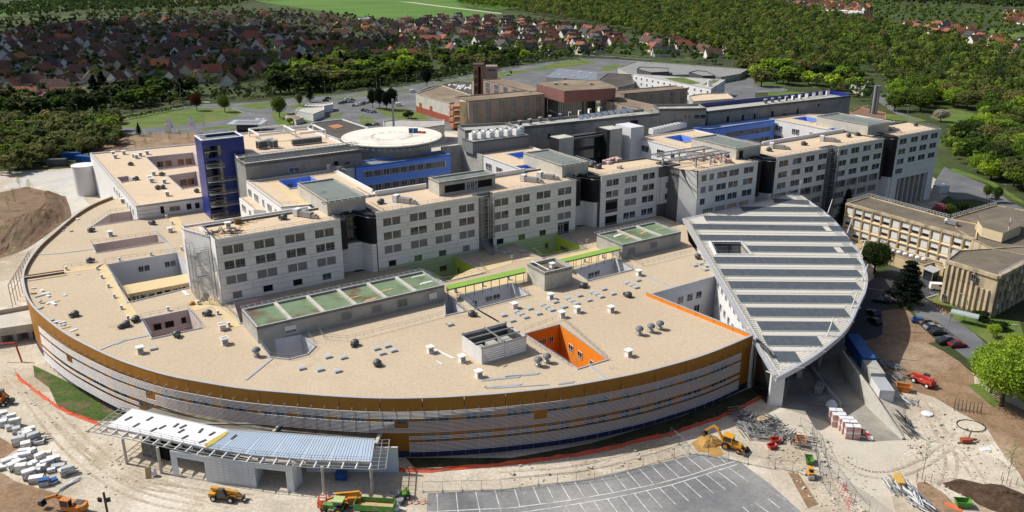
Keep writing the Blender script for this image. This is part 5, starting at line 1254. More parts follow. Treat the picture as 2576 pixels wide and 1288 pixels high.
def module(w,h):
 """deep concrete frame round one window, chamfered jambs and sloping sill"""
 mb=MB();t,d=.34,.55
 o=[(0,0),(w,0),(w,h),(0,h)];i_=[(t*1.3,t*1.7),(w-t*1.3,t*1.7),(w-t*1.3,h-t*.6),(t*1.3,h-t*.6)]
 vs=[(x,-d,z)for x,z in[(t*.4,t*.3),(w-t*.4,t*.3),(w-t*.4,h-t*.2),(t*.4,h-t*.2)]]+[(x,-.02,z)for x,z in i_]+[(x,-d,z)for x,z in o]+[(x,0,z)for x,z in o]
 fs=[]
 for k in range(4):
  n_=(k+1)%4;fs+=[(k,n_,4+n_,4+k),(8+k,8+n_,n_,k),(12+k,12+n_,8+n_,8+k)]
 return mb.add(vs,fs)
mm_=mesh('window_module',module(mw-.04,3.45),m_cream)
an=math.atan2(dv.y,dv.x);rs=random.Random(9)
for i in range(nM):
 for r in range(3):
  z=.55+3.55*r;u=mw*i
  c=Vector(y0)+dv*(u/Lf);piece('window_module',mm_,Y1,(c.x-y0[0],c.y-y0[1],z),an)
  wallwin(Y1,y0,y1,[(u+.52,z+.62,mw-1.06,2.55,('X' if rs.random()<(.75 if r==0 else.3)else 'W'))],-.1)
part('roof_band',MB().bar((*y0,HY-.35),(*y1,HY-.35),1.3,.7),m_creamd,Y1)
for p,q in((y3,y2),(y0,y3)):part('guard_rail',rail([(*p,HY),(*q,HY)],1.0,1.1,.06),m_wht,Y1)
for p,q in(((-.2,1.5),(0,0)),):pass
YB=[PX(*D(8,x,y),HY)[:2]for x,y in((1385,352),(1720,255),(1960,300),(1960,640),(1700,590),(1560,520),(1425,440))]
Y3=thing('cream_block','cream linking block with a low roof house and red striped mast','office building',(*YB[0],0))
flatblock(Y3,YB,0,HY-.06,m_creamd,m_felt)
part('guard_rail',rail([(*YB[0],HY),(*YB[1],HY)],1.0,1.1,.06),m_wht,Y3)
hb=[PX(*D(8,x,y),HY)[:2]for x,y in((1605,495),(1760,540),(1900,480),(1860,410),(1570,440))]
part('roof_house',MB().prism(fp(hb),HY-.1,HY+2.7,0,1),[M('cream_render',(.62,.52,.33),.06,.5,.8),m_felt],Y3)
hb2=[PX(*D(8,x,y),HY)[:2]for x,y in((1560,440),(1600,455),(1660,400),(1590,370))]
part('roof_house',MB().prism(fp(hb2),HY-.1,HY+1.6,0,1),[m_cream,m_felt],Y3)
p=PX(*D(8,1800,520),HY)
for k in range(5):part('mast_section',MB().tube((p[0],p[1],HY+1.3*k),(p[0],p[1],HY+1.3*k+1.3),.12),m_red if k%2 else m_wht,Y3)
part('air_handler',MB().obox((*PX(*D(8,1385,400),HY)[:2],HY),3.4,1.6,1.1,an).lathe([(.8,0),(.9,.8),(.3,1.5)],10,(*PX(*D(8,1350,392),HY)[:2],HY)),m_steel,Y3)
ya,yb,yc,yd=(PX(*D(8,x,y),HY)[:2]for x,y in((1350,670),(1742,792),(2010,655),(1440,600)))
Y2=thing('cream_block','weathered cream block with ribbed stained concrete on its end wall','office building',(*ya,0))
flatblock(Y2,[ya,yb,yc,(yd[0]+22,yd[1]+4),yd],0,HY,m_creamd,m_felt)
dv2=Vector(yb)-Vector(ya);L2_=dv2.length;an2=math.atan2(dv2.y,dv2.x);rib=mesh('concrete_rib',MB().add([(0,0,0),(1.0,-.55,0),(1.15,0,0),(0,0,3.3),(1.0,-.55,3.3),(1.15,0,3.3)],[(0,1,4,3),(1,2,5,4),(3,4,5),(2,1,0)]),m_creamd)
nr=9
for i in range(nr):
 for r in range(3):
  c=Vector(ya)+dv2*((i+.05)/nr*.92)
  if i>5 and r==2:continue
  piece('concrete_rib',rib,Y2,(c.x-ya[0],c.y-ya[1],.6+3.5*r),an2)
part('roof_band',MB().bar((*ya,HY-.5),(*yb,HY-.5),.9,.9).bar((*yb,HY-.5),(*yc,HY-.5),.9,.9),m_creamd,Y2)
wallwin(Y2,yb,yc,[(2.0+2.9*i,1.2+3.5*r,1.7,2.0,'W' if(i+r)%3==0 else 'c')for i in range(12)for r in range(3)],-.08)
ribm=mesh('pier',MB().box(0,-.45,0,.4,0,10.8),m_creamd)
d3=(Vector(yc)-Vector(yb));a3_=math.atan2(d3.y,d3.x)
for i in range(13):
 c=Vector(yb)+d3.normalized()*(1.2+2.9*i);piece('pier',ribm,Y2,(c.x-ya[0],c.y-ya[1],.3),a3_)
wallwin(Y2,ya,yb,[(7.6,8.6,1.3,1.9,'c'),(.9,.6,1.2,1.9,'c')],-.7)
part('guard_rail',rail([(*yb,HY),(*yc,HY)],1.0,1.1,.06),m_wht,Y2);part('guard_rail',rail([(*ya,HY),(*yd,HY)],1.0,1.1,.06),m_wht,Y2)
lo=[PX(*D(8,x,y),3.6)[:2]for x,y in((680,535),(1180,712),(1255,690),(1330,720),(1330,690),(760,520))]
Y4=thing('low_building','low flat roofed building with white domes along the cream block','building',(*lo[0],0))
flatblock(Y4,lo,0,3.6,m_cream,m_felt)
for i in range(9):
 p=PX(*D(8,800+47*i,562+13*i),3.6);part('roof_dome',MB().lathe([(.75,-.25),(.75,.1),(.5,.35),(.1,.45)],8,p),m_wht,Y4)
eb=[PX(*D(8,x,y),3.2)[:2]for x,y in((1165,735),(1250,770),(1310,745),(1225,712))]
Y5=thing('entrance_porch','glazed entrance porch with a ribbed metal roof below the weathered cream block','porch',(*eb[0],0))
part('roof',MB().prism(fp(eb),3.0,3.2,bottom=True),m_cap,Y5);part('glazing',MB().walls(inset(fp(eb),.5),0,3.0),m_glass,Y5)
for p in inset(fp(eb),.4):part('post',MB().box(p[0]-.08,p[1]-.08,0,p[0]+.08,p[1]+.08,3.0),m_frame,Y5)
# ================================================================ OLD HOSPITAL AND LOW BUILDINGS BEHIND
m_pinkc=M('pinkish_concrete',(.34,.265,.22),.1,.15,.9,c2=(.26,.20,.165),s2=.12,t2=.58,stretch=(1,1,.3),fine=.06)
m_redbr=M('red_brown_fascia',(.20,.095,.085),.08,.2,.7)
m_oldroof=M('old_flat_roof',(.22,.17,.115),.15,.1,.95,c2=(.29,.23,.16),s2=.05,t2=.56,fine=.1)
m_brick=M('orange_brick',(.40,.19,.10),.12,.3,.9);m_darkroof=M('dark_flat_roof',(.075,.065,.055),.15,.1,.9,c2=(.11,.095,.08),s2=.06)
m_slate=M('blue_grey_sheet',(.21,.235,.27),.06,.1,.5);m_tinted=glass('bronze_glass',(.035,.033,.028),.15)
def slabblock(name,label,p0,p1,H,depth,wall,roof,bays=0,z0=0,par=.5,baym=None,zb=(1.2,1.0),bw=.46,cat='hospital wing'):
 a=Vector(PX(*p0,H)[:2]);b=Vector(PX(*p1,H)[:2]);d=(b-a).normalized();n=Vector((-d.y,d.x))*depth
 t=thing(name,label,cat,(a.x,a.y,z0));poly=[tuple(a),tuple(b),tuple(b+n),tuple(a+n)]
 flatblock(t,poly,z0,H,wall,roof,par,.5)
 L=(b-a).length
 for i in range(bays):
  u=L*(i+.5)/bays-L/bays*bw/2;w=L/bays*bw
  wallwin(t,tuple(a),tuple(b),[(u,z0+zb[0],w,H-z0-zb[0]-zb[1],baym or 's')],-.12)
  if baym is None:
   an=math.atan2(d.y,d.x);mb=MB()
   for k in range(1,4):z=z0+zb[0]+(H-z0-zb[0]-zb[1])*k/4;mb.box(u,-.26,z-.22,u+w,-.2,z+.22)
   o=part('spandrel',mb,m_pinkc,t,frame='l',kind='stuff');o.rotation_euler=(0,0,an)
 return t,poly
O1,o1p=slabblock('old_hospital_wing','long old hospital wing with pinkish piers and tall glazed bays',D(2,1605,762),(1370,236),16,17,m_pinkc,m_oldroof,6)
part('stair_end',MB().box(o1p[0][0]-5,o1p[0][1]+2,0,o1p[0][0]-.05,o1p[0][1]+11,15.4),m_cream,O1)
part('pipe',MB().tube((o1p[0][0]-1.2,o1p[0][1]+1.7,0),(o1p[0][0]-1.2,o1p[0][1]+1.7,16.5),.35),m_steel,O1)
for k in range(4):part('stair_balcony',MB().prism([(o1p[0][0]-11,o1p[0][1]+4),(o1p[0][0]-8.5,o1p[0][1]+1),(o1p[0][0]-5,o1p[0][1]+2.2),(o1p[0][0]-5,o1p[0][1]+9),(o1p[0][0]-9.5,o1p[0][1]+8)],1.2+3.4*k,2.7+3.4*k,bottom=True),m_brick,O1)
slabblock('old_hospital_wing','old hospital wing with white framed bays beside the brick stair tower',D(2,1715,600),D(3,135,688),16,12,m_pinkc,m_oldroof,5)
slabblock('old_hospital_wing','old hospital wing with a broad tan roof between the glazed hall and the new spine',D(3,668,747),D(3,1045,832),13,13,m_pinkc,m_oldroof,5)
slabblock('old_hospital_wing','old hospital wing with narrow glazed bays in front of the white building',D(3,848,706),D(3,1328,664),15,13,m_pinkc,m_oldroof,6)
hx=[PX(*D(3,x,y),20)[:2]for x,y in((185,632),(395,686),(783,664),(775,648),(620,602),(400,604))]
HXb=thing('old_hospital_hall','old hospital hall with a deep red brown fascia over tall curtain glazing','hospital wing',(*hx[1],0))
part('fascia',MB().prism(fp(hx),13.6,20,0,1,bottom=True),[m_redbr,m_oldroof],HXb)
inn=inset(fp(hx),15);part('wall',MB().walls(inn,0,13.6),m_pinkc,HXb)
gl=[PX(*D(3,x,y),13.5)[:2]for x,y in((272,722),(352,740),(525,742),(545,738),(635,736))]
for p,q in zip(gl,gl[1:]):
 L=(Vector(q)-Vector(p)).length;n=max(1,round(L/2.2))
 wallwin(HXb,p,q,[(L*i/n,.5,L/n-.05,13,'s')for i in range(n)],-.05,'w')
part('glazed_core',MB().walls(gl[::-1]+[inn[2],inn[3]],0,13.4),m_tinted,HXb)
for x,y in((400,600),(400,640),(600,640),(330,640)):p=PX(*D(3,x,y),20);part('roof_unit',MB().box(p[0]-1,p[1]-1,20,p[0]+1,p[1]+1,21.2),m_conc,HXb)
pr=[PX(*D(3,x,y),z)[:2]+(z,)for x,y,z in((258,582,12.5),(640,606,12.5),(645,542,15.5),(350,516,15.5))]
PR=thing('lecture_hall','hall under a single blue grey sloping metal roof','hospital wing',(pr[0][0],pr[0][1],0))
part('roof',MB().add([pr[0],pr[1],pr[2],pr[3]],[(0,1,2,3)]).add([(p[0],p[1],p[2]-.6)for p in pr],[(3,2,1,0)]),m_slate,PR)
part('wall',MB().add([(*pr[0][:2],0),(*pr[1][:2],0),pr[1],pr[0],(*pr[2][:2],0),pr[2],(*pr[3][:2],0),pr[3]],[(0,1,2,3),(1,4,5,2),(4,6,7,5),(6,0,3,7)]),m_conc,PR)
for i,(u,v)in enumerate(((.2,.3),(.5,.3),(.8,.3),(.3,.75),(.6,.75),(.85,.75))):
 p=Vector(pr[0]).lerp(Vector(pr[1]),u).lerp(Vector(pr[3]).lerp(Vector(pr[2]),u),v);part('skylight',MB().box(p.x-.8,p.y-.8,p.z-.2,p.x+.8,p.y+.8,p.z+.45),m_wht,PR)
bt=PX(*D(2,1640,492),24)
BT=thing('brick_tower','orange brick stair tower rising above the old hospital','tower',(*bt[:2],0))
part('shaft',MB().box(bt[0],bt[1],0,bt[0]+6.2,bt[1]+9,24),m_brick,BT);part('slot',MB().box(bt[0]+2.9,bt[1]-.06,2,bt[0]+4.6,bt[1]-.01,23),m_dark,BT)
part('machine_room',MB().box(bt[0]+6.25,bt[1]+.5,14,bt[0]+15,bt[1]+9,23.2),m_pinkc,BT);part('roof_slab',MB().box(bt[0]-.4,bt[1]-.4,24.02,bt[0]+6.6,bt[1]+9.4,24.5),m_darkroof,BT)
wallwin(BT,(bt[0]+6.25,bt[1]+.5),(bt[0]+15,bt[1]+.5),[(2.5,20.2,5,1.4,'c')],-.05)
for k in range(4):part('louvre',MB().box(bt[0]+.8,bt[1]-.08,3+5*k,bt[0]+2.4,bt[1]-.02,6+5*k),m_darkroof,BT)
def polyblock(name,label,pts,H,wall,roof,cat='building',z0=0,par=.5):
 P_=[PX(x,y,H)[:2]for x,y in pts];t=thing(name,label,cat,(*P_[0],z0));flatblock(t,P_,z0,H,wall,roof,par,.4);return t,P_
rb1,rp=polyblock('boiler_house','pale panelled boiler house with a red base and red doors',Dk(2,(1205,705),(1460,778),(1640,722),(1400,640)),11,m_concl,m_oldroof)
for p,q in((rp[0],rp[1]),):
 L=(Vector(q)-Vector(p)).length;d=(Vector(q)-Vector(p)).normalized();an=math.atan2(d.y,d.x)
 o=part('red_base',MB().box(0,-.12,0,L,-.02,3.6),m_rust,rb1,frame='l');o.rotation_euler=(0,0,an)
 for u in(4.5,18):o=part('red_door',MB().box(u,-.2,0,u+2.8,-.1,6.2),m_rust,rb1,frame='l');o.rotation_euler=(0,0,an)
polyblock('flat_hall','dark flat roofed hall dotted with white domes beside the brick tower',Dk(2,(1215,690),(1640,730),(1640,615),(1530,608),(1300,655)),8,m_concl,m_darkroof)[0]
dg=random.Random(2)
for i in range(26):
 p=PX(*D(2,1455+dg.uniform(0,175),640+dg.uniform(0,30)),8);single('roof_dome',MB().lathe([(.9,-.5),(.9,.1),(.6,.45),(.1,.6)],8,p),m_wht,'small white dome light on the dark flat roof beside the brick tower','dome light','dome lights on the dark flat hall roof')
wb,wp=polyblock('white_building','long white three storey building with mossy roof patches',Dk(3,(918,557),(1503,668),(1610,602),(1150,572)),10,m_wrend,m_conc)
L=(Vector(wp[1])-Vector(wp[0])).length
wallwin(wb,wp[0],wp[1],[(L*(i+.4)/13,z,1.5,1.6,'w')for i in range(13)for z in(6.6,3.2)],-.05)
L=(Vector(wp[2])-Vector(wp[1])).length
wallwin(wb,wp[1],wp[2],[(L*(i+.3)/9,z,1.5,1.6,'w')for i in range(9)for z in(6.6,3.2)],-.05)
for pts in(((1150,590),(1290,585),(1420,625),(1330,640)),((1440,640),(1530,625),(1560,605),(1500,600))):q=[PX(*D(3,x,y),9.6)[:2]for x,y in pts];part('moss_bed',MB().prism(fp(q),9.5,9.65),m_grass,wb)
p=PX(*D(3,1490,650),9.6);part('stack',MB().box(p[0]-1.2,p[1]-1,9.5,p[0]+1.6,p[1]+1,13.5),m_wht,wb)
polyblock('service_block','dark flat roofed low block between the sloping metal roof and the white building',Dk(3,(650,600),(800,660),(925,630),(905,560),(720,552)),6,m_concd,m_darkroof)
polyblock('service_block','low block with a white frame on its sand coloured roof behind the spine',Dk(3,(1335,722),(1365,765),(1680,742),(1620,700),(1430,705)),14,m_conc,m_gravel_tan)
polyblock('parking_deck','wide grey parking deck with rows of posts behind the white building',Dk(3,(800,508),(935,575),(1340,560),(1580,580),(1720,556),(1782,521),(1350,490),(935,461)),4.5,m_conc,m_concd,'car park deck')
pk_=MB()
polyblock('service_block','dark glazed stair block on the grey parking deck',Dk(3,(942,520),(1050,545),(1185,540),(1180,512),(960,503)),7.5,m_dsteel,m_concd)
polyblock('service_block','second dark block at the right of the parking deck',Dk(3,(1335,545),(1440,572),(1535,570),(1470,535),(1390,530)),7.5,m_dsteel,m_concd)
for i in range(14):p=PX(*D(3,1000+55*i,470+3.5*i+(i%2)*25),4.5);single('lamp_post',MB().tube(p,(p[0],p[1],9.5),.1,n=5).box(p[0]-.5,p[1]-.15,9.5,p[0]+.5,p[1]+.15,9.65),m_steel,'slim lamp post standing on the grey parking deck','lamp post','lamp posts on the parking deck')
bb,bp=polyblock('flat_house','brown roofed low block with a red end wall and white front',Dk(2,(385,962),(632,1052),(850,962),(650,896),(420,925)),12,m_wrend,m_darkroof,'building')
part('red_end',MB().walls([(bp[4][0]-.1,bp[4][1]),(bp[0][0]-.1,bp[0][1])],4,12.05,closed=False),m_rust,bb)
cq=[PX(*D(2,x,y),11.6)[:2]for x,y in((545,950),(600,972),(665,955),(620,938))];part('roof_pit',MB().prism(fp(cq),11.4,11.7),m_brick,bb)
L=(Vector(bp[1])-Vector(bp[0])).length;wallwin(bb,bp[0],bp[1],[(L*i/8+.8,8.5,1.3,1.5,'w')for i in range(8)],-.05)
polyblock('service_block','pale low roofs between the helipad and the old hospital',Dk(2,(960,912),(965,960),(1180,975),(1420,940),(1420,900),(1200,905),(1080,898)),9,m_concl,m_conc)
polyblock('gate_building','white low gate building nearer the new hospital',Dk(2,(295,832),(430,860),(515,826),(512,800),(330,812)),4.2,m_wht,m_concl)
polyblock('gate_building','white low gate building behind its twin',Dk(2,(365,800),(500,800),(580,786),(580,770),(380,785)),4.2,m_wht,m_concl)
polyblock('shed','small mossy roofed shed beside the round clipped tree',Dk(2,(212,860),(300,905),(358,885),(290,850)),3,m_concl,m_oldroof,'shed')
polyblock('pavilion_house','low brown roofed pavilion among trees by the curving lane',Dk(4,(620,840),(650,880),(890,900),(890,850),(690,805)),4,m_brick,M('brown_sheet',(.20,.12,.08),.1),'pavilion')
polyblock('workshop','low slab roofed workshop set among trees behind the spine end',Dk(4,(600,625),(720,668),(765,605),(640,590)),5,m_concl,m_concd)
polyblock('workshop','long brown fronted workshop beside the slab roofed one',Dk(4,(445,610),(590,622),(610,612),(470,604)),4,m_brick,m_concl)
polyblock('factory','long white factory hall among the red roofs of the far town',Dk(4,(358,88),(360,100),(720,100),(722,85),(560,74),(400,72)),8,m_wht,m_wht)
polyblock('school','tiny flat blue roofed school at the edge of the green field',Dk(2,(770,138),(800,147),(905,138),(840,128)),5,m_wrend,m_slate)
ck=PX(*D(4,792,905),0);CH=thing('chimney_stack','tall steel clad twin flue chimney behind the far end block','chimney',ck)
zt_=PZ(*D(4,828,645),ck)
for dx in(-.9,.9):part('flue',MB().tube((ck[0]+dx,ck[1],0),(ck[0]+dx,ck[1],zt_),.85,n=12),m_steel,CH)
part('frame',MB().box(ck[0]-2,ck[1]+.9,0,ck[0]+2,ck[1]+1.2,zt_-1),m_dsteel,CH)
gk=PX(*D(1,1870,985));GK=thing('gatehouse','black gatehouse under a thin white square roof by the ring road','gatehouse',gk)
part('cabin',MB().box(gk[0]-5,gk[1]-2.5,0,gk[0]+4.5,gk[1]+4,3.2),m_blk,GK);part('glazing',MB().box(gk[0]-5.06,gk[1]-2.56,1,gk[0]+4.56,gk[1]-2.5,2.6),m_glass,GK);part('roof',MB().box(gk[0]-9,gk[1]-6,4.1,gk[0]+9.5,gk[1]+7,4.5),m_cap,GK)
part('roof_top',MB().box(gk[0]-6,gk[1]-3.5,4.52,gk[0]+6.5,gk[1]+4.5,4.6),m_slate,GK)
for x,y in((-8,-5),(8.6,-5),(8.6,6),(-8,6)):part('post',MB().tube((gk[0]+x,gk[1]+y,0),(gk[0]+x,gk[1]+y,4.1),.14,n=6),m_wht,GK)
for(x,y,yt),lb_ in zip(((1325,1005,890),(1490,1005,885)),('white banner flag on a leaning pole, the one by the low white totem','white banner flag on a leaning pole nearer the navy tower')):
 p=PX(*D(1,x,y));t=thing('banner_flag',lb_,'flag',p,0,'banner flags by the ring road');zt_=PZ(*D(1,x-22,yt),p)
 part('pole',MB().tube((0,0,0),(-1.6,0,zt_),.14,.1,n=6),m_wht,t,frame='l')
 part('banner',MB().grid(lambda u,v:(-1.6-1.0*u*3+.5*v+.2,.3*math.sin(u*5+v*2),zt_-.2-5.2*v),6,6),M('banner_cloth',(.75,.76,.80),.05,.4,.8,c2=(.16,.20,.42),s2=.5,t2=.60),t,frame='l')
p=PX(*D(1,1272,1005));single('totem_sign',MB().box(p[0]-1.6,p[1],0,p[0]+1.6,p[1]+.4,4.6),m_wht,'plain white totem sign standing beside the banner flags','sign')
# ================================================================ ENTRANCE PAVILION AT THE FRONT
HPv=5.7
pf=[D(9,805,645),D(9,1060,697),D(9,1300,750),D(9,1560,806),D(9,1932,862),D(10,0,862),D(10,420,895),D(10,870,910)]
pbk=[D(10,898,738),D(10,500,715),D(10,0,680),D(9,1725,668),D(9,1350,585),D(9,1000,506)]
pw_f=[PX(*p,HPv)[:2]for p in pf];pw_b=[PX(*p,HPv)[:2]for p in pbk]
pv=thing('entrance_pavilion','unfinished entrance pavilion with half white half bare metal deck roof','pavilion',(-50,130,0))
m_deck=M('metal_deck',(.43,.52,.63),.05,.3,.45)
full=pw_f+pw_b
split_f,split_b=pw_f[3],pw_b[3]
part('white_roof',MB().prism(fp([p for p in pw_f[:4]]+[pw_b[3],pw_b[4],pw_b[5]]),HPv-.3,HPv,bottom=True),M('white_membrane',(.76,.76,.76),.03,.3,.5,fine=.03),pv)
dk=[p for p in pw_f[3:]]+pw_b[:4];part('deck',MB().prism(fp(dk),HPv-.3,HPv-.05,bottom=True),m_deck,pv)
fr_l=resample(pw_f[3:],.5);bk_l=resample(pw_b[:4][::-1],.5);rbm=MB();n_=min(len(fr_l),len(bk_l))
for i in range(1,n_-1):
 p,q=fr_l[round(i/(n_-1)*(len(fr_l)-1))],bk_l[round(i/(n_-1)*(len(bk_l)-1))];rbm.bar((*p,HPv-.02),(*q,HPv-.02),.2,.07)
part('deck_ribs',rbm,m_deck,pv,kind='stuff')
ib=[D(9,1540,780),D(9,1560,804),D(9,1610,775),D(9,1690,720),D(9,1722,690),D(9,1700,684)]
part('yellow_insulation',MB().prism(fp([PX(*p,HPv)[:2]for p in ib]),HPv+.005,HPv+.09),M('rockwool',(.55,.43,.10),.15,.8,.95),pv)
for x,y,dx,dy in((942,598,55,-28),(1005,648,48,-28),(1105,600,48,-28),(1135,682,48,-26),(1200,662,52,-26),(1310,650,36,-28),(1355,658,52,-26),(1345,692,46,-26),(1370,738,50,-26),(1500,692,30,-32),(1578,712,44,-26),(1500,768,56,-24),(1745,740,38,-32)):
 a,b=PX(*D(9,x,y),HPv),PX(*D(9,x+dx,y+dy),HPv);part('roof_opening',MB().bar((a[0],a[1],HPv+.06),(b[0],b[1],HPv+.06),.42,.12),m_dsteel,pv)
edge=MB()
for seg in(pw_f,pw_b):
 for p,q in zip(seg,seg[1:]):edge.bar((*p,HPv-.15),(*q,HPv-.15),.2,.45)
part('edge_beam',edge,m_cap,pv)
br=resample(pw_f,2.35)
for i in range(0,len(br)):
 a=Vector(br[max(0,i-1)]);b=Vector(br[min(len(br)-1,i+1)]);d=(b-a).normalized();o=Vector((d.y,-d.x));p=Vector(br[i])
 mb=MB().add([(p.x-d.x*.09,p.y-d.y*.09,HPv-.1),(p.x+d.x*.09,p.y+d.y*.09,HPv-.1),(p.x+d.x*.09,p.y+d.y*.09,HPv-1.15),(p.x-d.x*.09,p.y-d.y*.09,HPv-1.15),(p.x+o.x*1.9-d.x*.09,p.y+o.y*1.9-d.y*.09,HPv-.18),(p.x+o.x*1.9+d.x*.09,p.y+o.y*1.9+d.y*.09,HPv-.18)],[(3,2,1,0),(0,1,5,4),(2,3,4,5),(0,4,3),(1,2,5)])
 part('bracket',mb,m_wht,pv)
ou=offset(pw_f,1.2);ou2=offset(pw_f,1.9);sg=MB()
for l in(ou,ou2):
 for p,q in zip(l,l[1:]):sg.bar((*p,HPv-.25),(*q,HPv-.25),.12)
part('shade_rail',sg,m_steel,pv)
rr=rail([(*p,HPv)for p in pw_f],.95,2.2);part('guard_rail',rr,m_steel,pv)
for(e0,e1,sgn)in((pw_f[0],pw_b[-1],-1),(pw_f[-1],pw_b[0],1)):
 a,b=Vector(e0),Vector(e1);d=(b-a).normalized();o=Vector((d.y,-d.x))*(1 if sgn>0 else-1);g=MB()
 if(a+o-Vector((-50,138))).length<(a-Vector((-50,138))).length:o=-o
 g.bar((*(a-d*2.0+o*2.6),HPv-.2),(*(b+o*2.6),HPv-.2),.16);g.bar((*(a-d*2.0+o*1.3),HPv-.2),(*(b+o*1.3),HPv-.2),.12)
 for i in range(9):p=(a-d*2).lerp(b,i/8);g.bar((*p,HPv-.2),(*(p+o*2.6),HPv-.2),.1)
 part('end_frame',g,m_steel,pv)
for bx_,by_ in((-70.9,133),(-63.4,130.1),(-32.7,124.1),(-24.3,124.1)):part('column',MB().tube((bx_,by_,0),(bx_,by_,HPv-.3),.26,n=12),m_concl,pv)
m_insul=M('insulation_board',(.62,.68,.74),.06,.5,.7,c2=(.70,.72,.73),s2=.25,t2=.55)
A0,A1,A2,A3,A4=(PX(*p)[:2]for p in(D(9,1308,1012),D(9,1560,1058),D(10,5,1105),D(10,290,1137),D(10,352,1062)))
bnd=[5.2,4.6,4.0,3.4,2.8,2.2,1.6,1.0,.4,0]
part('inner_wall',MB().walls([(A0[0]+.3,A0[1]+.3),(A1[0],A1[1]+.4)],3.9,5.2,closed=False).walls([(A1[0],A1[1]+.4),(A2[0],A2[1]+.4)],0,5.2,closed=False).walls([(A2[0],A2[1]+.4),(A3[0]-.6,A3[1]+.5)],3.9,5.2,closed=False).walls([(A3[0]-.2,A3[1]+.4),(A4[0]-.3,A4[1])],0,5.2,closed=False).box(A0[0]+.3,A0[1]+9,0,A4[0]-2,A0[1]+9.3,5.3),m_conc,pv)
LA=(Vector(A1)-Vector(A0)).length
facade(pv,A0,A1,bnd,[(1.1,0,LA-1.2,3.85,'')]if False else[],(),m_insul)if False else None
def boards(p,q,b,skip=None):
 L=(Vector(q)-Vector(p)).length;n=max(1,round(L/1.25));r=random.Random(int(L*10))
 facade(pv,p,q,b,[],[L*i/n+.0 for i in range(1,n)],m_insul,.12,.03,name='insulation_board')
dA=(Vector(A1)-Vector(A0)).normalized();dB=(Vector(A3)-Vector(A2)).normalized()
boards(A0,A1,[5.2,4.6,4.0]);boards(A0,tuple(Vector(A0)+dA*1.3),bnd[2:]);boards(A1,A2,bnd)
boards(A2,A3,[5.2,4.6,4.0]);boards(tuple(Vector(A3)-dB*1.3),A3,bnd[2:]);boards(A3,A4,bnd)
part('jamb',MB().obox((A1[0]+.1,A1[1]+2.2,0),.25,4.2,3.9).obox((A2[0]-.1,A2[1]+2.2,0),.25,4.2,3.9),m_insul,pv)
g0,g1=PX(*D(9,1085,870))[:2],PX(*D(9,1205,905))[:2]
L=(Vector(g1)-Vector(g0)).length;wallwin(pv,g0,g1,[(L*i/5,.3,L/5-.06,3.2,'c')for i in range(5)],0,'w')
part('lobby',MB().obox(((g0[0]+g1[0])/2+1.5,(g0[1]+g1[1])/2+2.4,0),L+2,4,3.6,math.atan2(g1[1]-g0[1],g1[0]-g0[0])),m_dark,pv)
w0,w1=PX(*D(10,360,985),0)[:2],PX(*D(10,520,985),0)[:2]
part('rear_wall',MB().box(A4[0],A4[1]+3,0,-20.5,A4[1]+3.3,5.2),m_insul,pv)
ter=[D(9,1100,525),D(9,1222,472),D(9,1600,545),D(9,1932,595),D(10,0,625),D(10,500,660),D(10,945,668),D(10,905,738),D(10,0,683),D(9,1725,666),D(9,1350,583)]
part('terrace',MB().prism(fp([PX(*p,5.0)[:2]for p in ter]),4.4,5.0,bottom=True),M('wet_terrace',(.20,.19,.15),.15,.3,.7,c2=(.15,.10,.07),s2=.2,t2=.56),pv)
part('terrace_upstand',MB().bar(PX(*D(10,130,690),5.3),PX(*D(10,180,632),5.3),.5,.6).bar(PX(*D(10,905,780),5.3),PX(*D(10,950,670),5.3),.6,.7),m_concl,pv)
part('link_wall',MB().box(-45,136,0,-44.6,140,4.4),m_conc,pv)
bg=[PX(*D(5,x,y),3.2)[:2]for x,y in((-200,1120),(230,1040),(275,1180),(-200,1250))]
BGt=thing('access_bridge','unfinished concrete access bridge meeting the curved wall at the left edge','bridge',(*bg[0],0))
part('deck',MB().prism(fp(bg),2.2,3.2,bottom=True),m_concl,BGt);part('parapet',MB().bar((*bg[0],3.75),(*bg[1],3.75),.4,1.1),m_concl,BGt);part('parapet',MB().bar((*bg[3],3.75),(*bg[2],3.75),.4,1.1),m_concl,BGt)
for t in(.35,.6,.85):c=Vector(bg[3]).lerp(Vector(bg[2]),t);part('pier',MB().box(c.x-.5,c.y+.8,0,c.x+.5,c.y+4,2.2),m_conc,BGt)
a,b=PX(*D(9,165,155)),PX(*D(9,-40,190));h=PZ(*D(9,125,20),a)
single('red_gate_frame',MB().bar(a,(a[0]-1,a[1]+.6,h),.28).bar((a[0]-1,a[1]+.6,h),(b[0]-2,b[1]+3,h-.4),.24),m_red,'red steel goal shaped frame under the access bridge','frame')
ra=[PX(*D(5,x,y),0)for x,y in((65,1000),(130,1050))];sf=thing('steel_ramp_frame','slanting galvanised frame outside the curved wall at the far left','frame',ra[0])
top_=[PX(*D(5,x,y),7)for x,y in((60,860),(215,610))]
for i in range(10):
 t=i/9;p=Vector(top_[0]).lerp(Vector(top_[1]),t);part('post',MB().bar((p.x,p.y,0),(p.x,p.y,7),.14),m_steel,sf);part('strut',MB().bar((p.x,p.y,6.9),(p.x+2.2,p.y-.5,8.2),.1),m_steel,sf)
part('rail',MB().bar(tuple(top_[0]),tuple(top_[1]),.18).bar((top_[0][0],top_[0][1],4),(top_[1][0],top_[1][1],4),.14),m_steel,sf)
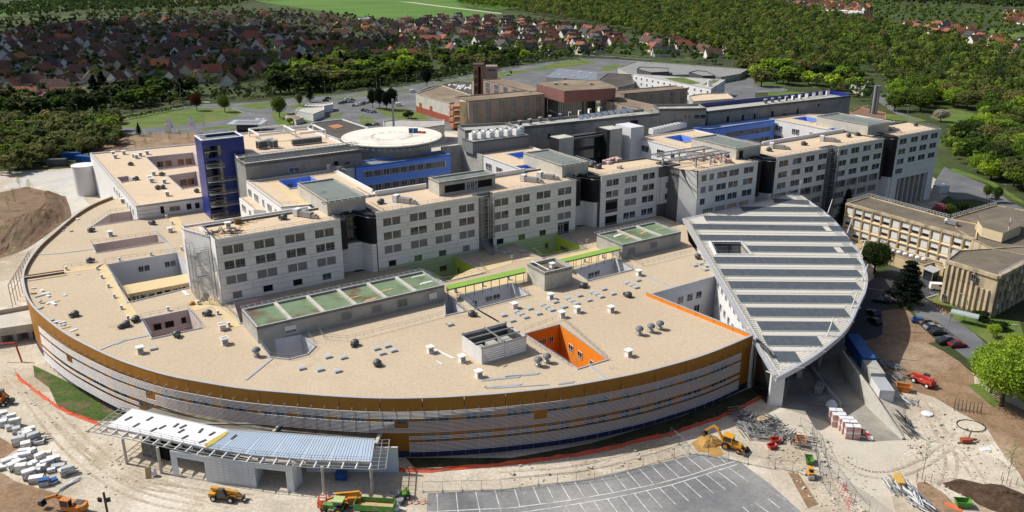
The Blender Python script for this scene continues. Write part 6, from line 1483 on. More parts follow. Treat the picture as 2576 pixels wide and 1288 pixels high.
# ================================================================ ROOFTOP EQUIPMENT
ROT=R(32.6)
def root_at(p,z):x,y,_=PX(*p,z);return(x,y,z)
hatch=thing('roof_hatch','x','roof hatch',(0,0,0))
part('curb',MB().box(-.68,-.68,0,.68,.68,.22),m_cap,hatch,frame='l');part('lid',MB().box(-.75,-.75,.22,.75,.75,.36).box(-.6,-.6,.36,.6,.6,.42),M('hatch_grey',(.46,.47,.46),.08,1,.5),hatch,frame='l')
fan=thing('roof_fan','x','roof fan',(0,0,0))
part('cowl',MB().lathe([(.55,.45),(.85,.5),(.9,.75),(.78,1.05),(.5,1.3),(.12,1.4)],14),m_dsteel,fan,frame='l',smooth=40)
part('motor_box',MB().box(.6,-.3,.35,1.35,.35,.95),m_dsteel,fan,frame='l');f_=MB()
for x in(-.55,.55):
 for y in(-.55,.55):f_.bar((x,y,0),(x,y,.5),.1)
f_.box(-.65,-.65,.3,.65,.65,.42).box(-.9,-.15,0,1.3,.1,.08);part('stand',f_,m_dsteel,fan,frame='l')
tfan=thing('roof_fan','x','roof fan',(0,0,0))
part('cowl',MB().lathe([(.3,1.35),(.85,1.3),(.9,1.5),(.7,1.85),(.35,2.05),(.1,2.1)],14),M('slate_cowl',(.16,.17,.185),.1,1,.5),tfan,frame='l',smooth=40)
part('stem',MB().lathe([(.55,0),(.55,.5),(.4,.6),(.4,1.35)],12),m_steel,tfan,frame='l');f_=MB()
for a in range(4):f_.bar((.75*math.cos(a*1.57+.7),.75*math.sin(a*1.57+.7),0),(.6*math.cos(a*1.57+.7),.6*math.sin(a*1.57+.7),1.3),.07)
part('stand',f_,m_steel,tfan,frame='l')
vent=thing('roof_vent','x','roof vent',(0,0,0))
part('shaft',MB().box(-.55,-.55,0,.55,.55,1.15),m_wht,vent,frame='l');part('cap',MB().box(-.75,-.75,1.3,.75,.75,1.48),m_wht,vent,frame='l');part('grille',MB().box(-.45,-.6,.35,.45,-.56,1.05).box(.56,-.45,.35,.6,.45,1.05),m_frame,vent,frame='l')
part('neck',MB().box(-.5,-.5,1.15,.5,.5,1.3),m_dsteel,vent,frame='l')
pvent=thing('roof_vent','x','roof vent',(0,0,0))
part('shaft',MB().box(-.6,-.6,0,.6,.6,1.2),M('pink_board',(.60,.40,.37),.1,1,.8),pvent,frame='l');part('cap',MB().box(-.8,-.8,1.2,.8,.8,1.36),m_wht,pvent,frame='l')
part('wrap_band',MB().box(-.63,-.63,.25,.63,.63,.42).box(-.63,-.63,.75,.63,.63,.9),m_wht,pvent,frame='l')
boll=thing('vent_bollard','x','vent',(0,0,0));part('shaft',MB().box(-.28,-.28,0,.28,.28,1.0),m_wht,boll,frame='l');part('grille',MB().box(-.2,-.31,.45,.2,-.285,.85),m_frame,boll,frame='l')
duct=thing('duct_unit','x','duct unit',(0,0,0))
part('casing',MB().box(-2.6,-.8,.2,1.2,.8,1.4),m_steel,duct,frame='l');part('head',MB().box(-4.0,-1,.1,-2.65,1,1.9),m_wht,duct,frame='l');part('elbow',MB().box(1.25,-.6,.2,2.4,.6,1.0).box(2.4,-.5,0,3.0,.5,.75),m_steel,duct,frame='l')
j_=MB()
for x in(-1.7,-.8,.2):j_.box(x-.05,-.84,.16,x+.05,.84,1.44)
part('flange',j_,m_cap,duct,frame='l')
chl=thing('chiller','x','chiller',(0,0,0));part('casing',MB().box(-1,-1.2,0,1,1.2,1.9),m_wht,chl,frame='l');part('fan_ring',MB().lathe([(.85,1.9),(.85,2.2),(.7,2.2),(.7,2.0)],12),m_wht,chl,frame='l');part('fan_blade',MB().lathe([(.68,1.95),(.1,2.02)],8),m_dsteel,chl,frame='l')
cond=thing('condenser_unit','x','condenser',(0,0,0));part('casing',MB().box(-.75,-.5,0,.75,.5,1.75),m_wht,cond,frame='l');part('coil',MB().box(-.7,-.53,.15,.7,-.5,1.6).box(-.78,-.45,.15,-.75,.45,1.6),m_dsteel,cond,frame='l');part('top_cap',MB().box(-.8,-.55,1.75,.8,.55,1.9),m_cap,cond,frame='l')
usedp=set()
def put(proto,p,z,label,group=None,rot=ROT,sc=None):
 loc=root_at(p,z)
 if proto.name in usedp:return dup(proto,loc,rot,label,group,sc)
 usedp.add(proto.name);proto.location=loc;proto.rotation_euler=(0,0,rot);proto['label']=label
 if group:proto['group']=group
 if sc:proto.scale=(sc,)*3
 return proto
for x,y in((65,840),(560,752),(640,803),(680,720),(722,743),(768,770),(804,690),(886,737),(924,657),(965,681),(1010,703),(1040,628),(1122,675),(1155,598),(1198,620),(1240,643),(1265,569),(1352,612),(1382,540),(1425,558),(1468,580),(1490,510),(1575,553),(1705,453),(1750,473),(1792,493),(1808,427)):
 put(hatch,zr(x,y),ZR,'low grey roof hatch in the slanting rows beyond the orange court','roof hatches in rows beyond the orange court')
for x,y in((890,865),(1085,880),(1275,895)):put(hatch,zg(x,y),ZR,'low grey roof hatch in the row of three nearest the curved edge','row of three roof hatches')
for x,y in((1170,742),(1335,750)):put(hatch,zg(x,y),ZR,'low grey roof hatch of the pair near the octagonal court','pair of roof hatches by the octagonal court')
for x,y in((1690,655),(1750,705),(1805,625),(1870,675)):put(hatch,zg(x,y),ZR,'low grey roof hatch in the square cluster of four','cluster of four roof hatches')
put(hatch,zg(2480,398),ZR,'single low grey roof hatch near the long concrete box')
for x,y in((1375,718),(1420,705),(1465,722),(1455,750)):put(hatch,D(7,x,y),ZR,'low grey roof hatch beside the gutter of the striped roof','roof hatches beside the striped roof')
for x,y in((575,175),(622,165),(742,160)):put(hatch,zr(x,y),ZR,'low grey roof hatch between the two lime courts','roof hatches between the lime courts')
put(hatch,D(9,1155,58),ZR,'single low grey roof hatch beside a white vent near the left curve')
for(f,x,y),l in zip(((zg,1465,615),(zg,1705,835),(zr,270,755),(zr,1305,492),(zr,1725,580)),('dark domed roof fan nearest the long concrete box','dark domed roof fan standing alone near the row of three hatches','dark domed roof fan beside the pale seam near the white pit','dark domed roof fan in the shadow of the square concrete box','dark domed roof fan beyond the rows of hatches')):put(fan,f(x,y),ZR,l,'dark domed roof fans',rnd.uniform(0,6))
for(k,x,y),l in zip(((7,1400,662),(5,685,462),(5,1155,408),(5,678,692),(5,570,1098),(5,1028,1135),(5,1575,1092),(5,1335,1252),(5,955,1175)),('dark domed roof fan by the gutter of the striped roof','dark domed roof fan between the two slim pink courts','dark domed roof fan near the wall of the annex','dark domed roof fan at the corner of the sand walk','dark domed roof fan standing alone on the left roof','dark domed roof fan at the corner of the small pink court','dark domed roof fan at the foot of the near ward block','dark domed roof fan with a bent duct in front of the pink court','dark domed roof fan in the close group left of the pink court')):put(fan,D(k,x,y),ZR,l,'dark domed roof fans',rnd.uniform(0,6))
put(fan,D(5,912,1190),ZR,'smaller dark roof fan in the close group left of the pink court','dark domed roof fans',1,.75)
for(k,x,y),l in zip(((7,960,1240),(7,1048,1220),(7,1115,1198)),('tall mushroom fan, nearest of the three in line','tall mushroom fan, middle of the three in line','tall mushroom fan, farthest of the three in line')):put(tfan,D(k,x,y),ZR,l,'three mushroom fans in line')
for(f,x,y),l in zip(((zr,888,1222),(zr,968,1190),(zg,410,735)),('tall mushroom fan among cables near the orange court','tall mushroom fan closer to the orange court railing','tall mushroom fan beside the octagonal court')):put(tfan,f(x,y),ZR,l,'tall mushroom fans')
for(f,x,y,z),l in zip(((lambda x,y:D(6,x,y),945,248,ZF),(lambda x,y:D(6,x,y),212,368,ZF),(lambda x,y:(1288+.25*x,322+.25*y),875,408,ZF),(lambda x,y:(1288+.25*x,322+.25*y),800,395,ZF),(lambda x,y:(1717.3+.25*x,214.7+.25*y),865,662,ZF),(lambda x,y:(1717.3+.25*x,214.7+.25*y),1215,602,ZF),(lambda x,y:(1717.3+.25*x,214.7+.25*y),460,728,ZF),(lambda x,y:D(4,x,y),608,1034,ZF),(lambda x,y:D(4,x,y),670,1024,ZF),(lambda x,y:D(4,x,y),266,1094,ZF),(lambda x,y:D(4,x,y),1115,950,ZF),(lambda x,y:D(1,x,y),985,1248,15.5),(lambda x,y:D(5,x,y),1190,138,15.5),(lambda x,y:D(5,x,y),1230,136,15.5),(lambda x,y:D(5,x,y),1485,164,15.5),(lambda x,y:D(5,x,y),1030,70,15.5),(lambda x,y:D(5,x,y),1220,38,15.5)),('dark roof fan on the long white block next to the glazed recess','dark roof fan on the near white block','dark roof fan beside wrapped bales on the pergola block','smaller dark roof fan by the plant room of the pergola block','dark roof fan behind the black louvred recess','dark roof fan midway along the far ward range','dark roof fan among bales beneath the pergola','dark roof fan close to the far plant room, one of a pair','dark roof fan close to the far plant room, nearer the duct','dark roof fan on the far range left of the stair tower','dark roof fan on the far end block','dark roof fan on the annex roof beside the pink court','dark roof fan on the annex roof, one of a twin','dark roof fan on the annex roof, twin nearer the navy tower','dark roof fan on the annex roof against the navy tower','dark roof fan on the annex roof by the small court','dark roof fan between the two annex courts')):
 put(fan,f(x,y),z,l,'dark domed roof fans',rnd.uniform(0,6))
for(f,x,y),l in zip(((zg,65,605),(zr,1000,598),(zr,1105,768),(zr,1250,722),(zr,1562,718),(zr,1725,1128),(zr,1820,378)),('white capped vent beside the long concrete box','white capped vent in front of the square concrete box','white capped vent joined to a silver duct','second white vent at the other end of the silver duct','white capped vent standing alone among the far hatches','white plastic wrapped vent right of the orange court','white capped vent near the white pit corner')):put(vent,f(x,y),ZR,l,'white roof vents')
for(k,x,y),l in zip(((10,1315,85),(10,1555,155),(10,1680,270),(9,1060,88),(9,1700,18),(5,835,492),(5,925,242)),('white capped vent with a long duct lying beside it','white vent with a crooked duct by the steel enclosure','white vent wrapped in cables near the curved edge','white vent near the roof seam on the left','white vent in front of the small pink court','white vent with an open front between the slim courts','white vent in the corner by the ochre arc end')):put(vent,D(k,x,y),ZR,l,'white roof vents')
for(f,x,y),l in zip(((zg,40,440),(zr,665,682),(lambda x,y:D(5,x,y),1680,1200),(lambda x,y:D(5,x,y),1285,462)),('pink banded vent on the sand walk corner','pink banded vent near the first row of hatches','pink banded vent by the foot of the near ward block','pink banded vent box beside the sand walk')):put(pvent,f(x,y),ZR,l,'pink banded vents')
for x,y in((735,748),(770,812),(820,882),(865,960),(918,1045),(968,1125),(905,682),(1140,640),(503,750),(1270,1056),(1497,1010),(1645,1085),(1730,1175),(1258,358),(1302,405),(1370,600)):put(boll,D(5,x,y),ZR,'short white vent bollard along the sand walks of the left roof','vent bollards along the sand walks')
for x,y in((112,535),(368,478),(608,420),(500,145),(645,225),(1340,72),(1315,255),(1480,215)):put(boll,zr(x,y),ZR,'short white vent bollard beside the green canopies','vent bollards by the green canopies')
for(f,x,y),l in zip(((lambda x,y:D(6,x,y),1140,245),(lambda x,y:D(6,x,y),395,352),(lambda x,y:(1288+.25*x,322+.25*y),220,545),(lambda x,y:(1288+.25*x,322+.25*y),385,515),(lambda x,y:D(4,x,y),100,1125),(lambda x,y:D(4,x,y),480,1070),(lambda x,y:D(4,x,y),930,985),(lambda x,y:D(2,x,y),620,1290)),('silver duct unit on the long white block near the dark fan','silver duct unit on the near white block','silver duct unit on the long block, nearer the low plant room','silver duct unit beside the red bag on the long block','silver duct unit on the far range nearest the black recess','silver duct unit on the far range by the plant room','silver duct unit on the far end block','silver duct unit by the large blue court')):put(duct,f(x,y),ZF,l,'silver duct units',ROT-R(58))
for i in range(6):
 for j in range(2):put(chl,(1190+22*i+j*8,350-2.2*i-j*6),30.6,'white fan unit in the double row on the grey plant block','white fan units on the grey plant block')
for i in range(11):put(chl,(1642+8.2*i,337-1.9*i),ZF,'white cooling unit in the row along the concrete spine','white cooling units along the spine',ROT)
cz=lambda x,y:(429.3+.25*x,322+.25*y)
for i in range(7):put(cond,cz(1245+42*i,170-5*i),30.9,'white condenser in the row on the pale roof behind the navy tower','row of condensers behind the navy tower')
for x,y in((900,205),(945,195),(1000,180),(1045,195)):put(cond,cz(x,y),30.9,'white condenser with dark sides in the loose group by the navy tower','loose condensers by the navy tower',ROT+.4,1.3)
for i in range(9):put(cond,D(3,1350+58*i+(i%2)*12,925-11*i)if False else D(3,60+75*i,945-13*i),32.0,'white plant unit on top of the left half of the spine','plant units on the spine roof',ROT+.2*i,.9)
for i in range(10):put(cond,D(4,-20+52*i,778-7*i),31.5,'white plant unit on the far half of the spine roof','plant units on the far spine roof',ROT+.3*i,.9)
for x,y in((855,1170),(870,1195),(935,1165),(1010,1188),(1030,1196),(1060,1178),(1110,1165)):put(vent,D(1,x,y),15.5,'small white vent box on the annex roof','vent boxes on the annex roof')
for x,y in((1130,70),(1240,95),(1262,190),(1160,35),(1142,88)):put(vent,D(5,x,y),15.5,'white vent box on the annex roof near its front edge','vent boxes near the annex front edge')
for i in range(9):
 p=root_at(D(3,520+46*i,905-7*i),32.3);t=thing('solar_collector','tilted solar collector in the row on the concrete spine','solar collector',p,ROT,'tilted solar collectors')
 part('glass_panel',MB().add([(-1.1,-.9,.3),(1.1,-.9,.3),(1.1,.9,1.6),(-1.1,.9,1.6),(-1.1,-.9,.38),(1.1,-.9,.38),(1.1,.9,1.68),(-1.1,.9,1.68)],[(3,2,1,0),(4,5,6,7),(0,1,5,4),(1,2,6,5),(2,3,7,6),(3,0,4,7)]),M('sky_glass',(.30,.36,.42),.1,.4,.15),t,frame='l')
 part('stand',MB().bar((-1,.8,0),(-1,.85,1.6),.08).bar((1,.8,0),(1,.85,1.6),.08),m_steel,t,frame='l')
m_bale=M('wrapped_bale',(.60,.50,.47),.15,1.5,.5,c2=(.52,.13,.10),s2=.9,t2=.56)
def bale(c,rot,label,group,s=1.0,m=None):
 t=thing('wrapped_bale',label,'bale',c,rot,group)
 part('bale',MB().lathe([(.6*s,0),(.72*s,.25*s),(.72*s,.7*s),(.5*s,.95*s)],8).box(-.9*s,-.6*s,0,.9*s,.6*s,.8*s),m or m_bale,t,frame='l',smooth=30)
for k,(x,y)in enumerate(((930,352),(960,345),(990,335),(1020,325),(1050,318),(1075,332),(975,362),(1080,405))):bale(root_at((1288+.25*x,322+.25*y),ZF),rnd.uniform(0,3),'red and white wrapped bale piled on the pergola block roof','bales piled on the pergola block')
for k,(x,y)in enumerate(((80,755),(120,745),(180,760),(215,745),(330,740),(360,725),(395,745),(420,770),(470,775),(300,775))):bale(root_at((1717.3+.25*x,214.7+.25*y),ZF),rnd.uniform(0,3),'red and white wrapped bale beneath the roof pergola','bales beneath the pergola',1.15)
def debris(name,label,cat,pts,m,L,w,h=.1,n=1,seed=1,z=ZR,kind=None,group=None):
 r=random.Random(seed);mb=MB()
 for f in pts:
  p=PX(*f,z)
  for i in range(n):
   a=r.uniform(0,3.1);l=L*r.uniform(.6,1.1);mb.obox((p[0]+r.uniform(-.6,.6)*(n>1),p[1]+r.uniform(-.6,.6)*(n>1),z+i*h),l,w*r.uniform(.7,1.2),h,a)
 return mb
sheets=((9,1850,0),)
for k,(kk,x,y,L,w,ang,l)in enumerate(((10,1420,95,6.5,.5,-45,'long white duct section lying across the roof by the vent'),(10,1390,165,2.6,.18,-50,'slim white batten lying on the gravel'),(10,1850,280,8,.9,12,'stack of grey cladding strips near the curved roof edge'),(10,1870,340,7,.7,10,'lower stack of grey cladding strips near the curved roof edge'),(11,80,255,7,.8,10,'blue grey strip of cladding with cut ends near the roof edge'),(11,80,340,11,.35,8,'long pale trim profile lying along the roof edge'),(11,410,315,3.5,.7,14,'short grey sheets beside the long trim profile'),(10,1880,185,1.2,.7,30,'pink board lying near the steel enclosure'),(10,1735,340,1.3,.12,60,'short timber batten by the pallet'),(5,1400,925,4.2,.7,-55,'white metal sheet lying on the roof below the fire stairs'),(5,590,783,1.2,.6,20,'blue white sheet lying on the left roof'),(5,440,985,1.8,.25,70,'timber plank standing off the material heap'))):
 p=PX(*D(kk,x,y),ZR);t=thing('roof_material',l,'building material',p,R(ang))
 for i in range(3 if w>.4 else 1):part('strip',MB().box(-L/2+.2*i,-w/2+i*w/3,.0,L/2-.25*(2-i),-w/2+(i+1)*w/3-.03 if w>.4 else w/2,.12+.03*(i%2)),(m_cap if 'grey' in l or 'trim' in l else m_wht if 'white' in l else m_wood),t,frame='l')
r_=random.Random(4)
for nm,pts in(('small heap of white boxes and boards on the left roof by the curved parapet',[(255,890),(320,910),(290,950),(235,930),(345,935),(365,950),(300,985),(330,1000),(380,1000),(405,1010),(305,1040),(255,930)]),('grey box of parts on the left roof',[(490,942)]),('scattered white and timber boards along the front left parapet',[(430,1150),(470,1150),(480,1165),(500,1185),(555,1205),(410,1165),(375,1130),(580,1240)]),('white pallets dropped inside the ochre parapet on the far left',[(585,368),(490,430),(468,455),(540,460),(400,485),(385,505)])):
 p0=PX(*D(5,*pts[0]),ZR);t=thing('material_heap',nm,'material heap',p0)
 for i,q in enumerate(pts):
  p=PX(*D(5,*q),ZR);part('board',MB().obox((p[0],p[1],ZR),r_.uniform(.9,1.9),r_.uniform(.4,.9),r_.uniform(.1,.4),r_.uniform(0,3)),(m_plastic,m_wht,m_cap,m_wood)[i%4],t)
t=thing('material_heap','jumble of dark beams and tan boards on the near white block roof','material heap',root_at(cz(560,1060),ZF));p=t.location
for i in range(26):
 a=r_.uniform(0,3.1);l=r_.uniform(1,4);c=(p.x+r_.uniform(-3.5,3.5),p.y+r_.uniform(-1.8,1.8),ZF+r_.uniform(.1,.7));part('beam',MB().bar((c[0]-math.cos(a)*l/2,c[1]-math.sin(a)*l/2,c[2]),(c[0]+math.cos(a)*l/2,c[1]+math.sin(a)*l/2,c[2]+r_.uniform(-.3,.4)),.16),(m_dsteel,m_dsteel,m_wood)[i%3],t)
for x,y in((760,945),(800,940),(700,990),(740,975),(830,950),(900,925)):q=PX(*cz(x,y),ZF);part('board',MB().obox((q[0],q[1],ZF),2,1,.06,r_.uniform(0,3)),m_wood,t)
single('timber_crate',MB().box(-.8,-.8,0,.8,.8,1.3),M('brown_crate',(.20,.13,.06),.2,2,.8),'open brown crate on the near white block roof','crate',loc=root_at(cz(675,960),ZF),rot=ROT)
put(vent,cz(578,1005),ZF,'white vent beside the brown crate on the near white block','white roof vents')
for k,(kk,x,y,l)in enumerate(((6,740,955,'long orange board on the green roof of the long box'),(6,985,905,'tan plank on the green roof by the tangle of steel'),(6,865,978,'pale board against the front upstand of the green roof'),(6,1225,795,'bundle of white profiles on the last green bay'),(6,1285,846,'short white profile on the last green bay'),(7,1000,468,'tan board in the brown stain of the smaller green roof'),(7,1125,438,'tan board on the far bay of the smaller green roof'),(7,890,503,'tan board near the white hatch of the smaller green roof'),(7,800,490,'grey profiles piled on the near bay of the smaller green roof'))):
 zt_=(T1_ if kk==6 else T2_)-.42;p=PX(*D(kk,x,y),zt_);t=thing('roof_board',l,'board',p,ROT+.1*(k%3))
 for i in range(1+k%3):part('board',MB().box(-1.8+.3*i,-.35+.25*i,.03*i,1.7-.2*i,.1+.25*i,.09+.03*i),(m_wood if 'tan' in l or 'orange' in l else m_wht),t,frame='l')
single('orange_sack',MB().lathe([(.3,0),(.8,.2),(.7,.5),(.2,.8)],8),m_orm,'orange sack lying on the sand walk below the fire stairs','sack',loc=PX(*D(5,1450,1010),ZR),smooth=40)
hb_=root_at(D(2,1188,1000),31.3)
t=thing('water_tank','blue and white tank standing at the rim of the helipad','tank',hb_);part('tank',MB().box(-1.5,-.8,0,1.5,.8,1.6),m_bluep,t,frame='l');part('rack',MB().box(-1.6,-.9,1.6,1.6,.9,1.75).box(-.1,-.85,0,.1,-.8,1.6),m_wht,t,frame='l')
t=thing('orange_sacks','heap of orange sacks at the rim of the helipad','sacks',root_at(D(2,1245,1003),31.3))
for i in range(7):part('sack',MB().lathe([(.2,0),(.55,.2),(.5,.5),(.2,.65)],7,(r_.uniform(-1.5,1.5),r_.uniform(-.5,.5),0)),M('sack_orange',(.62,.13,.03),.1,1,.8)if i==0 else bpy.data.materials['sack_orange'],t,frame='l')
pst=root_at(D(2,1040,968),ZF);single('mast_post',MB().box(-.35,-.35,0,.35,.35,11),m_conc,'square concrete post rising behind the helipad','post',loc=pst)
# ================================================================ THE BUILDING SITE
def GP(k,x,y):return PX(*D(k,x,y))
def wheel(root,c,r,w,name='wheel',hub=None,yaw=0):
 o=part(name,MB().lathe([(r*.55,-w/2),(r*.9,-w/2),(r,-w*.3),(r,w*.3),(r*.9,w/2),(r*.55,w/2)],14,(0,0,0),axis='y'),m_rub,root,frame='l');o.location=c
 h=MB().lathe([(r*.5,-w/2-.02),(r*.52,w/2+.02)],10,(0,0,0),axis='y');hm=mesh('hub',h,hub or m_wht);piece('hub',hm,o,(0,0,0));return o
def telehandler(c,rot,body,label):
 t=thing('telehandler',label,'telehandler',c,rot)
 part('chassis',MB().box(-2.3,-.55,.55,2.2,.55,1.15).box(-2.5,-.95,.75,-1.3,.95,1.5).add([(-2.5,.25,1.5),(-2.5,1,1.5),(.6,1,1.45),(.6,.3,1.45),(-2.3,.3,1.75),(-2.3,.95,1.75),(.4,.95,1.55),(.4,.35,1.55),(-2.5,.25,.8),(-2.5,1,.8),(.6,1,.8),(.6,.3,.8)],[(0,1,5,4),(1,2,6,5),(2,3,7,6),(3,0,4,7),(4,5,6,7),(8,9,1,0),(9,10,2,1),(10,11,3,2),(11,8,0,3)]),body,t,frame='l')
 part('boom',MB().bar((-2.3,-.1,2.05),(2.6,-.1,1.55),.42,.5).bar((2.4,-.1,1.6),(3.2,-.1,.9),.34,.4),body,t,frame='l')
 part('boom_tip',MB().bar((2.9,-.1,1.2),(3.5,-.1,.55),.28,.34).box(3.3,-.75,.3,3.45,.6,1.0),m_dsteel,t,frame='l')
 for y in(-.55,.35):part('fork',MB().box(3.4,y-.07,.18,4.6,y+.07,.26),m_dsteel,t,frame='l')
 cb=part('cab',MB().add([(-.9,-1.05,1.0),(.75,-1.05,1.0),(.75,-.35,1.0),(-.9,-.35,1.0),(-.7,-1.0,2.45),(.25,-1.0,2.45),(.25,-.4,2.45),(-.7,-.4,2.45)],[(0,1,5,4),(1,2,6,5),(2,3,7,6),(3,0,4,7),(4,5,6,7)]),m_glass,t,frame='l');
 f=MB()
 for a,b in(((-.9,-1.05,1),(-.7,-1,2.45)),((.75,-1.05,1),(.25,-1,2.45)),((-.9,-.35,1),(-.7,-.4,2.45)),((.75,-.35,1),(.25,-.4,2.45)),((-.7,-1,2.48),(.25,-1,2.48)),((-.7,-.4,2.48),(.25,-.4,2.48))):f.bar(a,b,.09)
 f.box(-.75,-1.02,2.46,.3,-.38,2.54)
 piece('cab_frame',mesh('cab_frame',f,m_dsteel),cb,(0,0,0))
 for x in(-1.6,1.5):
  for y in(-.95,.95):wheel(t,(x,y,.62),.62,.42)
 return t
def excavator(c,rot,body,label,wheeled=False,reach=((1.0,.2,1.9),(3.4,.1,3.6),(5.4,0,2.1),(5.9,0,.5)),slew=0.0):
 t=thing('excavator',label,'excavator',c,rot)
 for y in(-1.05,1.05):
  if wheeled:wheel(t,(-1.3,y,.55),.55,.4);wheel(t,(1.3,y,.55),.55,.4)
  else:part('track',MB().add([(x,y+s*.28,z)for s in(-1,1)for x,z in((-1.9,.35),(-1.6,.05),(1.6,.05),(1.9,.35),(1.6,.75),(-1.6,.75))],[(0,1,2,3,4,5),(11,10,9,8,7,6)]+[(i,(i+1)%6,6+(i+1)%6,6+i)[::-1]for i in range(6)]),m_rub,t,frame='l')
 part('undercarriage',MB().box(-1.2,-.8,.4,1.2,.8,.95),m_dsteel,t,frame='l')
 part('house',MB().add([(-2.5,-1.2,1.05),(1.1,-1.2,1.05),(1.1,1.2,1.05),(-2.5,1.2,1.05),(-2.35,-1.15,2.0),(.9,-1.15,1.75),(.9,1.15,1.75),(-2.35,1.15,2.0)],[(3,2,1,0),(0,1,5,4),(1,2,6,5),(2,3,7,6),(3,0,4,7),(4,5,6,7)]),body,t,frame='l')
 part('counterweight',MB().lathe([(.9,1.1),(1.0,1.3),(1.0,1.9),(.85,2.05)],10,(-2.2,0,0)),body,t,frame='l');part('engine_cover',MB().box(-2.2,-.9,2.0,-.7,.3,2.15),m_dsteel,t,frame='l')
 cb=part('cab',MB().box(-.55,.3,1.75,1.0,1.15,2.95),m_glass,t,frame='l');f=MB()
 for x in(-.55,1.0):
  for y in(.3,1.15):f.bar((x,y,1.7),(x,y,2.98),.1)
 f.box(-.65,.22,2.96,1.1,1.22,3.08);piece('cab_frame',mesh('cab_frame',f,body if not wheeled else m_dsteel),cb,(0,0,0))
 p=[Vector(q)for q in reach]
 part('boom',MB().bar(p[0],p[0].lerp(p[1],.55)+Vector((0,0,.35)),.4,.55).bar(p[0].lerp(p[1],.5)+Vector((0,0,.33)),p[1],.36,.45),body,t,frame='l');part('stick',MB().bar(p[1]+Vector((-.4,0,.2)),p[2],.32,.42),body,t,frame='l')
 part('hydraulic_ram',MB().tube(p[0]+Vector((.3,.1,-.2)),p[0].lerp(p[1],.6)+Vector((0,.1,.1)),.09,n=6).tube(p[0].lerp(p[1],.7)+Vector((0,0,.5)),p[1]+Vector((-.3,0,.4)),.08,n=6),m_dsteel,t,frame='l')
 b=p[3];part('bucket',MB().add([(b.x-.1,-.55,b.z+.7),(b.x+.55,-.55,b.z+.55),(b.x+.65,-.55,b.z-.1),(b.x-.25,-.55,b.z-.4),(b.x-.1,.55,b.z+.7),(b.x+.55,.55,b.z+.55),(b.x+.65,.55,b.z-.1),(b.x-.25,.55,b.z-.4)],[(0,1,2,3),(7,6,5,4),(0,4,5,1),(1,5,6,2),(2,6,7,3)]),m_dsteel,t,frame='l')
 return t
telehandler(GP(9,1700,1190),R(-8),m_yel,'yellow telehandler in front of the unfinished entrance pavilion')
telehandler(GP(12,1165,325),R(122),m_red,'red telehandler parked on the brown soil')
excavator(GP(9,545,1290),R(168),m_orm,'orange excavator with a green topped cab in the bottom corner',reach=((1.0,.2,1.9),(2.6,.1,2.9),(4.7,0,2.0),(5.4,0,1.0)))
excavator(GP(9,-5,480),R(10),m_orm,'orange wheeled excavator cut by the left edge beside the site fence',True,reach=((1.0,.2,1.7),(1.6,.1,2.6),(2.2,0,1.6),(2.4,0,.6)))
c=GP(11,1640,810);bh=thing('backhoe_loader','yellow backhoe loader digging beside the ochre sand heap','backhoe loader',c,R(-35))
part('body',MB().box(-1.2,-.5,.7,2.3,.5,1.35).add([(.6,-.55,1.35),(2.4,-.5,1.3),(2.4,.5,1.3),(.6,.55,1.35),(.6,-.5,2.0),(2.3,-.4,1.75),(2.3,.4,1.75),(.6,.5,2.0)],[(0,1,5,4),(1,2,6,5),(2,3,7,6),(3,0,4,7),(4,5,6,7)]),m_yel,bh,frame='l')
cb=part('cab',MB().box(-1.15,-.75,1.35,.55,.75,2.75),m_glass,bh,frame='l');f=MB()
for x in(-1.15,.55):
 for y in(-.75,.75):f.bar((x,y,1.3),(x,y,2.8),.12)
f.box(-1.3,-.85,2.75,.75,.85,2.9).box(-1.2,-.8,1.3,.6,.8,1.7);piece('cab_frame',mesh('cab_frame',f,m_yel),cb,(0,0,0))
for y in(-.85,.85):wheel(bh,(-.5,y,.82),.82,.5,hub=m_orm);wheel(bh,(2.0,y,.58),.58,.4,hub=m_orm)
part('boom',MB().bar((-1.3,0,1.2),(-2.6,.1,3.4),.32,.4).bar((-2.55,.1,3.35),(-3.6,.2,3.7),.3,.36),m_yel,bh,frame='l');part('stick',MB().bar((-3.4,.2,3.75),(-5.2,.3,2.0),.28,.34),m_yel,bh,frame='l')
part('bucket',MB().add([(-5.2,-.3,2.2),(-5.7,-.3,1.6),(-5.3,-.3,1.0),(-4.7,-.3,1.3),(-5.2,.8,2.2),(-5.7,.8,1.6),(-5.3,.8,1.0),(-4.7,.8,1.3)],[(0,1,2,3),(7,6,5,4),(0,4,5,1),(1,5,6,2),(2,6,7,3)]),m_dsteel,bh,frame='l')
for y in(-.6,.6):part('loader_arm',MB().bar((.8,y,1.5),(3.1,y,.7),.16,.26),m_yel,bh,frame='l')
part('loader_bucket',MB().add([(2.9,-1.15,1.0),(3.0,-1.15,.15),(3.9,-1.15,.2),(3.2,-1.15,1.05),(2.9,1.15,1.0),(3.0,1.15,.15),(3.9,1.15,.2),(3.2,1.15,1.05)],[(0,1,2,3),(7,6,5,4),(0,4,5,1),(1,5,6,2)]),m_dsteel,bh,frame='l')
m_sand=M('ochre_sand',(.42,.25,.075),.15,.5,.95,fine=.2)
heap('sand_heap',m_sand,GP(11,1490,765),2.6,2.1,1.5,0,2,None,'ochre sand heap beside the backhoe loader','sand heap')
single('sand_spread',MB().cap([GP(11,x,y)[:2]for x,y in((1350,770),(1420,730),(1560,790),(1600,850),(1530,880),(1480,840),(1400,835))],.06),m_sand,kind='structure')
c=GP(10,690,1235);bl=thing('boom_lift','orange and yellow boom lift folded beside the pavilion column','boom lift',c,R(5))
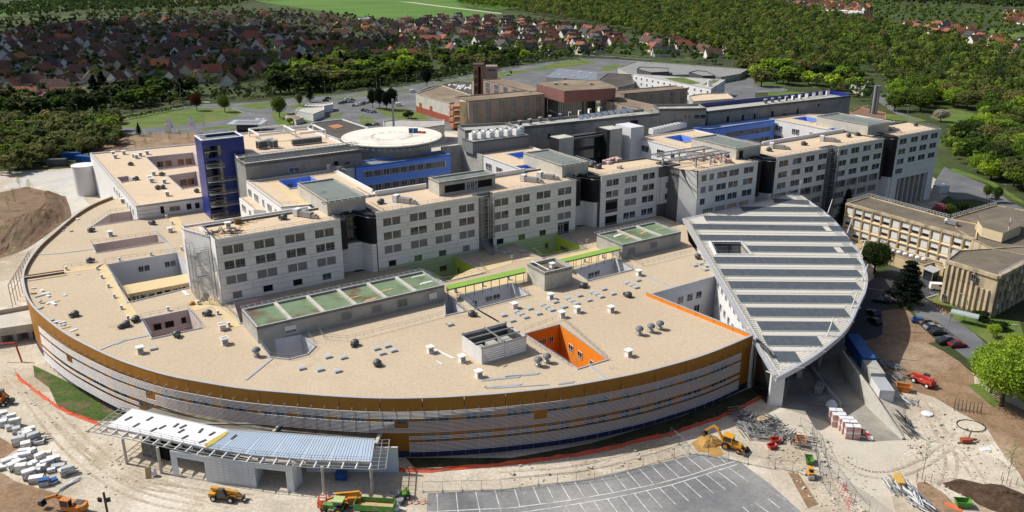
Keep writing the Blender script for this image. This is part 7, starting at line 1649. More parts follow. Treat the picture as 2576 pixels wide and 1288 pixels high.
part('chassis',MB().box(-1.6,-1,.45,1.9,1,1.0).box(.2,-.9,1.0,2.4,.9,1.9),m_orm,bl,frame='l');part('boom',MB().bar((2.2,0,2.0),(-2.2,0,1.7),.45,.5).bar((2.2,.1,2.4),(-1.8,.1,2.2),.38,.42),m_yel,bl,frame='l');part('jib',MB().bar((-2.2,0,1.7),(-3.4,0,1.3),.25,.3),m_orm,bl,frame='l')
f=MB()
for z in(.4,1.0,1.6):
 for p,q in(((-4.8,-1),(-3.5,-1)),((-3.5,-1),(-3.5,1)),((-3.5,1),(-4.8,1)),((-4.8,1),(-4.8,-1))):f.bar((*p,z),(*q,z),.09)
for p in((-4.8,-1),(-3.5,-1),(-3.5,1),(-4.8,1),(-4.8,0),(-3.5,0)):f.bar((*p,.4),(*p,1.6),.09)
f.box(-4.8,-1,.35,-3.5,1,.42);part('basket',f,M('basket_red',(.55,.07,.03),.1,1,.5),bl,frame='l')
for x in(-1.1,1.4):
 for y in(-1,1):wheel(bl,(x,y,.5),.5,.35)
c=GP(10,610,1290);tr=thing('tractor','lime green tractor with a pale cab roof at the bottom edge','tractor',c,R(172))
part('bonnet',MB().box(.3,-.45,.9,2.3,.45,1.6),m_grn,tr,frame='l');part('fender',MB().box(-1.4,-1.05,1.2,.1,-.6,1.5).box(-1.4,.6,1.2,.1,1.05,1.5),m_grn,tr,frame='l');cb=part('cab',MB().box(-1.2,-.7,1.3,.3,.7,2.5),m_glass,tr,frame='l');piece('cab_roof',mesh('cab_roof',MB().box(-1.4,-.85,2.5,.45,.85,2.72),M('lime_roof',(.42,.52,.22),.08,1,.6)),cb,(0,0,0))
for y in(-.95,.95):wheel(tr,(-.7,y,.85),.85,.5,hub=m_yel);wheel(tr,(1.8,y,.6),.6,.4,hub=m_yel)
c=GP(10,900,1285);tl=thing('tipping_trailer','green tipping trailer with a rusty floor at the bottom edge','trailer',c,R(-6))
part('body',MB().box(-3.4,-1.2,.9,3.4,1.2,1.0).box(-3.4,-1.2,1.0,3.4,-1.12,2.0).box(-3.4,1.12,1.0,3.4,1.2,2.0).box(-3.4,-1.1,1.0,-3.3,1.1,2.0).box(3.3,-1.1,1.0,3.4,1.1,2.0),m_grn,tl,frame='l');part('floor',MB().box(-3.28,-1.1,1.0,3.28,1.1,1.06),m_wood,tl,frame='l');part('drawbar',MB().bar((-3.4,0,.8),(-4.8,0,.7),.2),m_dsteel,tl,frame='l')
for y in(-1.1,1.1):
 for x in(.6,1.8):wheel(tl,(x,y,.5),.5,.35)
c=GP(10,1095,1185);dm=thing('mini_dumper','small green dumper with a grey skip beside the car park corner','dumper',c,R(20));part('body',MB().box(-.2,-.6,.4,1.5,.6,1.1).box(.9,-.5,1.1,1.4,.5,1.7),m_grn,dm,frame='l');part('skip',MB().add([(-1.9,-.7,1.6),(-.3,-.7,1.6),(-.5,-.5,.6),(-1.5,-.5,.6),(-1.9,.7,1.6),(-.3,.7,1.6),(-.5,.5,.6),(-1.5,.5,.6)],[(3,2,1,0),(4,5,6,7),(0,4,7,3),(1,2,6,5),(2,3,7,6)]),m_steel,dm,frame='l')
for x in(-.9,1.0):
 for y in(-.7,.7):wheel(dm,(x,y,.42),.42,.3)
part('roll_bar',MB().bar((.6,-.5,1.1),(.6,-.5,2.1),.07).bar((.6,.5,1.1),(.6,.5,2.1),.07).bar((.6,-.5,2.1),(.6,.5,2.1),.07),m_yel,dm,frame='l')
single('cable_drum',MB().lathe([(.7,0),(.7,.12),(.4,.14),(.4,.8),(.7,.82),(.7,.95)],14),m_steel,'grey cable drum beside the small green dumper','cable drum',loc=GP(10,1085,1225))
single('bulk_bag',MB().lathe([(.5,0),(.65,.2),(.62,.8),(.4,1.0)],9),m_plastic,'white bulk bag at the end of the green trailer','bulk bag',loc=GP(10,1055,1275),smooth=40)
t=thing('barrier_stand','red steel barrier stands on the slab by the car park corner','barrier',GP(10,1225,1225))
for x in(-1.2,0,1.2):part('stand',MB().bar((x,0,0),(x,0,1.1),.08).bar((x-.5,0,.5),(x+.5,0,.5),.08).bar((x-.5,-.4,.03),(x+.5,.4,.03),.08),m_red,t,frame='l')
t=thing('floodlight_mast','dark pole with twin floodlights at the bottom edge','floodlight',GP(9,812,1300));part('pole',MB().box(-.14,-.14,0,.14,.14,4.2),M('old_timber',(.10,.08,.05),.2,2,.9),t,frame='l')
for s in(-1,1):part('lamp',MB().obox((s*.7,-.3,2.6),.7,.35,.7,.4*s),m_blk,t,frame='l')
m_wrap=M('pink_wrap',(.56,.33,.30),.12,2.5,.35,c2=(.70,.68,.68),s2=1.2,t2=.6)
def pallet(c,rot,label,group,h=2.7,m=None,cap=None,w=1.25,first=[None]):
 t=thing('wrapped_pallet',label,'pallet',c,rot,group);part('load',MB().box(-w/2,-w/2,.14,w/2,w/2,h),m or m_wrap,t,frame='l');part('top_sheet',MB().box(-w/2-.03,-w/2-.03,h+.002,w/2+.03,w/2+.03,h+.06),cap or m_plastic,t,frame='l');part('band',MB().box(-w/2-.02,-w/2-.02,h*.45,w/2+.02,w/2+.02,h*.58),m_plastic,t,frame='l');part('base',MB().box(-w/2,-w/2,0,w/2,w/2,.12),m_wood,t,frame='l');return t
gg='red and white wrapped pallets beside the ramp'
tops=((602,640),(660,640),(548,578),(576,612),(495,545),(495,520),(550,520),(580,550),(620,580),(640,612))
for k,(bx_,by_)in enumerate(((600,745),(660,748),(575,708),(632,712),(552,684),(606,688),(500,655),(550,655),(478,622),(525,625))):pallet(GP(12,bx_,by_-18),R(-6),'tall red and white wrapped pallet in the double row by the ramp',gg)
pallet(GP(12,225,268),0,'red wrapped pallet alone under the pointed roof',None,2.6)
for k,(x,y)in enumerate(((718,692),(735,705),(752,722),(770,745))):t=thing('plastic_barrier','red or white plastic barrier in the short line beside the pallets','barrier',GP(12,x,y),R(-40),'plastic barriers by the pallets');part('barrier',MB().add([(-.5,-.3,0),(.5,-.3,0),(.5,.3,0),(-.5,.3,0),(-.5,-.1,.8),(.5,-.1,.8),(.5,.1,.8),(-.5,.1,.8)],[(0,1,5,4),(1,2,6,5),(2,3,7,6),(3,0,4,7),(4,5,6,7)]),m_red if k%2==0 else m_wht,t,frame='l');part('foot',MB().box(-.55,-.35,0,.55,.35,.1),m_rub,t,frame='l')
def cabin(c,rot,m,label,L=6.1,W=2.8,H=3.1,roof=None,z0=0,door=True):
 t=thing('site_cabin',label,'site cabin',c,rot);part('body',MB().box(-L/2,-W/2,.1,L/2,W/2,H),m,t,frame='l');part('roof',MB().box(-L/2-.06,-W/2-.06,H+.002,L/2+.06,W/2+.06,H+.1),roof or m,t,frame='l')
 for x in(-L/2,L/2):
  for y in(-W/2,W/2):part('corner_post',MB().box(x-.08,y-.08,0,x+.08,y+.08,H),m_cap if m is m_wht else m,t,frame='l')
 n=9;rb_=MB()
 for i in range(n):rb_.box(-L/2+L*i/n+.1,-W/2-.05,.3,-L/2+L*i/n+.3,-W/2-.002,H-.2)
 part('side_rib',rb_,m,t,frame='l',kind='stuff')
 if door:part('end_panel',MB().box(L/2+.002,-W/2+.2,.3,L/2+.05,W/2-.2,H-.35),m_plastic if m is m_wht else m,t,frame='l')
 return t
ca=math.atan2(GP(12,840,490)[1]-GP(12,730,320)[1],GP(12,840,490)[0]-GP(12,730,320)[0])
c0=GP(12,882,495);d_=Vector((math.cos(ca),math.sin(ca),0))
for k,(m,l,rf)in enumerate(((m_wht,'white site cabin at the head of the row beside the ramp wall',m_cap),(m_conc,'grey ribbed site cabin behind the white one',m_conc),(m_bluep,'blue container half in the shade of the pointed roof',m_bluep),(m_bluep,'blue container deep in the shade at the end of the row',m_bluep))):
 p=Vector(c0)-d_*(3.1+6.25*k);p.z=.06+(.55 if k==0 else 1.3 if k==1 else 1.9);cabin(tuple(p),ca,m,l,roof=rf)
 part_=single('cabin_plinth',MB().obox((p.x,p.y,-.2),5.8,2.2,p.z+.2,ca),m_concl,'rough concrete footing beneath '+('the white cabin','the grey ribbed cabin','the nearer blue container','the farther blue container')[k],'footing')
for(k,x,y,m,l,an_)in((1,435,1250,m_dsteel,'dark grey container by the young wood',.1),(1,545,1200,m_bluep,'dark blue container behind the grey one',.1),(1,645,1225,m_bluep,'blue container against the annex corner',-.3)):cabin(GP(k,x,y),an_,m,l,8,2.6,3)
cabin(GP(8,1300,165),R(20),m_wht,'white cabin standing alone on the yard by the far end block',5,3,3)
single('blue_skip_row',MB().box(-4,-1.2,0,4,1.2,2.2),m_bluep,'blue skips in the shade at the foot of the tall columns','skips',loc=GP(8,1000,235),rot=R(20))
def skip(c,rot,m,label,s=1.0):
 t=thing('skip',label,'skip',c,rot);part('tub',MB().add([(-1.3*s,-.8*s,1.2*s),(1.3*s,-.8*s,1.2*s),(.9*s,-.65*s,.05),(-.9*s,-.65*s,.05),(-1.3*s,.8*s,1.2*s),(1.3*s,.8*s,1.2*s),(.9*s,.65*s,.05),(-.9*s,.65*s,.05)],[(0,1,2,3)[::-1],(7,6,5,4)[::-1],(1,5,6,2),(4,0,3,7),(3,2,6,7)]),m,t,frame='l');part('rim',MB().bar((-1.3*s,-.8*s,1.2*s),(1.3*s,-.8*s,1.2*s),.1).bar((1.3*s,-.8*s,1.2*s),(1.3*s,.8*s,1.2*s),.1).bar((1.3*s,.8*s,1.2*s),(-1.3*s,.8*s,1.2*s),.1).bar((-1.3*s,.8*s,1.2*s),(-1.3*s,-.8*s,1.2*s),.1),m,t,frame='l');return t
skip(GP(12,1465,1245),R(-5),m_grn,'open green skip near the dark soil heap');skip(GP(12,308,915),R(80),m_grn,'green skip beside the mesh fence',.85)
skip(GP(12,1020,375),R(-20),m_orm,'orange skip on the soil in front of the red telehandler',1.1);skip(GP(12,245,775),R(80),m_orm,'orange skip at the edge of the scaffold yard',1.0);skip(GP(12,55,765),R(10),m_red,'red toolbox skip among the scaffold tubes',.75);skip(GP(12,30,808),R(20),m_red,'second red toolbox skip nearest the car park',.7)
t=thing('road_roller','small yellow roller standing beside the green skip','roller',GP(12,318,1025),R(80));part('body',MB().box(-.9,-.5,.5,.9,.5,1.3).box(-.2,-.45,1.3,.8,.45,1.8),m_yel,t,frame='l');part('seat',MB().box(-.6,-.3,1.3,-.3,.3,1.7),m_rub,t,frame='l')
for x in(-.8,.8):part('drum',MB().lathe([(.45,-.5),(.45,.5)],14,(x,0,.45),axis='y'),m_steel,t,frame='l')
rp_=random.Random(21);crate_px=[(15,560),(60,600),(95,590),(30,640),(75,665),(120,640),(130,690),(185,700),(230,690),(165,745),(215,730),(260,745),(300,770),(150,780),(200,800),(240,780),(60,930),(95,910),(140,880),(190,850),(40,960),(110,965),(150,930),(205,900),(250,870),(165,985),(215,960),(260,930),(310,900),(350,880),(225,1030),(270,1005),(320,975),(365,945),(410,920),(280,1060),(390,985),(440,960),(340,1085),(400,1070),(480,1010),(520,1000)]
for k,(x,y)in enumerate(crate_px):
 p=GP(9,x,y);h=rp_.uniform(.7,1.9);L,W=rp_.uniform(1.3,2.4),rp_.uniform(.9,1.3);blue=k in(38,39)
 t=thing('wrapped_crate','blue and white wrapped crate at the end of the left stockpile' if blue else(lb_:=f"{'tall' if h > 1.3 else 'low'} {('longer','short')[L < 1.8]} white wrapped crate with {'dark' if k % 3 == 0 else 'timber'} frame in the stockpile beside the dirt track"),'crate',p,rp_.uniform(-.3,.5)+R(28),'blue and white crates' if blue else lb_[:-26])
 n=max(2,int(h/.35))
 for i in range(n):part('panel',MB().box(-L/2+.04*(i%2),-W/2,.12+(h-.12)*i/n,L/2-.05*((i+1)%2),W/2,.12+(h-.12)*(i+1)/n-.03),(m_bluep if(i==n-1)else m_plastic)if blue else((m_plastic,m_wht,m_cap)[(i+k)%3]),t,frame='l')
 part('timber_frame',MB().box(-L/2,-W/2,0,L/2,W/2,.1).bar((-L/2,-W/2-.03,.1),(-L/2,-W/2-.03,h),.08).bar((L/2,-W/2-.03,.1),(L/2,-W/2-.03,h),.08).bar((-L/2,-W/2-.03,.15),(L/2,-W/2-.03,h-.1),.06),m_wood if k%3 else m_dsteel,t,frame='l')
def tubes(label,cat,c,L,ang,n,seed,mats,spread=1.2,hz=.8):
 r=random.Random(seed);t=thing('tube_bundle',label,cat,c,ang)
 for i in range(n):
  a=r.gauss(0,.18);l=L*r.uniform(.6,1);y=r.uniform(-spread,spread);z=r.uniform(.05,hz);x=r.uniform(-.8,.8)
  part('tube',MB().bar((x-math.cos(a)*l/2,y-math.sin(a)*l/2,z),(x+math.cos(a)*l/2,y+math.sin(a)*l/2,z+r.uniform(-.1,.15)),.12),mats[i%len(mats)],t,frame='l')
def gang(k,p,q):a,b=GP(k,*p),GP(k,*q);return math.atan2(b[1]-a[1],b[0]-a[0])
tubes('bundle of white profiles at the foot of the left stockpile','profile bundle',GP(9,500,1090),5,gang(9,(410,1140),(580,1050)),7,1,[m_plastic,m_cap],.5,.4)
tubes('pale profiles lying at the top of the left stockpile','profile bundle',GP(9,20,560),4,gang(9,(0,530),(60,580)),8,2,[m_plastic],.6,.4)
tubes('dark steel frames at the corner of the left stockpile','steel frames',GP(9,300,755),3,.4,16,3,[m_dsteel,m_blk],1.2,.9)
tubes('dark steel pieces at the end of the left stockpile','steel frames',GP(9,520,1000),3,.3,12,4,[m_dsteel,m_plastic],.8,.5)
m_alu=M('scaffold_tube',(.40,.41,.42),.15,2,.4,metal=.5)
for k,(x,y,L,n)in enumerate(((40,660,4,18),(95,700,4,18),(150,740,4,16),(1790-1932,700,4,14),(20,610,4,14),(280,790,4,14))):tubes(('scaffold tubes heaped in the yard beside the backhoe','scaffold tubes heaped left of the orange skip','scaffold tubes heaped against the orange skip','scaffold tubes heaped behind the backhoe','scaffold tubes heaped at the far side of the yard','scaffold tubes leaning between orange and green skips')[k],'scaffold tubes',GP(12,x,y),L,.3+.5*k,n,30+k,[m_alu,m_alu,m_dsteel],2.0,1.3)
for k,(x,y)in enumerate(((1700,560),(1790,600),(1850,660),(1760,650),(1880,720),(1820,590))):tubes(('scaffold frames stacked nearest the red net','scaffold frames stacked in the middle of the yard','scaffold frames stacked by the tan sheet','scaffold frames stacked behind the backhoe cab','scaffold frames stacked at the right of the yard','scaffold frames stacked under the tan sheet')[k],'scaffold frames',GP(11,x,y),4,.2+.7*k,18,50+k,[m_alu,m_dsteel,m_alu],1.8,1.2)
single('tan_sheet',MB().box(-1.3,-.8,.9,1.3,.8,1.0),m_wood,'tan board lying on the scaffold heap','board',loc=GP(11,1885,610),rot=.3)
for k,(x,y,L,n)in enumerate(((800,130,6,14),(870,180,6,14),(960,200,4,14),(910,290,6,12),(980,270,3,16),(1040,470,3,10),(1090,460,3,8))):tubes(('long steel rails beside the blue containers','steel frames beside the long rails','stacked gratings on the soil','bright rails pointing at the orange skip','dark crates of steel behind the orange skip','white profiles on the chalk below the orange skip','white sheets below the orange skip')[k],'steel stock',GP(12,x,y),L,gang(12,(760,100),(900,300))+.2*(k%3),n,70+k,[m_alu,m_steel,m_plastic if k>4 else m_dsteel],1.1,.8)
for k,(x,y)in enumerate(((960,570),(1030,620),(1060,690))):tubes(('long dark profiles beside the ramp wall','black gate frames beside the ramp wall','steel gates at the end of the ramp wall')[k],'steel stock',GP(12,x,y),4,gang(12,(890,540),(1040,700)),16,90+k,[m_dsteel,m_alu,m_blk],.8,.9)
for k,(x,y)in enumerate(((980,1090),(1040,1140),(1100,1200),(1160,1250),(940,1110))):tubes(('white profiles stacked at the foot of the timber boards','pale frames stacked by the timber boards','steel racks stacked near the bottom edge','steel racks stacked at the bottom edge','long white profiles beside the concrete track')[k],'steel stock',GP(12,x,y),4,gang(12,(890,1010),(990,1180))+.3*(k%2),20,110+k,[m_alu,m_plastic,m_steel],1.4,1.2)
single('yellow_panels',MB().box(-1.6,-.6,.3,1.6,.6,1.5),M('shuttering_yellow',(.55,.34,.09),.12,1,.7),'yellow shuttering panels stacked beside the white profiles','shuttering panels',loc=GP(12,985,1085),rot=gang(12,(950,1010),(1010,1140)))
t=thing('steel_rack','row of dark upright racks standing on the soil','rack',GP(12,1510,530),R(-20))
for i in range(8):part('frame',MB().bar((-2.6+.7*i,-.8,0),(-2.6+.7*i,.8,0),.1).bar((-2.6+.7*i,.3,0),(-2.6+.7*i,.3,2.4),.09).bar((-2.6+.7*i,-.7,0),(-2.6+.7*i,.3,2.2),.06),m_dsteel,t,frame='l')
t=thing('trench_pump','rusty red machine in a shallow trench','machine',GP(12,1500,765));part('body',MB().box(-1.2,-.5,.2,.8,.5,.9).bar((.5,0,.8),(2,.4,.5),.3),m_rust,t,frame='l');part('arm',MB().bar((.6,.8,.2),(1.2,1.2,2.0),.2),m_dsteel,t,frame='l')
hr=MB()
for i in range(40):a0,a1=i*.163,(i+1)*.163;q=GP(12,1530,640);hr.bar((q[0]+2.6*math.cos(a0),q[1]+2.3*math.sin(a0),.06+.004*i),(q[0]+2.6*math.cos(a1),q[1]+2.3*math.sin(a1),.06+.004*i),.12)
single('hose',hr,m_rub,'dark hose laid in a ring on the chalk','hose');single('white_sheet',MB().box(-1,-.5,0,1,.5,.12),m_plastic,'white sheet lying near the shallow trench','sheet',loc=GP(12,1640,815),rot=.2);single('white_pack',MB().lathe([(.4,0),(1.2,.15),(1.1,.35),(.3,.45)],8),m_plastic,'flat white pack lying on the soil below the rack','pack',loc=GP(12,1200,552))
single('orange_sheet',MB().box(-1.4,-.6,0,1.4,.6,.08),M('orange_mesh',(.62,.16,.06),.1,1,.7),'orange mesh sheet lying beside the open green skip','sheet',loc=GP(12,1400,1250),rot=R(-45))
t=thing('generator_set','grey generator with panels in the shade under the pointed roof','generator',GP(12,385,385),R(60));part('casing',MB().box(-1.5,-.8,.2,1.5,.8,1.9),m_steel,t,frame='l');part('panel',MB().box(1.5,-.7,.3,1.55,.7,1.6),m_concl,t,frame='l')
single('rag_heap',MB().lathe([(1.2,0),(1.3,.4),(.7,1.2),(.2,1.5)],8),m_plastic,'white sheeting heaped at the head of the pallets','sheeting',loc=GP(12,480,490))
t=thing('leaning_board','pale board propped against the white glove shaped bag','board',GP(9,1125,1030),.3);part('board',MB().add([(-.5,-.3,0),(.5,-.3,0),(.5,.4,1.9),(-.5,.4,1.9),(-.5,-.2,0),(.5,-.2,0),(.5,.5,1.9),(-.5,.5,1.9)],[(0,1,2,3),(7,6,5,4),(0,3,7,4),(1,5,6,2),(3,2,6,7)]),m_wood,t,frame='l');part('bag',MB().lathe([(.3,0),(.5,.3),(.4,1.2),(.1,1.5)],7,(.9,.3,0)),m_plastic,t,frame='l')
single('blue_bin',MB().box(-1,-.7,0,1,.7,1.3),m_bluep,'blue bin under the pavilion roof','bin',loc=GP(10,645,1035))
def fence(label,k,pts,h=2.0,panel=3.5):
 w=[GP(kk if isinstance(k,tuple)else k,x,y)for kk,(x,y)in zip(k if isinstance(k,tuple)else[k]*len(pts),pts)]
 t=thing('mesh_fence',label,'fence',w[0]);l=resample([p[:2]for p in w],panel)
 for a,b in zip(l,l[1:]):
  f=MB();A_,B_=Vector((*a,.1)),Vector((*b,.1));u=Vector((0,0,h))
  for p,q in((A_,A_+u),(B_,B_+u),(A_,B_),(A_+u,B_+u)):f.bar(p,q,.05)
  for i in range(1,12):f.bar(A_.lerp(B_,i/12),A_.lerp(B_,i/12)+u,.012)
  part('panel',f,m_steel,t);part('foot',MB().obox((a[0],a[1],0),.7,.25,.14,math.atan2(b[1]-a[1],b[0]-a[0])+1.57),m_concd,t)
fence('mesh fence between the curved road and the new car park',(10,10,10,11,11,11,11,11,11),[(1260,1138),(1570,1128),(1880,1122),(235,1080),(545,1058),(820,1000),(1075,918),(1330,850),(1480,870)])
fence('mesh fence closing the car park beside the backhoe',11,[(1480,870),(1640,898),(1790,930),(1932,960)]);fence('mesh fence around the scaffold yard towards the ramp',12,[(0,880),(60,968),(220,990),(290,960)]);fence('mesh fence running down beside the green skip',12,[(365,730),(420,850),(460,950),(520,1030),(640,1200),(760,1300)]);fence('second mesh fence line down to the concrete track',12,[(240,640),(330,690),(400,1050),(460,1150),(530,1240)]);fence('mesh fence panels leaning behind the sand heap',11,[(1195,720),(1270,790),(1330,850)])
m_net=M('orange_net',(.62,.10,.045),.15,1.2,.8,c2=(.42,.12,.07),s2=.5,t2=.6)
def net(label,pts,h=.75):
 w=[PX(*p)for p in pts];l=resample([p[:2]for p in w],1.6);r=random.Random(len(pts));t=thing('warning_net',label,'safety net',w[0]);f=MB();vs=[]
 for p in l:
  hh=h*r.uniform(.55,1.05);o=r.uniform(-.25,.25)
  vs+=[(p[0]+o,p[1]-.25-abs(o),.06),(p[0],p[1],hh*.55),(p[0]+o*.5,p[1]+.1,hh)]
 n=len(l);f.add(vs,[(3*i+j,3*i+3+j,3*i+4+j,3*i+1+j)for i in range(n-1)for j in(0,1)]);part('net',f,m_net,t)
 for p in l[::3]:part('stake',MB().bar((p[0],p[1],0),(p[0],p[1],1.2),.05),m_red,t)
net('orange warning net along the grass at the left of the curved front',[D(9,x,y)for x,y in((120,245),(150,290),(250,365),(340,430),(430,500),(560,560),(680,605),(755,630))])
net('orange warning net along the shaded foot of the curved front',[D(10,1000,960),D(10,1130,980),D(10,1300,985),D(10,1500,965),D(10,1932,930),D(11,290,890),D(11,560,850),D(11,800,800),D(11,1000,745),D(11,1200,705),D(11,1420,630),D(11,1560,580),D(11,1700,520),D(11,1900,420)])
for k in range(7):
 p=GP(8,1195+25*k,990+17*k);t=thing('site_barrier','red and white barrier in the line along the footpath','barrier',p,R(-40),'red and white barriers along the footpath');part('bar',MB().box(-.7,-.04,.8,.7,.04,1.0),m_red,t,frame='l');part('leg',MB().bar((-.6,-.3,0),(-.6,0,.9),.06).bar((.6,-.3,0),(.6,0,.9),.06).bar((-.6,.3,0),(-.6,0,.9),.06),m_wht,t,frame='l')
for k in range(7):t=thing('site_barrier','red and white barrier in the bent line near the bottom edge','barrier',GP(12,550+14*k,1080+34*k),R(-60),'red and white barriers near the bottom edge');part('bar',MB().box(-.6,-.03,.85,.6,.03,.93).box(-.6,-.03,.4,.6,.03,.46),m_red if k%3 else m_wht,t,frame='l');part('leg',MB().bar((-.6,-.3,0),(-.6,0,.9),.06).bar((.6,-.3,0),(.6,0,.9),.06),m_red,t,frame='l')
st_=MB();r=random.Random(77)
reg=[px_poly(Dk(11,(0,930),(800,840),(1200,720),(1500,650),(1330,860),(600,1010),(0,1090)),0),px_poly(Dk(12,(0,560),(300,640),(700,900),(900,1300),(400,1300),(0,850)),0),px_poly(Dk(9,(150,300),(800,650),(1200,1000),(1500,1100),(700,1290),(550,700),(100,520)),0),px_poly(Dk(12,(1000,400),(1500,600),(1900,900),(1700,1300),(1250,1100),(1000,700)),0),px_poly(Dk(5,(-80,660),(220,580),(600,240),(560,160),(420,420),(180,640)),0)]
for pl_ in reg:
 xs=[p[0]for p in pl_];ys=[p[1]for p in pl_];k=0
 while k<420:
  x,y=r.uniform(min(xs),max(xs)),r.uniform(min(ys),max(ys));k+=1
  if not inside(x,y,pl_):continue
  s=r.uniform(.06,.22)*(2 if r.random()<.06 else 1);a=r.uniform(0,3);st_.obox((x,y,-.02),s*2,s*1.4,s,a)
single('rubble',st_,M('chalk_rubble',(.50,.45,.36),.4,3,.95),kind='stuff')
# ================================================================ TREES
nr_=np.random.default_rng(5)
def leaves(cs,rad,k,size,seed,flat=.62):
 """cs: clump centres (n,3); rad: clump radii (n,3); k leaf sprays per clump, tilted outwards"""
 g=np.random.default_rng(seed);n=len(cs)
 d=g.normal(size=(n,k,3));d/=np.linalg.norm(d,axis=2,keepdims=True);d[...,2]=np.where(d[...,2]<-.55,-d[...,2],d[...,2])
 r=g.uniform(.55,1.05,(n,k,1));c=cs[:,None,:]+d*rad[:,None,:]*r
 nn=d+g.normal(size=d.shape)*flat;nn/=np.linalg.norm(nn,axis=2,keepdims=True)
 a=np.cross(nn,g.normal(size=d.shape));a/=np.linalg.norm(a,axis=2,keepdims=True)+1e-9;b=np.cross(nn,a)
 s=size*g.uniform(.5,1.2,(n,k,1));t=s*g.uniform(.5,1,(n,k,1))
 q=np.stack([c-a*s-b*t*.4,c-a*s*.2-b*t,c+a*s+b*t*.3,c+a*s*.1+b*t],2)
 return q.reshape(-1,3)
def quads(name,v,m):
 me=bpy.data.meshes.new(name);n=len(v);me.vertices.add(n);me.vertices.foreach_set('co',v.astype(np.float32).ravel())
 me.loops.add(n);me.loops.foreach_set('vertex_index',np.arange(n,dtype=np.int32));me.polygons.add(n//4);me.polygons.foreach_set('loop_start',np.arange(0,n,4,dtype=np.int32));me.update(calc_edges=True);me.materials.append(m);return me
def crown(kind,h,seed,nc,k,size):
 g=np.random.default_rng(seed)
 if kind=='round':
  d=g.normal(size=(nc,3));d/=np.linalg.norm(d,axis=1,keepdims=True);c=d*np.array([h*.30,h*.30,h*.29])*g.uniform(.5,1,(nc,1));c[:,2]+=h*.54;rad=np.stack([g.uniform(.12,.19,nc)*h]*2+[g.uniform(.1,.17,nc)*h],1)
 elif kind=='cone':
  t=g.uniform(0,1,nc)**.8;a=g.uniform(0,6.28,nc);r=(1-t)*h*.2*g.uniform(.4,1,nc);c=np.stack([r*np.cos(a),r*np.sin(a),h*(.12+.83*t)],1);rad=np.stack([(.04+.09*(1-t))*h]*2+[.06*h+0*t],1)
 elif kind=='column':
  t=g.uniform(0,1,nc);a=g.uniform(0,6.28,nc);r=h*.07*np.sin(np.pi*(.1+.85*t))*g.uniform(.3,1,nc);c=np.stack([r*np.cos(a),r*np.sin(a),h*(.12+.82*t)],1);rad=np.stack([.065*h*np.sin(np.pi*(.15+.8*t))]*2+[.07*h+0*t],1)
 else:
  t=g.uniform(0,1,nc);lv=np.floor(t*9)/9;a=g.uniform(0,6.28,nc);r=h*.30*(1-lv**1.3)*g.uniform(.25,1,nc);c=np.stack([r*np.cos(a),r*np.sin(a),h*(.16+.78*lv)-r*.12],1);rad=np.stack([h*.07+0*t]*2+[h*.022+0*t],1)
 return leaves(c,rad,k,size,seed+1)
def trunk(h,r,seed,limbs=5,top=.75):
 g=random.Random(seed);mb=MB().tube((0,0,0),(0,0,h*.4),r,r*.7,7).tube((0,0,h*.4),(g.uniform(-.3,.3),g.uniform(-.3,.3),h*top),r*.7,r*.2,6)
 for i in range(limbs):a=6.28*i/limbs+g.uniform(-.4,.4);z=h*g.uniform(.28,.5);mb.tube((0,0,z),(math.cos(a)*h*.22,math.sin(a)*h*.22,z+h*g.uniform(.12,.28)),r*.45,r*.12,5,caps=False)
 return mb
m_bark=M('bark',(.07,.055,.04),.3,2,.95)
LM={'dark':leafmat('dark_leaves',(.034,.058,.016)),'mid':leafmat('green_leaves',(.095,.155,.026)),'lime':leafmat('spring_leaves',(.27,.40,.04)),'olive':leafmat('budding_twigs',(.165,.18,.062)),'fir':leafmat('fir_needles',(.012,.024,.014)),'white':leafmat('white_blossom',(.42,.40,.34),.2),'pink':leafmat('pink_blossom',(.50,.20,.26),.2),'copper':leafmat('copper_leaves',(.09,.035,.018))}
PROTO={}
def tree(kind,col,x,y,h,label,group,detail=1,wide=1.0,cat='tree',name='tree',sd=None):
 v=rnd.randrange(3)if sd is None else sd;key=(kind,col,v,detail)
 if key not in PROTO:
  nc,k,sz={1:(34,26,.075),2:(90,60,.03),3:(230,90,.018),0:(20,14,.115)}[detail]
  if kind in('cone','column','cedar'):nc=int(nc*1.3);sz*=.55 if kind!='cedar' else.7
  PROTO[key]=(quads('crown',crown(kind,1.0,11+v*7,nc,k,sz),LM[col]),mesh('trunk',trunk(1.0,.028,v,5 if kind in('round','cedar')else 0),m_bark))
 o=bpy.data.objects.new(name,None);o.location=(x,y,0);o.rotation_euler=(0,0,rnd.uniform(0,6.28));o.scale=(h*wide,h*wide,h);COL.objects.link(o);setp(o,label,cat,group);FR[o.name]=((x,y,0),0,'l')
 piece('trunk',PROTO[key][1],o,(0,0,0));piece('crown',PROTO[key][0],o,(0,0,0));return o
TREES=[]
def scatter(poly,step,jit=.45,seed=1,avoid=()):
 """jittered grid on the ground inside an outline surveyed from the photograph"""
 g=random.Random(seed);P_=px_poly(poly,0);xs=[p[0]for p in P_];ys=[p[1]for p in P_];out=[]
 nx=int((max(xs)-min(xs))/step)+1;ny=int((max(ys)-min(ys))/step)+1
 for i in range(nx):
  for j in range(ny):
   x=min(xs)+(i+.5+g.uniform(-jit,jit))*step;y=min(ys)+(j+.5+g.uniform(-jit,jit))*step
   if inside(x,y,P_)and not any(inside(x,y,a)for a in avoid):out.append((x,y))
 return out
ROADS=[px_poly(road,0)]+[px_poly(p,0)for p in lawns]
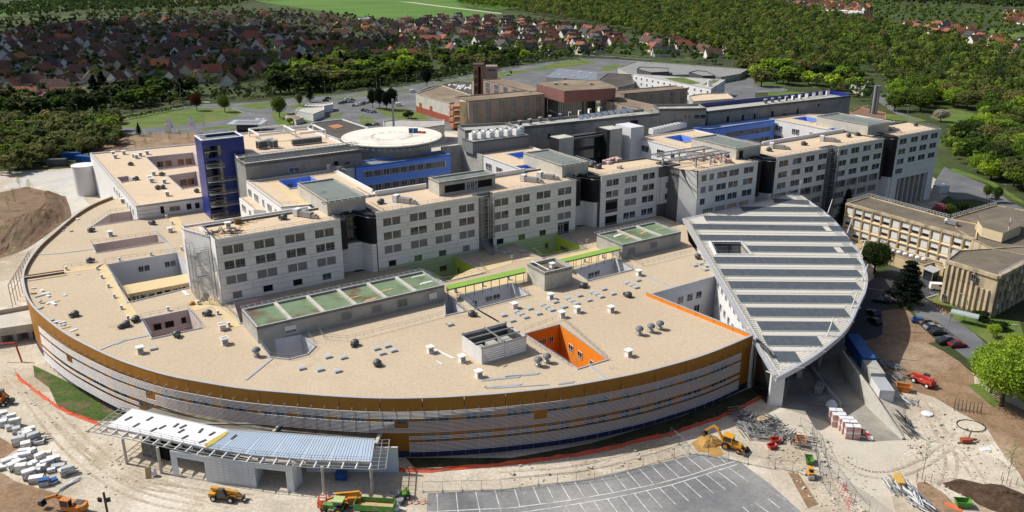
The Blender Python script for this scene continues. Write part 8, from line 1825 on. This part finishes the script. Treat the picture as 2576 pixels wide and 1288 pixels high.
def stand(poly,step,kinds,hs,label,group,seed,detail=1,avoid=ROADS,wide=1.1):
 g=random.Random(seed)
 for x,y in scatter(poly,step,.42,seed,avoid):
  kd,col,l=g.choices([k[:3]for k in kinds],[k[3]for k in kinds])[0]
  h=g.uniform(*hs);l=('low ','middling ','tall ')[(h>hs[0]*.67+hs[1]*.33)+(h>hs[0]*.33+hs[1]*.67)]+l;tree(kd,col,x,y,h*(1.25 if kd in('cone','column')else 1),label%l,group%l,detail,g.uniform(.85,1.15)*wide)
K_young=[('round','olive','olive budding',6),('round','mid','fresh green',2),('round','lime','yellow green',1)]
stand([(0,318),(100,322),(200,318),(290,305),(298,340),(296,372),(210,392),(140,405),(90,425),(0,446)],9.2,K_young,(8,12),'%s young tree in the dense wood left of the annex','%s trees in the wood left of the annex',1,1,(),1.3)
K_hedge=[('round','dark','dark leafy',6),('round','mid','mid green',3),('cone','fir','dark fir',2),('round','olive','olive budding',1)]
stand([(0,262),(150,262),(300,238),(420,236),(520,232),(520,246),(410,262),(290,280),(200,296),(0,306)],15,K_hedge,(10,15),'%s tree in the shaded belt between the ring road and the left estate','%s trees of the left roadside belt',2,1,ROADS,1.4)
K_mid=[('round','mid','mid green',5),('round','dark','dark leafy',3),('round','lime','yellow green',2),('cone','fir','dark fir',1),('round','olive','olive budding',2)]
stand([(690,206),(760,178),(900,160),(1050,162),(1080,190),(1000,206),(900,218),(760,232),(700,236)],14.5,K_mid,(12,17),'%s tree in the belt behind the wide car park road','%s trees behind the car park road',3,1,ROADS,1.45)
stand([(1090,150),(1200,140),(1340,150),(1330,165),(1200,180),(1110,190)],17,K_mid,(10,15),'%s tree in the belt left of the brick tower','%s trees left of the brick tower',4,1,ROADS,1.3)
K_right=[('round','mid','mid green',5),('round','lime','yellow green',4),('round','olive','olive budding',3),('round','dark','dark leafy',2)]
RL=[px_poly(Dk(8,(1250,95),(1330,-30),(1390,0),(1640,105),(1830,235),(2200,420),(2200,470),(1760,275),(1560,215),(1400,220)),0),px_poly([(2340,295),(2360,268),(2450,285),(2470,300),(2480,322),(2400,318)],0),px_poly(Dk(8,(1360,-8),(1400,-20),(1680,75),(1880,200),(1932,235),(1932,252),(1860,220),(1660,95),(1370,0)),0)]
stand([(2380,380),(2440,345),(2500,330),(2640,330),(2700,560),(2576,500),(2500,470),(2420,425)],9.5,K_right,(9,14),'%s tree on the slope right of the access road','%s trees right of the access road',5,2,RL,1.35)
stand([(1820,200),(1860,168),(1900,172),(2050,180),(2160,190),(2170,230),(2080,238),(1980,215),(1850,235)],15,K_right,(10,15),'%s tree near the small workshops behind the spine','%s trees behind the spine end',6,1,ROADS,1.35)
stand([(2240,215),(2330,225),(2430,255),(2560,275),(2640,330),(2500,330),(2470,285),(2360,262),(2300,290),(2245,280)],14,K_right,(11,16),'%s tree around the small meadow at the right','%s trees around the meadow',7,2,RL,1.4)
def T(k,x,y,kind,col,h,l,det=2,wide=1.0):p=GP(k,x,y);tree(kind,col,p[0],p[1],h,l,None,det,wide,sd=det%3)
T(1,1487,835,'round','copper',12,'copper leaved tree standing on the big oval lawn',2,.75);T(1,1697,845,'round','mid',11,'bright green tree at the right end of the oval lawn',2,.85);T(1,1052,1025,'cone','fir',7,'dark upright conifer below the oval lawn');T(2,180,890,'round','mid',14,'rounded grey green tree beside the roundabout',2,.8);T(2,410,770,'cone','fir',12,'dark conifer behind the white gate buildings')
for i,(x,y)in enumerate(((935,825),(985,835),(1030,830),(880,815),(1290,660))):T(2,x,y,'round','fir',15-i%2*2,('dark pine on the lawn by the parked cars, leftmost of the clump','dark pine on the lawn by the parked cars, middle of the clump','dark pine on the lawn by the parked cars, rightmost of the clump','bushy green tree at the edge of the pine clump','dark fir beside the ring road and the dark flat hall')[i],2,.6)
T(2,255,935,'round','lime',4,'round clipped yellow green bush by the small shed',1,1.3);T(2,1150,895,'round','dark',5,'dark spreading shrub on the lawn below the boiler house',1,1.8);T(2,330,800,'round','olive',9,'thin leafless tree near the white gate buildings',1,.7)
T(8,570,460,'cone','fir',15,'tall dark conifer at the corner of the shuttered cream block',3,1.1);T(8,1035,1010,'cedar','fir',14,'large dark cedar below the cream block',3,1.15);T(8,800,780,'round','dark',11,'dark leafy tree in the shade beside the almond roof',3,1.1);T(8,1490,600,'round','mid',11,'green tree between the two cream blocks',3,.8);T(8,1290,335,'round','pink',5,'pink blossoming tree in the courtyard of the cream block',2,1.1);T(8,1360,340,'round','mid',5,'small green tree beside the pink blossom',2);T(8,1460,320,'round','dark',5,'small dark tree in the courtyard corner',2)
T(12,1760,490,'round','lime',13.5,'big bright yellow green tree at the right edge, nearest of the pair',3,1.15);T(12,1680,390,'round','lime',12.5,'big bright yellow green tree standing behind the nearest one',3,1.0);T(12,1960,560,'round','lime',9,'yellow green tree cut by the right edge',3,.8);T(12,1870,330,'round','lime',13,'big bright tree cut by the right edge above its neighbour',3,1.0);T(8,1700,1260,'round','lime',4,'small bright bush on the lawn near the bus shelter',2,1.1);T(8,1600,1130,'round','dark',3,'low dark shrub against the weathered block',1,2);T(8,1740,1200,'round','dark',2.5,'low hedge like shrub on the lawn by the block',1,2.4)
T(4,1300,920,'round','white',8,'white blossoming tree at the corner of the small meadow',2,1.4);T(4,1170,810,'round','mid',14,'large dark green tree left of the small meadow',3,1.2);T(4,1000,760,'round','mid',13,'large leafy tree beside the lane behind the chimney',2,1.2);T(4,1650,930,'round','lime',11,'bright tree at the right end of the small meadow',2,1.3);T(4,740,850,'round','white',5,'small white flowering shrub by the brown pavilion',1,1.2);T(8,1650,210,'round','mid',6,'young green tree by the access road',2,.8);T(8,1720,240,'round','mid',7,'second young green tree by the access road',2,.7)
def sapling(p,h,l,g=None):
 t=thing('sapling',l,'sapling',p,0,g);tm=MB().tube((0,0,0),(0,0,h),.05,.015,5);r=random.Random(int(h*100));cs=[]
 for i in range(26):z=h*(.25+.7*i/26);a=i*2.4;L=(h-z)*.28+.25;tm.tube((0,0,z),(L*math.cos(a),L*math.sin(a),z+L*.9),.02,.008,3,caps=False);cs+=[(L*f*math.cos(a),L*f*math.sin(a),z+L*.9*f)for f in(.5,.8,1)]
 part('trunk',tm,m_bark,t,frame='l');cs=np.array(cs);o=bpy.data.objects.new('crown',quads('crown',leaves(cs,np.full((len(cs),3),.16),5,.09,3),LM['lime']));link(o,t)
 return t
for(x,y,yt),l in zip(((1160,1045,720),(1800,1070,770)),('leafy young sapling between stakes beside the concrete track','leafy young sapling between stakes beside the dark soil heap')):
 p=GP(12,x,y);sapling(p,PZ(*D(12,x+40,yt),p),l)
 for dx,dy in((-1.2,-.6),(1.2,-.8),(-.5,.9),(-.1,-1.1)):t=thing('stake','reddish stake around '+('the sapling by the concrete track' if x<1500 else 'the sapling by the dark heap'),'stake',(p[0]+dx,p[1]+dy,0),0,'stakes '+('by the track' if x<1500 else 'by the heap'));part('pole',MB().tube((0,0,0),(.05,0,1.7),.06,.05,5),m_rust,t,frame='l')
for k,x,y in((5,115,240),(5,230,170),(5,70,300),(5,150,130),(1,1025,1130),(1,1100,1100),(1,1285,1080),(1,1360,1045),(1,1430,1075),(1,1140,1060)):
 p=GP(k,x,y)if k==1 else PX(*D(k,x,y),5);sapling(p,4+rnd.random()*1.5,'thin bare sapling on the '+('soil behind the annex' if k==1 else 'earth bank'),'saplings on the '+('soil behind the annex' if k==1 else 'earth bank'))
# ---- woods and garden trees seen as one mass: joined sprays, tint drifting from tree to tree
def mass(name,pts,hs,k,size,m,seed,wide=.42):
 g=np.random.default_rng(seed);P_=np.array(pts);n=len(P_);h=g.uniform(*hs,n);nc=5
 d=g.normal(size=(n,nc,3));d/=np.linalg.norm(d,axis=2,keepdims=True);c=d*(h[:,None,None]*np.array([.24,.24,.2])*wide/.42)+np.concatenate([P_,(h*.62)[:,None]],1)[:,None,:]
 rad=np.repeat((h*.175)[:,None],nc,1)[...,None]*np.array([1,1,.85])*g.uniform(.7,1.2,(n,nc,1))
 o=bpy.data.objects.new(name,quads(name,leaves(c.reshape(-1,3),rad.reshape(-1,3),k,size,seed+1,.28),m));COL.objects.link(o);o['kind']='stuff'
def canopymat(name,cols,s=.035):
 m=leafmat(name,cols[0],.3);N,L=m.node_tree.nodes,m.node_tree.links;b=N['Principled BSDF'];g=N.new('ShaderNodeNewGeometry');n=N.new('ShaderNodeTexNoise');n.inputs['Scale'].default_value=s;n.inputs['Detail'].default_value=3;L.new(g.outputs['Position'],n.inputs['Vector'])
 r=N.new('ShaderNodeValToRGB');r.color_ramp.elements[0].position=.36;r.color_ramp.elements[1].position=.64;r.color_ramp.elements[0].color=(*cols[0],1);r.color_ramp.elements[1].color=(*cols[2],1);e=r.color_ramp.elements.new(.5);e.color=(*cols[1],1);L.new(n.outputs[0],r.inputs[0])
 mu=N.new('ShaderNodeMix');mu.data_type='RGBA';mu.blend_type='MULTIPLY';mu.inputs[0].default_value=1;L.new(r.outputs[0],mu.inputs[6]);v=N.new('ShaderNodeMapRange');v.inputs[3].default_value=.84;v.inputs[4].default_value=1.14;L.new(g.outputs['Random Per Island'],v.inputs[0]);L.new(v.outputs[0],mu.inputs[7])
 L.new(mu.outputs[2],b.inputs['Base Color']);L.new(mu.outputs[2],[x for x in N if x.type=='BSDF_TRANSLUCENT'][0].inputs[0]);return m
cm_d=canopymat('dark_canopy',((.03,.05,.02),(.07,.11,.03),(.13,.19,.045)),.07);cm_o=canopymat('spring_canopy',((.07,.11,.022),(.15,.17,.045),(.23,.23,.065)),.045);cm_g=canopymat('green_canopy_leaves',((.06,.11,.02),(.13,.20,.03),(.22,.30,.042)),.07)  # cm_d: dark greens of garden trees, thickets and darker wood crowns
W1=[(1290,30),(1400,-2),(1700,-8),(1900,10),(2060,40),(2200,75),(2330,105),(2450,140),(2576,150),(2640,250),(2560,275),(2430,258),(2330,225),(2240,214),(2160,188),(2050,178),(1900,170),(1800,140),(1700,110),(1560,80),(1440,58)]
mass('woodland',scatter(W1,15,.5,31,RL),(9,20),34,.9,cm_o,41,.38);mass('woodland',scatter(W1,15,.5,38,RL),(9,21),34,.9,canopymat('fresh_canopy',((.06,.10,.02),(.15,.22,.035),(.26,.35,.05)),.06),48,.38)
mass('woodland',scatter([(0,316),(100,320),(200,316),(292,303),(300,340),(298,374),(210,394),(140,408),(90,430),(0,450),(-200,440),(-200,330)],5.5,.5,36),(6,9.5),26,.55,canopymat('young_wood_leaves',((.12,.145,.045),(.17,.19,.062),(.17,.24,.05)),.06),46,.5)
mass('woodland',scatter([(2230,214),(2330,225),(2576,275),(2700,300),(2760,600),(2576,505),(2500,472),(2400,410),(2380,375),(2500,330),(2480,285),(2360,260),(2300,292),(2250,282)],8.5,.5,37,RL),(8,14),34,.75,cm_g,47,.45)
mass('woodland',scatter([(2366,374),(2372,350),(2500,342),(2540,385),(2400,402)],5,.5,39,RL),(3,6),30,.5,cm_g,49,.5)
mass('woodland',scatter([(2025,218),(2120,198),(2195,222),(2175,262),(2140,250)],7,.5,40,RL),(6,10),30,.6,cm_d,50,.45)
mass('woodland',scatter([(1130,2),(1330,-6),(1440,0),(1290,28),(1180,18)],9,.5,32),(11,17),14,1.3,cm_g,42)
mass('woodland',scatter([(0,18),(240,-4),(640,-14),(900,-16),(640,6),(560,26),(250,34),(0,48)],15,.5,33),(9,15),12,1.5,cm_d,43)
mass('woodland',scatter([(1700,-12),(2100,-14),(2640,-12),(2640,30),(2400,18),(2160,6),(1900,2)],20,.5,34),(9,15),10,2.2,cm_d,44)
mass('woodland',scatter(W1,36,.5,71,RL),(17,24),60,.8,cm_d,72,.34)
# ================================================================ HOUSES OF THE ESTATES
RC={'terracotta':M('terracotta_tiles',(.25,.095,.06),.18,.5,.9,fine=.15,fsc=1),'brown':M('brown_tiles',(.105,.062,.05),.18,.5,.9,fine=.15,fsc=1),'slate':M('slate_tiles',(.045,.046,.052),.15,.5,.7),'orange tiled':M('orange_tiles',(.36,.15,.07),.15,.5,.9,fine=.15,fsc=1)}
WC={'cream':M('cream_wall',(.66,.59,.46),.06,.5,.9),'white':M('white_wall',(.76,.74,.69),.05,.5,.9),'brick':M('brick_wall',(.24,.12,.075),.12,.5,.9)}
HM={};pane_m=mesh('window',MB().box(-.55,-.04,0,.55,.04,1.25),m_glass);door_m=mesh('door',MB().box(-.5,-.04,0,.5,.04,2.1),m_wht);sky_m=mesh('skylight',MB().box(-.45,-.06,-.6,.45,.06,.6),M('skylight_glass',(.55,.6,.65),.1,1,.1))
def house_meshes(v,rc,wc):
 if(v,rc,wc)in HM:return HM[v,rc,wc]
 L,W,e,r=((12.5,8.5,3.0,7.4),(15,8.5,2.7,7.0),(10.5,9,3.3,8.0),(18,9,2.8,7.2))[v];w_=MB();rf=MB();o=.45
 w_.add([(-L/2,-W/2,0),(L/2,-W/2,0),(L/2,W/2,0),(-L/2,W/2,0),(-L/2,-W/2,e),(L/2,-W/2,e),(L/2,W/2,e),(-L/2,W/2,e),(-L/2,0,r-.12),(L/2,0,r-.12)],[(0,1,5,4),(2,3,7,6),(1,2,6,9,5),(3,0,4,8,7)])
 if v in(1,3):w_.box(L/2+.02,-W/2+.8,0,L/2+4.2,W/2-1.5,2.5)
 s=(r-e)/(W/2)
 for y in(-1,1):rf.add([(-L/2-o,y*(W/2+o),e-o*s),(L/2+o,y*(W/2+o),e-o*s),(L/2+o,0,r),(-L/2-o,0,r),(-L/2-o,y*(W/2+o),e-o*s+.22),(L/2+o,y*(W/2+o),e-o*s+.22),(L/2+o,0,r+.22),(-L/2-o,0,r+.22)],[(4,5,6,7),(3,2,1,0),(0,1,5,4),(1,2,6,5),(3,0,4,7)])
 if v in(1,3):rf.add([(L/2+.5,-W/2+.4,2.5),(L/2+4.6,-W/2+.4,2.5),(L/2+4.6,0,4.2),(L/2+.5,0,4.2),(L/2+4.6,W/2-1.1,2.5),(L/2+.5,W/2-1.1,2.5)],[(0,1,2,3),(3,2,4,5)])
 HM[v,rc,wc]=(mesh('wall',w_,WC[wc]),mesh('roof',rf,RC[rc]),mesh('chimney',MB().box(-.4,-.4,r-1.2,.4,.4,r+1.1).box(-.5,-.5,r+1.1,.5,.5,r+1.25),WC['brick']),(L,W,e,r,s));return HM[v,rc,wc]
def house(x,y,rot,v,rc,wc,where,detail=True,label=None):
 a,b,c,(L,W,e,r,s)=house_meshes(v,rc,wc)
 t=bpy.data.objects.new('house',None);t.location=(x,y,0);t.rotation_euler=(0,0,rot);t.scale=(1.18,)*3;COL.objects.link(t);setp(t,label or f"{rc} roofed house with {wc} walls {where}",'house',f"{rc} roofed {wc} houses {where}");FR[t.name]=((x,y,0),rot,'l')
 piece('wall',a,t,(0,0,0));piece('roof',b,t,(0,0,0));piece('chimney',c,t,(L*.3,0.3,0))
 if detail:
  for sx in(-.28,.05,.3):piece('window',pane_m,t,(L*sx,-W/2-.03,1.0));piece('window',pane_m,t,(L*sx,W/2+.03,1.0))
  for sx in(-1,1):piece('window',pane_m,t,(sx*(L/2+.03),.6,e+.6),R(90))
  piece('door',door_m,t,(L*.17,-W/2-.04,0));k=piece('skylight',sky_m,t,(-L*.15,-W/4,e+(r-e)*.55));k.rotation_euler=(-(math.pi/2-math.atan(s)),0,0)
rh=random.Random(12);HP=[]
E1_=[(0,84),(120,76),(300,50),(640,34),(760,40),(900,52),(1060,72),(1150,108),(1150,150),(1050,158),(900,158),(760,174),(690,200),(560,228),(420,228),(300,232),(150,256),(0,258)]
for x,y in scatter(E1_,29,.28,51):HP.append((x,y,rh.choice((0,.25,1.45,1.6,1.9,1.75,1.3)),'in the large estate on the far left',0))
for x,y in scatter([(950,60),(1130,44),(1270,50),(1400,62),(1560,92),(1560,120),(1450,140),(1340,132),(1200,120),(1060,100)],24,.22,52):HP.append((x,y,rh.choice((.5,.6,2.1,.4)),'in the estate below the green field',1))
for x,y in scatter([(1560,95),(1750,105),(1900,128),(1900,150),(1750,150),(1600,135)],40,.3,53):HP.append((x,y,rh.choice((.2,1.8)),'among the trees behind the parking deck',0))
for pl_ in([(1900,6),(2060,4),(2200,18),(2160,48),(2000,46),(1900,24)],[(1990,40),(2180,38),(2210,66),(2040,74)],[(2270,66),(2360,62),(2450,76),(2440,96),(2330,90)],[(2400,92),(2500,96),(2600,112),(2600,142),(2540,138),(2450,108)],[(2530,30),(2640,40),(2640,70),(2530,60)]):
 for x,y in scatter(pl_,23,.3,54):HP.append((x,y,rh.choice((.1,.4,1.7)),'in the far town at the right',2))
HP.sort(key=lambda t:math.hypot(t[0],t[1]))
far={}
for i,(x,y,rot,where,sty)in enumerate(HP):
 sx_,sy_=SEE(x,y,0)
 if 'far left' in where:where=('above the young wood','behind the oval lawn','behind the wide car park road')[(sx_>330)+(sx_>660)]+(' near the belt',' mid estate',' far back')[(sy_<190)+(sy_<130)]
 elif 'green field' in where:where=('right below the field path','behind the brick tower','at the forest edge')[(sx_>1180)+(sx_>1400)]+' in the middle estate'
 rc=rh.choices(('terracotta','brown','slate','orange tiled'),((2,6,1,.35),(1.3,5,3,.2),(4,3,2,1.2))[sty])[0];wc=rh.choices(('cream','white','brick'),((5,4,.8),(4,5,.6),(3,3,3))[sty])[0];v=rh.randrange(4 if sty==0 else 3)
 d=math.hypot(x,y)
 if i<285:house(x,y,rot+rh.uniform(-.12,.12),v,rc,wc,where,d<640)
 else:
  for k,me in zip('wrc',house_meshes(v,rc,wc)[:3]):
   vs=np.empty(len(me.vertices)*3,np.float32);me.vertices.foreach_get('co',vs);vs=vs.reshape(-1,3);c_,s_=math.cos(rot),math.sin(rot);ox=(5 if k=='c' else 0)
   P2=np.stack([x+(vs[:,0]+ox)*c_-vs[:,1]*s_,y+(vs[:,0]+ox)*s_+vs[:,1]*c_,vs[:,2]],1)
   far.setdefault((k,me.materials[0].name),MB()).add(P2.tolist(),[tuple(p.vertices)for p in me.polygons])
allm=MB();mats_=[]
for(k,mn),mb in far.items():
 mi=len(mats_);mats_.append(bpy.data.materials[mn]);o=len(allm.v);allm.v+=mb.v;allm.f+=[tuple(q+o for q in f)for f in mb.f];allm.m+=[mi]*len(mb.f)
if allm.v:single('distant_houses',allm,mats_,kind='stuff')
hz_=[[(x-9,y-9),(x+9,y-9),(x+9,y+9),(x-9,y+9)]for x,y,*_ in HP]
cell={}
for x,y,*_ in HP:cell.setdefault((int(x//20),int(y//20)),[]).append((x,y))
def free(p):return all((p[0]-q[0])**2+(p[1]-q[1])**2>58 for a in(-1,0,1)for b in(-1,0,1)for q in cell.get((int(p[0]//20)+a,int(p[1]//20)+b),()))
G1=[(0,60),(300,36),(640,30),(900,48),(1060,66),(1160,100),(1300,52),(1560,86),(1900,120),(1900,168),(1700,160),(1440,150),(1200,150),(1060,166),(900,164),(760,180),(690,206),(520,238),(300,244),(0,272)]
gp=[p for p in scatter(G1,13,.48,61,ROADS)if free(p)];rg=random.Random(8);gp=[p for p in gp if rg.random()<.5]
mass('garden_trees',[p for i,p in enumerate(gp)if i%4],(5,12),42,.72,cm_d,62,.5);mass('garden_trees',gp[::4],(6,13),42,.72,canopymat('garden_leaves',((.07,.10,.025),(.12,.17,.03),(.16,.14,.05)),.09),63,.5)
BELT=[(-100,318),(200,296),(420,268),(560,256),(740,240),(1000,218),(1130,200),(1320,165),(1440,148),(1440,138),(1300,152),(1120,184),(1000,200),(740,222),(560,238),(420,246),(200,272),(-100,294)]
mass('roadside_thicket',[p for p in scatter(BELT,6,.5,67)if free(p)],(3.5,8),22,.6,cm_d,68,.6)
gq=[p for p in scatter([(560,150),(700,110),(1000,100),(1340,120),(1900,120),(1900,168),(1440,150),(1060,166),(760,180),(690,206)],22,.45,63,ROADS)if free(p)];mass('garden_trees',gq,(6,12),20,.95,cm_g,64,.36)
mass('garden_trees',[p for p in scatter([(1880,2),(2200,10),(2600,40),(2600,145),(2400,110),(2200,84),(1960,70)],20,.45,65)if free(p)],(5,11),12,1.3,cm_g,66)
for l in([(0,246),(200,222),(420,206),(640,190)],[(300,60),(330,120),(360,190),(420,232)],[(700,190),(900,140),(1100,108)],[(1130,64),(1200,80),(1320,112),(1380,140)],[(640,60),(700,120),(740,180)],[(1340,130),(1500,140),(1640,150)]):
 mb=MB();q=[PX(*p)for p in l]
 for a,b in zip(q,q[1:]):
  d=(Vector(b)-Vector(a)).normalized();n=Vector((-d.y,d.x,0))*2.6;mb.add([Vector(a)-n+Vector((0,0,.05)),Vector(b)-n+Vector((0,0,.05)),Vector(b)+n+Vector((0,0,.05)),Vector(a)+n+Vector((0,0,.05))],[(0,1,2,3)])
 single('street',mb,m_asph,kind='structure')
for lb_,pts in(('long clipped hedge along the ring road on the left',[(250,318),(330,300),(430,280),(500,266)]),('dark clipped hedge between the estate and the wide road',[(640,252),(760,242),(900,222),(1000,212)]),('dark hedge along the road left of the brick tower',[(1080,198),(1200,178),(1300,162)])):
 q=[PX(*p)for p in pts];cs=[]
 for a,b in zip(q,q[1:]):
  n=int((Vector(b)-Vector(a)).length/1.2)
  for i in range(n):cs.append(tuple(Vector(a).lerp(Vector(b),i/n)+Vector((0,3,1.3))))
 cs=np.array(cs);o=bpy.data.objects.new('hedge',quads('hedge',leaves(cs,np.full((len(cs),3),1.25),16,.5,5),LM['dark']));COL.objects.link(o);setp(o,lb_,'hedge')
# ================================================================ CARS, LAMPS
CC={'white':m_wht,'silver':M('silver_paint',(.42,.43,.44),.04,1,.3,metal=.5),'black':M('black_paint',(.02,.02,.022),.1,1,.25,spec=.6),'dark red':M('dark_red_paint',(.20,.02,.03),.06,1,.3),'blue':M('car_blue',(.03,.12,.36),.06,1,.3),'bronze':M('bronze_paint',(.24,.17,.11),.06,1,.3,metal=.3),'grey':M('grey_paint',(.16,.165,.17),.05,1,.3,metal=.3)}
CM={};wheel_m=shade(mesh('wheel',MB().lathe([(.2,-.11),(.31,-.1),(.31,.1),(.2,.11)],12,axis='y'),m_rub));light_m=mesh('headlight',MB().box(-.04,-.16,-.07,.04,.16,.07),m_wht)
def car(p,rot,colour,label,group=None,van=False):
 k=(colour,van)
 if k not in CM:
  if van:pr,gl=[(-2.3,.35),(2.3,.35),(2.3,.95),(1.6,1.15),(.9,1.95),(-2.25,1.95)],[(1.5,1.15),(.92,1.88),(-.2,1.88),(-.2,1.2)]
  else:pr,gl=[(-2.1,.35),(2.1,.3),(2.12,.72),(1.05,.92),(-1.75,.98),(-2.1,.85)],[(1.05,.92),(.35,1.4),(-1.0,1.43),(-1.75,.98)]
  w=.9;b=MB();n=len(pr);b.add([(x,-w,z)for x,z in pr]+[(x,w,z)for x,z in pr],[tuple(range(n)),tuple(range(2*n-1,n-1,-1))]+[(i,n+i,n+(i+1)%n,(i+1)%n)for i in range(n)])
  g=MB();n=len(gl);wb_=w+.01 if van else w-.06;wt=w+.01 if van else w-.2
  vs=[(x,-(wb_ if z<1.25 else wt),z)for x,z in gl]+[(x,(wb_ if z<1.25 else wt),z)for x,z in gl];g.add(vs,[tuple(range(n)),tuple(range(2*n-1,n-1,-1))]+[(i,n+i,n+(i+1)%n,(i+1)%n)for i in range(n)])
  r=MB().box(-1.0,-.68,1.435,.33,.68,1.475)if not van else MB().box(-2.2,-.85,1.952,.85,.85,1.99)
  CM[k]=(mesh('body',b,CC[colour]),mesh('cabin_glass',g,m_glass),mesh('roof_panel',r,CC[colour]))
 t=bpy.data.objects.new('parked_car',None);t.location=p;t.rotation_euler=(0,0,rot);COL.objects.link(t);setp(t,label,'van' if van else 'car',group)
 for nm,me in zip(('body','cabin_glass','roof_panel'),CM[k]):piece(nm,me,t,(0,0,0))
 for x in(-1.3,1.35):
  for y in(-.82,.82):piece('wheel',wheel_m,t,(x,y,.31))
 for y in(-.6,.6):piece('headlight',light_m,t,(2.1 if not van else 2.29,y,.66))
def cz_(p,z=.06):return(p[0],p[1],z)
for(k,x,y,a,c),l in zip(((8,1145,1150,-20,'blue'),(8,1200,1160,5,'bronze'),(8,1240,1195,5,'silver'),(8,1280,1235,8,'black'),(8,1360,1290,8,'grey'),(12,1335,18,8,'black'),(12,1425,40,8,'dark red'),(8,905,985,-20,'silver'),(8,850,995,-25,'black'),(8,790,1090,100,'black'),(8,805,1150,100,'black')),('blue car at the far end of the short row by the footpath','bronze car beside the blue one in the short row','silver car in the middle of the short row','black car next to the silver one in the short row','dark grey car further down the short row','black car next to the dark red one','dark red car at the near end of the row','silver car in the shade of the cedar','black car in the shade beside the silver one','black car in the deep shade of the almond roof','second black car in the deep shade of the almond roof')):car(cz_(GP(k,x,y)),R(a),c,l)
car(cz_(GP(8,1283,900)),R(-10),'white','white van parked beside the weathered cream block',None,True)
rc_=random.Random(6)
for k,(x,y,c)in enumerate(((640,785,'grey'),(665,778,'black'),(690,772,'silver'),(715,775,'silver'),(695,752,'white'),(725,760,'grey'),(745,803,'silver'),(775,795,'white'),(800,790,'grey'),(825,782,'silver'),(845,776,'white'),(870,775,'grey'),(525,765,'black'),(545,748,'black'),(815,838,'black'),(840,842,'grey'),(860,848,'silver'),(885,852,'silver'),(850,948,'black'),(905,945,'silver'))):car(cz_(GP(2,x,y)),R(rc_.choice((20,25,200))),c,f'{c} car parked in the bays below the ring road near the pines',f'{c} cars in the bays near the pines')
car(cz_(GP(2,1080,800)),R(5),'white','white van parked beside the pine clump',None,True);car(cz_(GP(2,1185,697)),R(10),'white','white van at the edge of the dark flat hall',None,True);car(cz_(GP(2,1378,608)),R(15),'silver','silver car driving on the ring road');car(cz_(GP(2,1905,570)),R(10),'white','white car on the road right of the brick tower');car(cz_(GP(4,880,732)),R(10),'black','dark car in the small car park behind the chimney');car(cz_(GP(4,925,722)),R(10),'silver','silver car in the small car park behind the chimney')
def lamp(k,x,y,xt,yt,label,group=None):
 p=GP(k,x,y);h=PZ(*D(k,xt,yt),p);t=thing('street_lamp',label,'street lamp',p,0,group);part('pole',MB().tube((0,0,0),(0,0,h),.13,.07,6),m_steel,t,frame='l');part('lamp_head',MB().box(-.9,-.16,h-.02,.2,.16,h+.12),m_cap,t,frame='l')
for k,x,y,xt,yt in((1,332,925,312,795),(1,858,878,830,688),(1,1220,832,1208,740),(1,1378,820,1355,630),(1,1738,860,1728,675),(1,1540,960,1532,848),(1,600,930,575,790),(2,38,770,25,605),(2,525,735,520,617),(2,585,795,583,665),(2,910,672,905,567),(2,942,700,940,602),(2,1215,625,1212,552),(2,1135,650,1130,565),(2,1518,600,1510,520),(2,865,670,862,655)):lamp(k,x,y,xt,yt,'tall grey street lamp along the ring road','street lamps along the ring road')
lamp(2,1065,885,1063,845,'short lamp on the lawn below the boiler house','short lamps on the lawn');lamp(2,1165,915,1164,875,'short lamp on the lawn below the boiler house','short lamps on the lawn');lamp(8,1440,1050,1443,930,'lamp post beside the bus shelter');lamp(8,950,700,950,620,'lamp post between the low building and the dark tree');lamp(8,1850,1280,1862,1165,'lamp post on the lawn at the right edge');lamp(8,1780,195,1800,105,'lamp post among the trees by the access road');lamp(4,1050,875,1046,790,'lamp post on the lane behind the far block')
bs=GP(8,1475,1150);t=thing('bus_shelter','bus shelter with a curved clear roof beside the footpath','shelter',bs,R(-38));part('roof',MB().grid(lambda u,v:(-3.2+6.4*u,-1.1*math.cos(math.pi*v),2.3+.8*math.sin(math.pi*v)),8,6),M('shelter_glass',(.35,.42,.42),.1,1,.2),t,frame='l')
for x in(-3,0,3):part('post',MB().bar((x,-1.05,0),(x,-1.05,2.3),.09).bar((x,1.05,0),(x,1.05,2.3),.09),M('green_steel',(.03,.11,.07),.1)if x==-3 else bpy.data.materials['green_steel'],t,frame='l')
# ================================================================ CLOUD whose shadow lies over the far left estate
cb=MB();g=random.Random(4);SH=1000/math.tan(SUN_EL)
for i in range(90):
 a=g.uniform(0,6.28);t=math.sqrt(g.random());gx,gy=-600+470*t*math.cos(a),880+345*t*math.sin(a);r=g.uniform(45,95)*(1.15-.5*t)
 cb.lathe([(r*math.sin(math.pi*k/8),-r*.6*math.cos(math.pi*k/8))for k in range(1,8)],12,(gx+SUN_DIR.x*SH,gy+SUN_DIR.y*SH,1000+g.uniform(0,60)*(1-t)))
single('cloud',cb,M('cloud_white',(.85,.85,.85),.03,.01,1),kind='structure',smooth=180)
